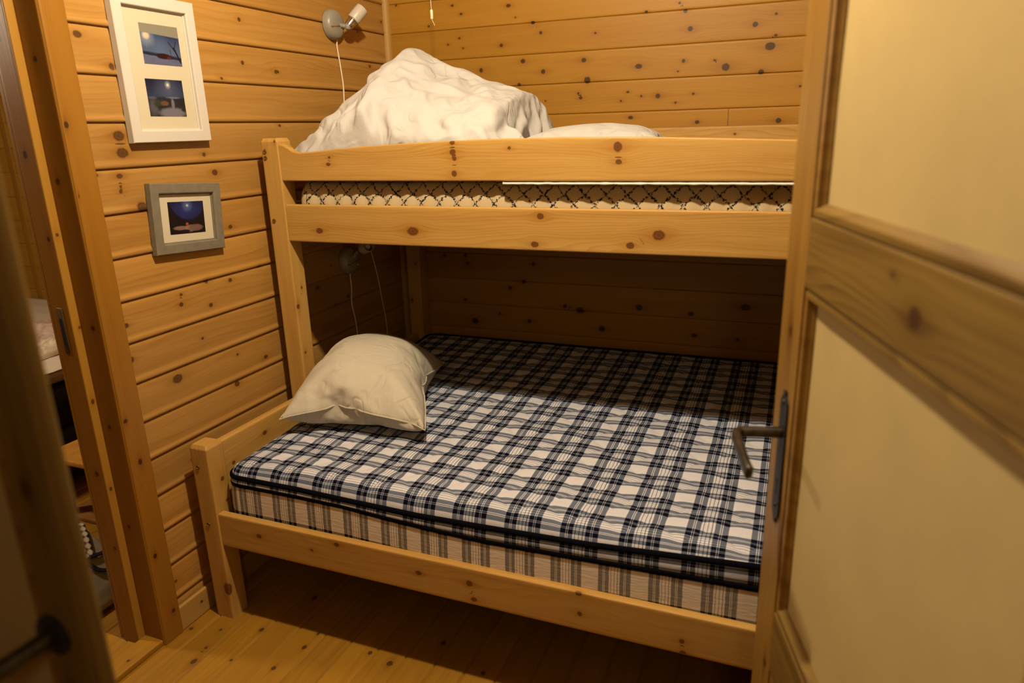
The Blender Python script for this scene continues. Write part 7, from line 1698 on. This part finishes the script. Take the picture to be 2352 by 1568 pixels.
def make_pillow(name, data, M, mat, label, stop=None, sag=0, nx=26, ny=34):
    V = data
    F, rim = pillow_faces(nx, ny)
    if sag:
        V = [(x, y, max(.004, z - sag * ((x / .26) ** 2 + (y / .35) ** 2) * .5)) for x, y, z in V]
    V = [M @ Vector(v) for v in V]
    if stop is not None:      # squeezed against the board and post at its left
        V = [Vector((stop + (.10 * math.exp((v.x - stop - .10) / .10) if v.x < stop + .10 else v.x - stop), v.y, v.z)) for v in V]
    V = [tuple(v) for v in V]
    me = bpy.data.meshes.new(name)
    me.from_pydata(V, [], F)
    loc = M.translation
    root = thing(name, label, 'pillow', loc)
    o = link('pillow_case', me, mat, root)
    sub = o.modifiers.new('smooth', 'SUBSURF')
    sub.levels = sub.render_levels = 2
    tube('seam', [V[i] for i in rim], .0028, mat, root, 6, 0, True)
    return root


make_pillow('pillow', PIL_A, Matrix.Translation((.335, -.870, .590)) @ Matrix.Rotation(math.radians(10), 4, 'Z') @ Matrix(((1, -.20, 0, 0), (0, .95, 0, 0), (0, 0, 1.08, 0), (0, 0, 0, 1))), M_PILLOW, 'plump white pillow at the head of the lower bunk, against the bed post', .136, .058)
make_pillow('pillow', PIL_A, Matrix.Translation((1.12, -.55, 1.428)) @ Matrix.Rotation(math.radians(95), 4, 'Z') @ Matrix.Diagonal((.9, .75, .62, 1)), M_DUVET, 'flat white pillow lying behind the guard board of the top bunk, beside the duvet')

DV = DUV
dn = 60
G = np.array(DV).reshape(dn + 1, dn + 1, 3) + np.array((0, 0, 1.416))
duv = grid_obj('duvet', G, None, M_DUVET)
so = duv.modifiers.new('thickness', 'SOLIDIFY')
so.thickness = .006
so.offset = -1
sb = duv.modifiers.new('smooth', 'SUBSURF')
sb.levels = sb.render_levels = 2
tag(duv, 'bundled white duvet heaped at the head of the top bunk', 'duvet')


# ================================================================== WALL LAMPS
M_LAMP = plain('grey_lamp_enamel', (.25, .23, .185), .38, .5)
M_CHROME = plain('chrome', (.62, .58, .52), .18, .5, 1.0)
M_GLASS = plain('opal_shade', (.50, .44, .38), .35, .4)
M_CORD = plain('white_cord', (.72, .62, .48), .55, .3)


def wall_lamp(loc, label, shade_dir, cord_pts, arm):
    y, z = loc
    root = thing('wall_lamp', label, 'wall lamp', (.004, y, z))
    lathe('wall_plate', [(0, .034), (.030, .034), (.044, .031), (.052, .024), (.056, .012), (.057, 0), (.050, -.001)], M_LAMP, root, (.004, y, z), X, 40)
    lathe('plate_screw', [(0, .0365), (.004, .036), (.005, .034)], M_CHROME, root, (.004, y + .030, z - .022), X, 12)
    tube('trim_bar', [(.036, y - .045, z - .012), (.0395, y, z - .006), (.036, y + .045, z)], .0022, M_CHROME, root, 8, 4)
    k = Vector((arm[0], y + arm[1], z + arm[2]))
    tube('arm', [(.034, y + arm[1] * .3, z + arm[2] * .3), ((arm[0] + .034) / 2, y + arm[1] * .75, z + arm[2] * .75), k], .0085, M_LAMP, root, 12, 4)
    lathe('knuckle', [(0, -.013), (.009, -.012), (.013, -.006), (.0145, 0), (.013, .006), (.009, .012), (0, .013)], M_LAMP, root, k, (0, .2, 1), 20)
    d = Vector(shade_dir).normalized()
    q = k + d * .010
    lathe('shade_collar', [(.007, -.012), (.0165, -.008), (.0185, .0), (.0185, .019), (.0195, .020), (.0195, .0225), (.0175, .023)], M_CHROME, root, q, d, 28)
    lathe('lamp_shade', [(.017, .022), (.0235, .024), (.0255, .030), (.0255, .082), (.0245, .0845), (.0225, .0845), (.0220, .080), (.021, .03), (.01, .026)], M_GLASS, root, q, d, 36)
    lathe('bulb', [(.010, .026), (.014, .04), (.017, .055), (.015, .07), (.008, .078), (0, .08)], M_GLASS, root, q, d, 20)
    if cord_pts:
        tube('cord', cord_pts, .0030, M_CORD, root, 8, 6)
    return root


wall_lamp((-.425, 1.963), 'grey and white wall spotlight above the duvet, by the room corner', (.42, .55, .72),
          [(.012, -.405, 1.912), (.008, -.405, 1.885), (.006, -.395, 1.84), (.006, -.388, 1.79), (.006, -.383, 1.74), (.006, -.386, 1.69), (.006, -.395, 1.60), (.006, -.40, 1.50)], (.058, .034, -.006))
lw = wall_lamp((-.468, 1.030), 'grey wall spotlight under the top bunk, half hidden by its side rail', (.80, -.50, .30),
               [(.012, -.466, .976), (.008, -.462, .955), (.006, -.458, .90), (.006, -.466, .84), (.006, -.450, .76), (.006, -.446, .70), (.006, -.446, .55)], (.066, .012, .046))
tube('pull_string', [(.060, -.372, 1.070), (.058, -.350, 1.02), (.055, -.320, .93), (.050, -.292, .82), (.046, -.27, .74), (.045, -.262, .66), (.045, -.262, .61)], .0016, M_CORD, lw, 6, 5)

pc = thing('pull_cord', 'white pull switch cord with small cylinder handle hanging before the back wall', 'pull cord', (.44, -.40, 1.95))
tube('string', [(.437, -.40, HT), (.437, -.40, 2.2), (.438, -.40, 1.985)], .0012, M_CORD, pc, 6, 2)
lathe('handle', [(0, .0), (.0045, .001), (.0055, .004), (.0055, .031), (.004, .034), (0, .035)], plain('pull_handle', (.80, .66, .42), .45), pc, (.4385, -.40, 1.953), Z, 16)
tube('string_end', [(.4385, -.40, 1.954), (.442, -.40, 1.945), (.445, -.40, 1.940), (.449, -.40, 1.931)], .0010, M_CORD, pc, 6, 3)


# ================================================================== PICTURES
def picture(name, label, yz, depth, fw, mat_frame, openings, x_back=.003, tilt=0):
    (ya, za), (yb, zb) = yz
    cy_, cz_ = (ya + yb) / 2, (za + zb) / 2
    root = thing(name, label, 'picture frame', (x_back, cy_, za))
    R_ = Matrix.Translation((0, cy_, cz_)) @ Matrix.Rotation(tilt, 4, 'X') @ Matrix.Translation((0, -cy_, -cz_))
    # mitred frame
    prof = [(0, 0), (0, depth - .002), (.002, depth), (fw - .003, depth), (fw - .001, depth - .001), (fw, depth - .003), (fw, depth - .010), (fw + .004, depth - .0105), (fw + .004, 0)]
    bm = bmesh.new()
    loops = []
    for (y, z, sy, sz) in ((ya, za, 1, 1), (yb, za, -1, 1), (yb, zb, -1, -1), (ya, zb, 1, -1)):
        loops.append([bm.verts.new(R_ @ Vector((x_back + w, y + sy * t, z + sz * t))) for t, w in prof])
    for i in range(4):
        A_, B_ = loops[i], loops[(i + 1) % 4]
        for j in range(len(prof)):
            j2 = (j + 1) % len(prof)
            bm.faces.new([A_[j], B_[j], B_[j2], A_[j2]])
    bmesh.ops.recalc_face_normals(bm, faces=bm.faces)
    me = bpy.data.meshes.new('frame')
    bm.to_mesh(me)
    bm.free()
    f = link('frame', me, mat_frame, root, False)
    boxm('mount_card', (x_back + .002, ya + fw - .002, za + fw - .002), (x_back + depth - .013, yb - fw + .002, zb - fw + .002), plain('mount_' + name, (.53, .475, .35), .7, .2), root, 0, R_)
    for k, (oy0, oz0, oy1, oz1, mt) in enumerate(openings):
        me = bpy.data.meshes.new('print')
        xx = x_back + depth - .0126
        vs = [R_ @ Vector((xx + (0 if q else -.0005), y, z)) for q in (1, 0) for y, z in ((oy0, oz0), (oy1, oz0), (oy1, oz1), (oy0, oz1))]
        me.from_pydata([tuple(v) for v in vs], [], [(0, 1, 2, 3), (7, 6, 5, 4), (0, 4, 5, 1), (1, 5, 6, 2), (2, 6, 7, 3), (3, 7, 4, 0)])
        uv = me.attributes.new('pic', 'FLOAT_VECTOR', 'POINT')
        q = np.array([(0, 0, 0), (1, 0, 0), (1, 1, 0), (0, 1, 0)] * 2, np.float32)
        uv.data.foreach_set('vector', q.ravel())
        link('photo_print', me, mt, root, False)
    return root


def blob(t, u, v, cx, cy, rx, ry, soft=.3, nz=None, na=0):
    a = t.math('DIVIDE', t.math('SUBTRACT', u, cx), rx)
    b = t.math('DIVIDE', t.math('SUBTRACT', v, cy), ry)
    d = t.math('SQRT', t.math('ADD', t.math('MULTIPLY', a, a), t.math('MULTIPLY', b, b)))
    if nz is not None:
        d = t.math('ADD', d, t.math('MULTIPLY', t.math('SUBTRACT', nz, .5), na))
    return t.ramp(d, [(max(0, 1 - soft), 1), (1, 0)])


def line_mask(t, u, v, x0_, y0_, x1_, y1_, w):
    dx_, dy_ = x1_ - x0_, y1_ - y0_
    L2 = dx_ * dx_ + dy_ * dy_
    pr_ = t.math('DIVIDE', t.math('ADD', t.math('MULTIPLY', t.math('SUBTRACT', u, x0_), dx_), t.math('MULTIPLY', t.math('SUBTRACT', v, y0_), dy_)), L2, clamp=True)
    ex = t.math('SUBTRACT', u, t.math('ADD', x0_, t.math('MULTIPLY', pr_, dx_)))
    ey = t.math('SUBTRACT', v, t.math('ADD', y0_, t.math('MULTIPLY', pr_, dy_)))
    d = t.math('SQRT', t.math('ADD', t.math('MULTIPLY', ex, ex), t.math('MULTIPLY', ey, ey)))
    return t.ramp(t.math('DIVIDE', d, w), [(.4, 1), (1, 0)])


def pic_base(name):
    t = NT(name)
    u, v, w = t.attr('pic')
    vec = t.xyz(u, v, 0.0)
    return t, u, v, vec


def night_cabin():
    t, u, v, vec = pic_base('print_night_cabin')
    n = t.noise(vec, 7, 3)
    n2 = t.noise(t.xyz(t.math('MULTIPLY', u, 3), t.math('MULTIPLY', v, 30), 0.0), 1, 3)
    sky = t.mix(t.ramp(v, [(.3, 0), (.8, 1)]), (.11, .16, .28), (.012, .025, .11))
    sky = t.mix(t.math('MULTIPLY', blob(t, u, v, .45, .45, .35, .5, 1), .7), sky, (.12, .19, .33))
    sky = t.mix(blob(t, u, v, .13, .68, .26, .30, 1, n, .3), sky, (.35, .42, .52))
    sky = t.mix(blob(t, u, v, .14, .71, .11, .12, .6), sky, (.95, .72, .5))
    snow = t.mix(n2, (.09, .11, .22), (.20, .22, .34))
    hor = t.math('ADD', t.math('SUBTRACT', .245, t.math('MULTIPLY', u, .10)), t.math('MULTIPLY', t.math('SUBTRACT', n, .5), .03))
    c = t.mix(t.ramp(t.math('ADD', t.math('SUBTRACT', hor, v), .5), [(.49, 0), (.51, 1)]), sky, snow)
    band = t.math('SUBTRACT', v, t.math('ADD', hor, .0))
    trees = t.math('MULTIPLY', t.ramp(band, [(.0, 1), (.06, 1), (.10, 0)]), t.ramp(t.math('ADD', band, .5), [(.49, 0), (.505, 1)]))
    c = t.mix(t.math('MULTIPLY', trees, .92), c, (.012, .014, .03))
    c = t.mix(blob(t, u, v, .52, .225, .22, .085, .3, n, .3), c, (.03, .008, .010))
    c = t.mix(blob(t, u, v, .66, .19, .075, .05, .4), c, (.10, .025, .022))
    for q in ((.97, .10, .83, .46, .030), (.86, .36, .70, .60, .016), (.84, .44, .90, .62, .012), (.74, .16, .72, .40, .010)):
        c = t.mix(line_mask(t, u, v, *q), c, (.008, .008, .02))
    c = t.mix(t.ramp(t.math('ADD', v, t.math('MULTIPLY', u, .06)), [(.775, 0), (.785, 1)]), c, (.33, .31, .235))
    return t.done(t.mix(1.0, c, (.62, .62, .66), 'MULTIPLY'), .35, .3)


def night_path():
    t, u, v, vec = pic_base('print_night_path')
    n = t.noise(vec, 8, 3)
    n2 = t.noise(vec, 26, 2)
    sky = t.mix(t.ramp(v, [(.45, 0), (1, 1)]), (.035, .055, .12), (.012, .012, .045))
    sky = t.mix(t.math('MULTIPLY', blob(t, u, v, .58, .70, .45, .50, 1), .8), sky, (.10, .13, .22))
    sky = t.mix(blob(t, u, v, .585, .855, .095, .13, 1), sky, (.5, .55, .55))
    sky = t.mix(blob(t, u, v, .587, .858, .042, .05, .5), sky, (1, .85, .5))
    c = t.mix(t.ramp(v, [(.50, 1), (.56, 0)]), sky, (.022, .024, .03))
    c = t.mix(blob(t, u, v, .70, .515, .26, .035, .6, n2, .6), c, (.16, .19, .30))
    c = t.mix(blob(t, u, v, .12, .50, .15, .05, .6, n2, .5), c, (.10, .11, .19))
    c = t.mix(blob(t, u, v, .13, .25, .17, .30, .6, n, .5), c, (.10, .095, .11))
    c = t.mix(blob(t, u, v, .30, .33, .20, .12, .4, n2, .5), c, (.04, .045, .028))
    c = t.mix(blob(t, u, v, .43, .355, .13, .085, .4, n2, .6), c, (.16, .085, .04))
    c = t.mix(blob(t, u, v, .40, .25, .22, .05, .4, n2, .5), c, (.02, .018, .014))
    c = t.mix(blob(t, u, v, .62, .10, .42, .17, .35, n, .35), c, (.20, .20, .235))
    c = t.mix(blob(t, u, v, .655, .32, .055, .22, .5, n, .4), c, (.21, .21, .25))
    c = t.mix(blob(t, u, v, .93, .40, .17, .15, .5, n2, .4), c, (.018, .016, .018))
    c = t.mix(blob(t, u, v, .97, .19, .13, .08, .5, n2, .4), c, (.025, .02, .02))
    return t.done(t.mix(1.0, c, (.62, .62, .66), 'MULTIPLY'), .35, .3)


def night_fire():
    t, u, v, vec = pic_base('print_night_fire')
    n = t.noise(vec, 6, 3)
    n2 = t.noise(vec, 22, 2)
    sky = t.mix(blob(t, u, v, .52, .75, .55, .42, .9, n, .4), (.010, .013, .055), (.030, .042, .22))
    sky = t.mix(blob(t, u, v, .53, .87, .17, .22, 1), sky, (.12, .20, .42))
    sky = t.mix(blob(t, u, v, .535, .875, .045, .055, .7), sky, (.62, .70, .62))
    # spruce tops left and right, dark forest below
    w_ = t.math('ADD', t.math('ABSOLUTE', t.math('SUBTRACT', u, .56)), t.math('MULTIPLY', t.math('SUBTRACT', n2, .5), .10))
    edge = t.math('SUBTRACT', v, t.math('ADD', .42, t.math('MULTIPLY', t.math('POWER', t.math('MULTIPLY', w_, 1.9), 2.2), .5)))
    c = t.mix(t.ramp(t.math('ADD', edge, .5), [(.48, 1), (.53, 0)]), sky, (.010, .008, .010))
    c = t.mix(blob(t, u, v, .30, .185, .24, .075, .35, n, .25), c, (.30, .17, .125))
    c = t.mix(blob(t, u, v, .55, .155, .17, .13, .4, n, .25), c, (.36, .21, .14))
    c = t.mix(blob(t, u, v, .72, .17, .24, .12, .3, n, .2), c, (.23, .125, .10))
    c = t.mix(blob(t, u, v, .43, .075, .16, .065, .4, n, .2), c, (.012, .010, .022))
    c = t.mix(blob(t, u, v, .485, .30, .050, .055, .4, n2, .5), c, (.45, .09, .035))
    return t.done(t.mix(1.0, c, (.62, .62, .66), 'MULTIPLY'), .35, .3)


M_WFRAME = plain('white_frame_lacquer', (.56, .52, .465), .42, .35)
M_GFRAME = plain('grey_frame_wood', (.17, .148, .110), .45, .4, nscale=40, namp=.12)
picture('picture_frame', 'tall white picture frame with two moonlit winter photos, on the left wall', ((-1.458, 1.540), (-1.165, 1.940)), .022, .034, M_WFRAME,
        [(-1.367, 1.757, -1.229, 1.866, night_cabin()), (-1.376, 1.613, -1.241, 1.717, night_path())])
picture('picture_frame', 'small grey picture frame with one dark campfire photo, below the white frame', ((-1.437, 1.2075), (-1.163, 1.4175)), .020, .030, M_GFRAME,
        [(-1.370, 1.264, -1.230, 1.362, night_fire())], tilt=-.066)


# ================================================================== THE BEDROOM BEYOND
M_SHEET = plain('bedroom_mattress_cover', (.62, .54, .43), .85, .1, bump=.15, bscale=60)
M_BASE = plain('black_bed_base', (.012, .010, .012), .8, .2)
bb = thing('bed', 'bed with pale mattress and black base, seen through the left doorway', 'bed', (-2.0, -.6, 0))
boxm('bed_base', (-2.95, -1.30, .325), (-1.20, -.02, .515), M_BASE, bb, .012)
boxm('bed_base', (-2.95, -1.30, .10), (-1.20, -.02, .319), M_BASE, bb, .012)
for x, y in ((-2.85, -1.2), (-1.30, -1.2), (-2.85, -.12), (-1.30, -.12)):
    lathe('leg', [(.025, 0), (.030, .1)], M_BASE, bb, (x, y, 0), Z, 16)
boxm('mattress', (-2.96, -1.31, .530), (-1.185, -.012, .596), plain('mattress_border', (.33, .29, .22), .85, nscale=220, namp=.25), bb, .03, None, 4)
n1, n2_ = 70, 60
GP = np.zeros((n1, n2_, 3))
for i in range(n1):
    for j in range(n2_):
        x = -2.95 + 1.765 * i / (n1 - 1)
        y = -1.305 + 1.288 * j / (n2_ - 1)
        z = .601 + .004 * noise.noise(Vector((x * 3, y * 18, 0)))
        e = min((x + 2.955), (-1.183 - x), (y + 1.31), (-.012 - y))
        z -= .012 * max(0, 1 - e / .03) ** 2
        GP[i, j] = (x, y, z)
grid_obj('mattress_cover', GP, None, M_SHEET, bb)

sweep('wall_strip', rrect(.05, .014, .004, .02), HT, M_CASE, (-2.71, -.003, 0), Z, X, Y, [], .1, bpy.data.objects['wall_bedroom_back'])

# crumpled clear plastic wrap lying on that mattress
t_ = NT('plastic_wrap')
tc_ = t_.n('ShaderNodeTexCoord').outputs['Object']
t_.bump(t_.noise(tc_, 22, 3, .6, 1.5), .6, .01)
M_WRAP = t_.done((.60, .47, .42), .22, .5)
def heap(name, cx_, cy_, z0_, rx, ry, h, ang, mat, label, cat, seed, n=44, amp=.45):
    GP = np.zeros((n, n, 3))
    for i in range(n):
        for j in range(n):
            a, b = (i / (n - 1) - .5) * 2, (j / (n - 1) - .5) * 2
            r_ = max(abs(a), abs(b))
            q = math.hypot(a, b) + 1e-6
            a2, b2 = a * r_ / q, b * r_ / q
            rr = r_ * (1 + .15 * noise.noise(Vector((a2 * 1.3, b2 * 1.3, seed))))
            x = a2 * rx * (rr / max(r_, 1e-6) if r_ > 0 else 1)
            y = b2 * ry * (rr / max(r_, 1e-6) if r_ > 0 else 1)
            f = max(0, 1 - r_ ** 2) ** .55
            z = h * f * (1 + amp * noise.noise(Vector((a * 2.3, b * 2.3, seed + 3))) + amp * .5 * noise.noise(Vector((a * 6, b * 6, seed))))
            GP[i, j] = (cx_ + x * math.cos(ang) - y * math.sin(ang), cy_ + x * math.sin(ang) + y * math.cos(ang), z0_ + .002 + max(0, z))
    o = grid_obj(name, GP, None, mat)
    return tag(o, label, cat) if label else o


heap('plastic_wrap', -1.75, -.62, .603, .16, .34, .060, .35, M_WRAP, 'crumpled clear plastic wrap on the bed beyond the left doorway', 'plastic wrap', 3)
heap('folded_cloth', -1.44, -.86, .603, .075, .20, .050, .25, plain('pale_cloth', (.66, .58, .45), .8), 'small pale cloth lying in front of the plastic wrap', 'cloth', 8)

M_STOOL = plain('varnished_stool_wood', (.46, .21, .035), .3, .5, nscale=14, namp=.2)
M_STOOLD = plain('dark_stool_wood', (.22, .09, .018), .4, .4, nscale=14, namp=.2)
st = thing('stool', 'low varnished wooden stool with lower shelf, beside the bed beyond the doorway', 'stool', (-.53, -1.25, 0))
boxm('seat', (-.735, -1.442, .428), (-.33, -1.05, .450), M_STOOL, st, .006)
for x, y in ((-.720, -1.425), (-.385, -1.425), (-.720, -1.105), (-.385, -1.105)):
    boxm('leg', (x, y, 0), (x + .04, y + .04, .428), M_STOOLD, st, .004)
boxm('shelf', (-.715, -1.42, .185), (-.35, -1.07, .203), M_STOOLD, st, .003)
heap('black_bag', -.53, -1.24, .203, .12, .12, .14, 0, plain('black_cloth', (.010, .009, .012), .7), 'black cloth bundle on the lower shelf of the stool', 'bag', 11)

# grey tote bag with a patterned strap
M_TOTE = plain('grey_canvas', (.25, .225, .165), .9, .1, nscale=9, namp=.2, bump=.3, bscale=30)
tote = thing('tote_bag', 'grey canvas bag with black and white patterned strap on the bedroom floor', 'bag', (-.48, -1.53, 0))
n = 40
GP = np.zeros((n, n, 3))
for i in range(n):
    for j in range(n):
        a, b = i / (n - 1), j / (n - 1)
        x = -.60 + .295 * a
        y = -1.80 + .35 * b
        e = min(a, 1 - a, b, 1 - b)
        z = (.245 - .215 * a ** 1.3) * min(1, e / .10) ** .6 + .018 * noise.noise(Vector((x * 9, y * 9, 1))) * min(1, e / .1)
        GP[i, j] = (x, y, .020 + max(0, z))
tb_ = grid_obj('bag_body', GP, None, M_TOTE, tote)
so = tb_.modifiers.new('thickness', 'SOLIDIFY')
so.thickness = .004
so.offset = -1
tt = NT('zigzag_strap')
u_, v_, w_ = tt.attr('sheet')
zig = tt.math('PINGPONG', tt.math('MULTIPLY', u_, 1.0), .013)
mk = tt.ramp(tt.math('ADD', tt.math('SUBTRACT', tt.math('ABSOLUTE', v_), zig), .5), [(.4995, 1), (.5005, 0)])
M_STRAP = tt.done(tt.mix(mk, (.015, .014, .018), (.62, .56, .46)), .8, .1)


def ribbon(name, pts, w, nrm, mat, parent):
    p = smooth_path(pts, 8)
    GP = np.zeros((len(p), 4, 3))
    UV = np.zeros((len(p), 4, 2))
    L = 0
    for i, q in enumerate(p):
        if i: L += (q - p[i - 1]).length
        t = (p[min(i + 1, len(p) - 1)] - p[max(i - 1, 0)]).normalized()
        s = t.cross(Vector(nrm)).normalized()
        for k in range(4):
            f = k / 3 - .5
            GP[i, k] = q + s * w * f
            UV[i, k] = (L, f * w)
    o = grid_obj(name, GP, UV, mat, parent)
    so = o.modifiers.new('thickness', 'SOLIDIFY')
    so.thickness = .003
    return o


def on_tote(x, y, lift=.012):
    a = min(1, max(0, (x + .60) / .295))
    b = min(1, max(0, (y + 1.80) / .35))
    e = min(a, 1 - a, b, 1 - b)
    return (x, y, .020 + max(0, (.245 - .215 * a ** 1.3) * min(1, e / .10) ** .6 + .018 * noise.noise(Vector((x * 9, y * 9, 1))) * min(1, e / .1)) + lift)


ribbon('strap', [on_tote(*q) for q in ((-.600, -1.50), (-.55, -1.515), (-.50, -1.535), (-.455, -1.552), (-.425, -1.562), (-.415, -1.550), (-.44, -1.535), (-.49, -1.505), (-.55, -1.475), (-.60, -1.46))], .020, (.5, 0, 1), M_STRAP, tote)
ribbon('webbing_loop', [on_tote(*q) for q in ((-.42, -1.575), (-.405, -1.53), (-.395, -1.48), (-.37, -1.45), (-.345, -1.47), (-.345, -1.52), (-.37, -1.56), (-.40, -1.575))], .016, (.4, 0, 1), M_BASE, tote)
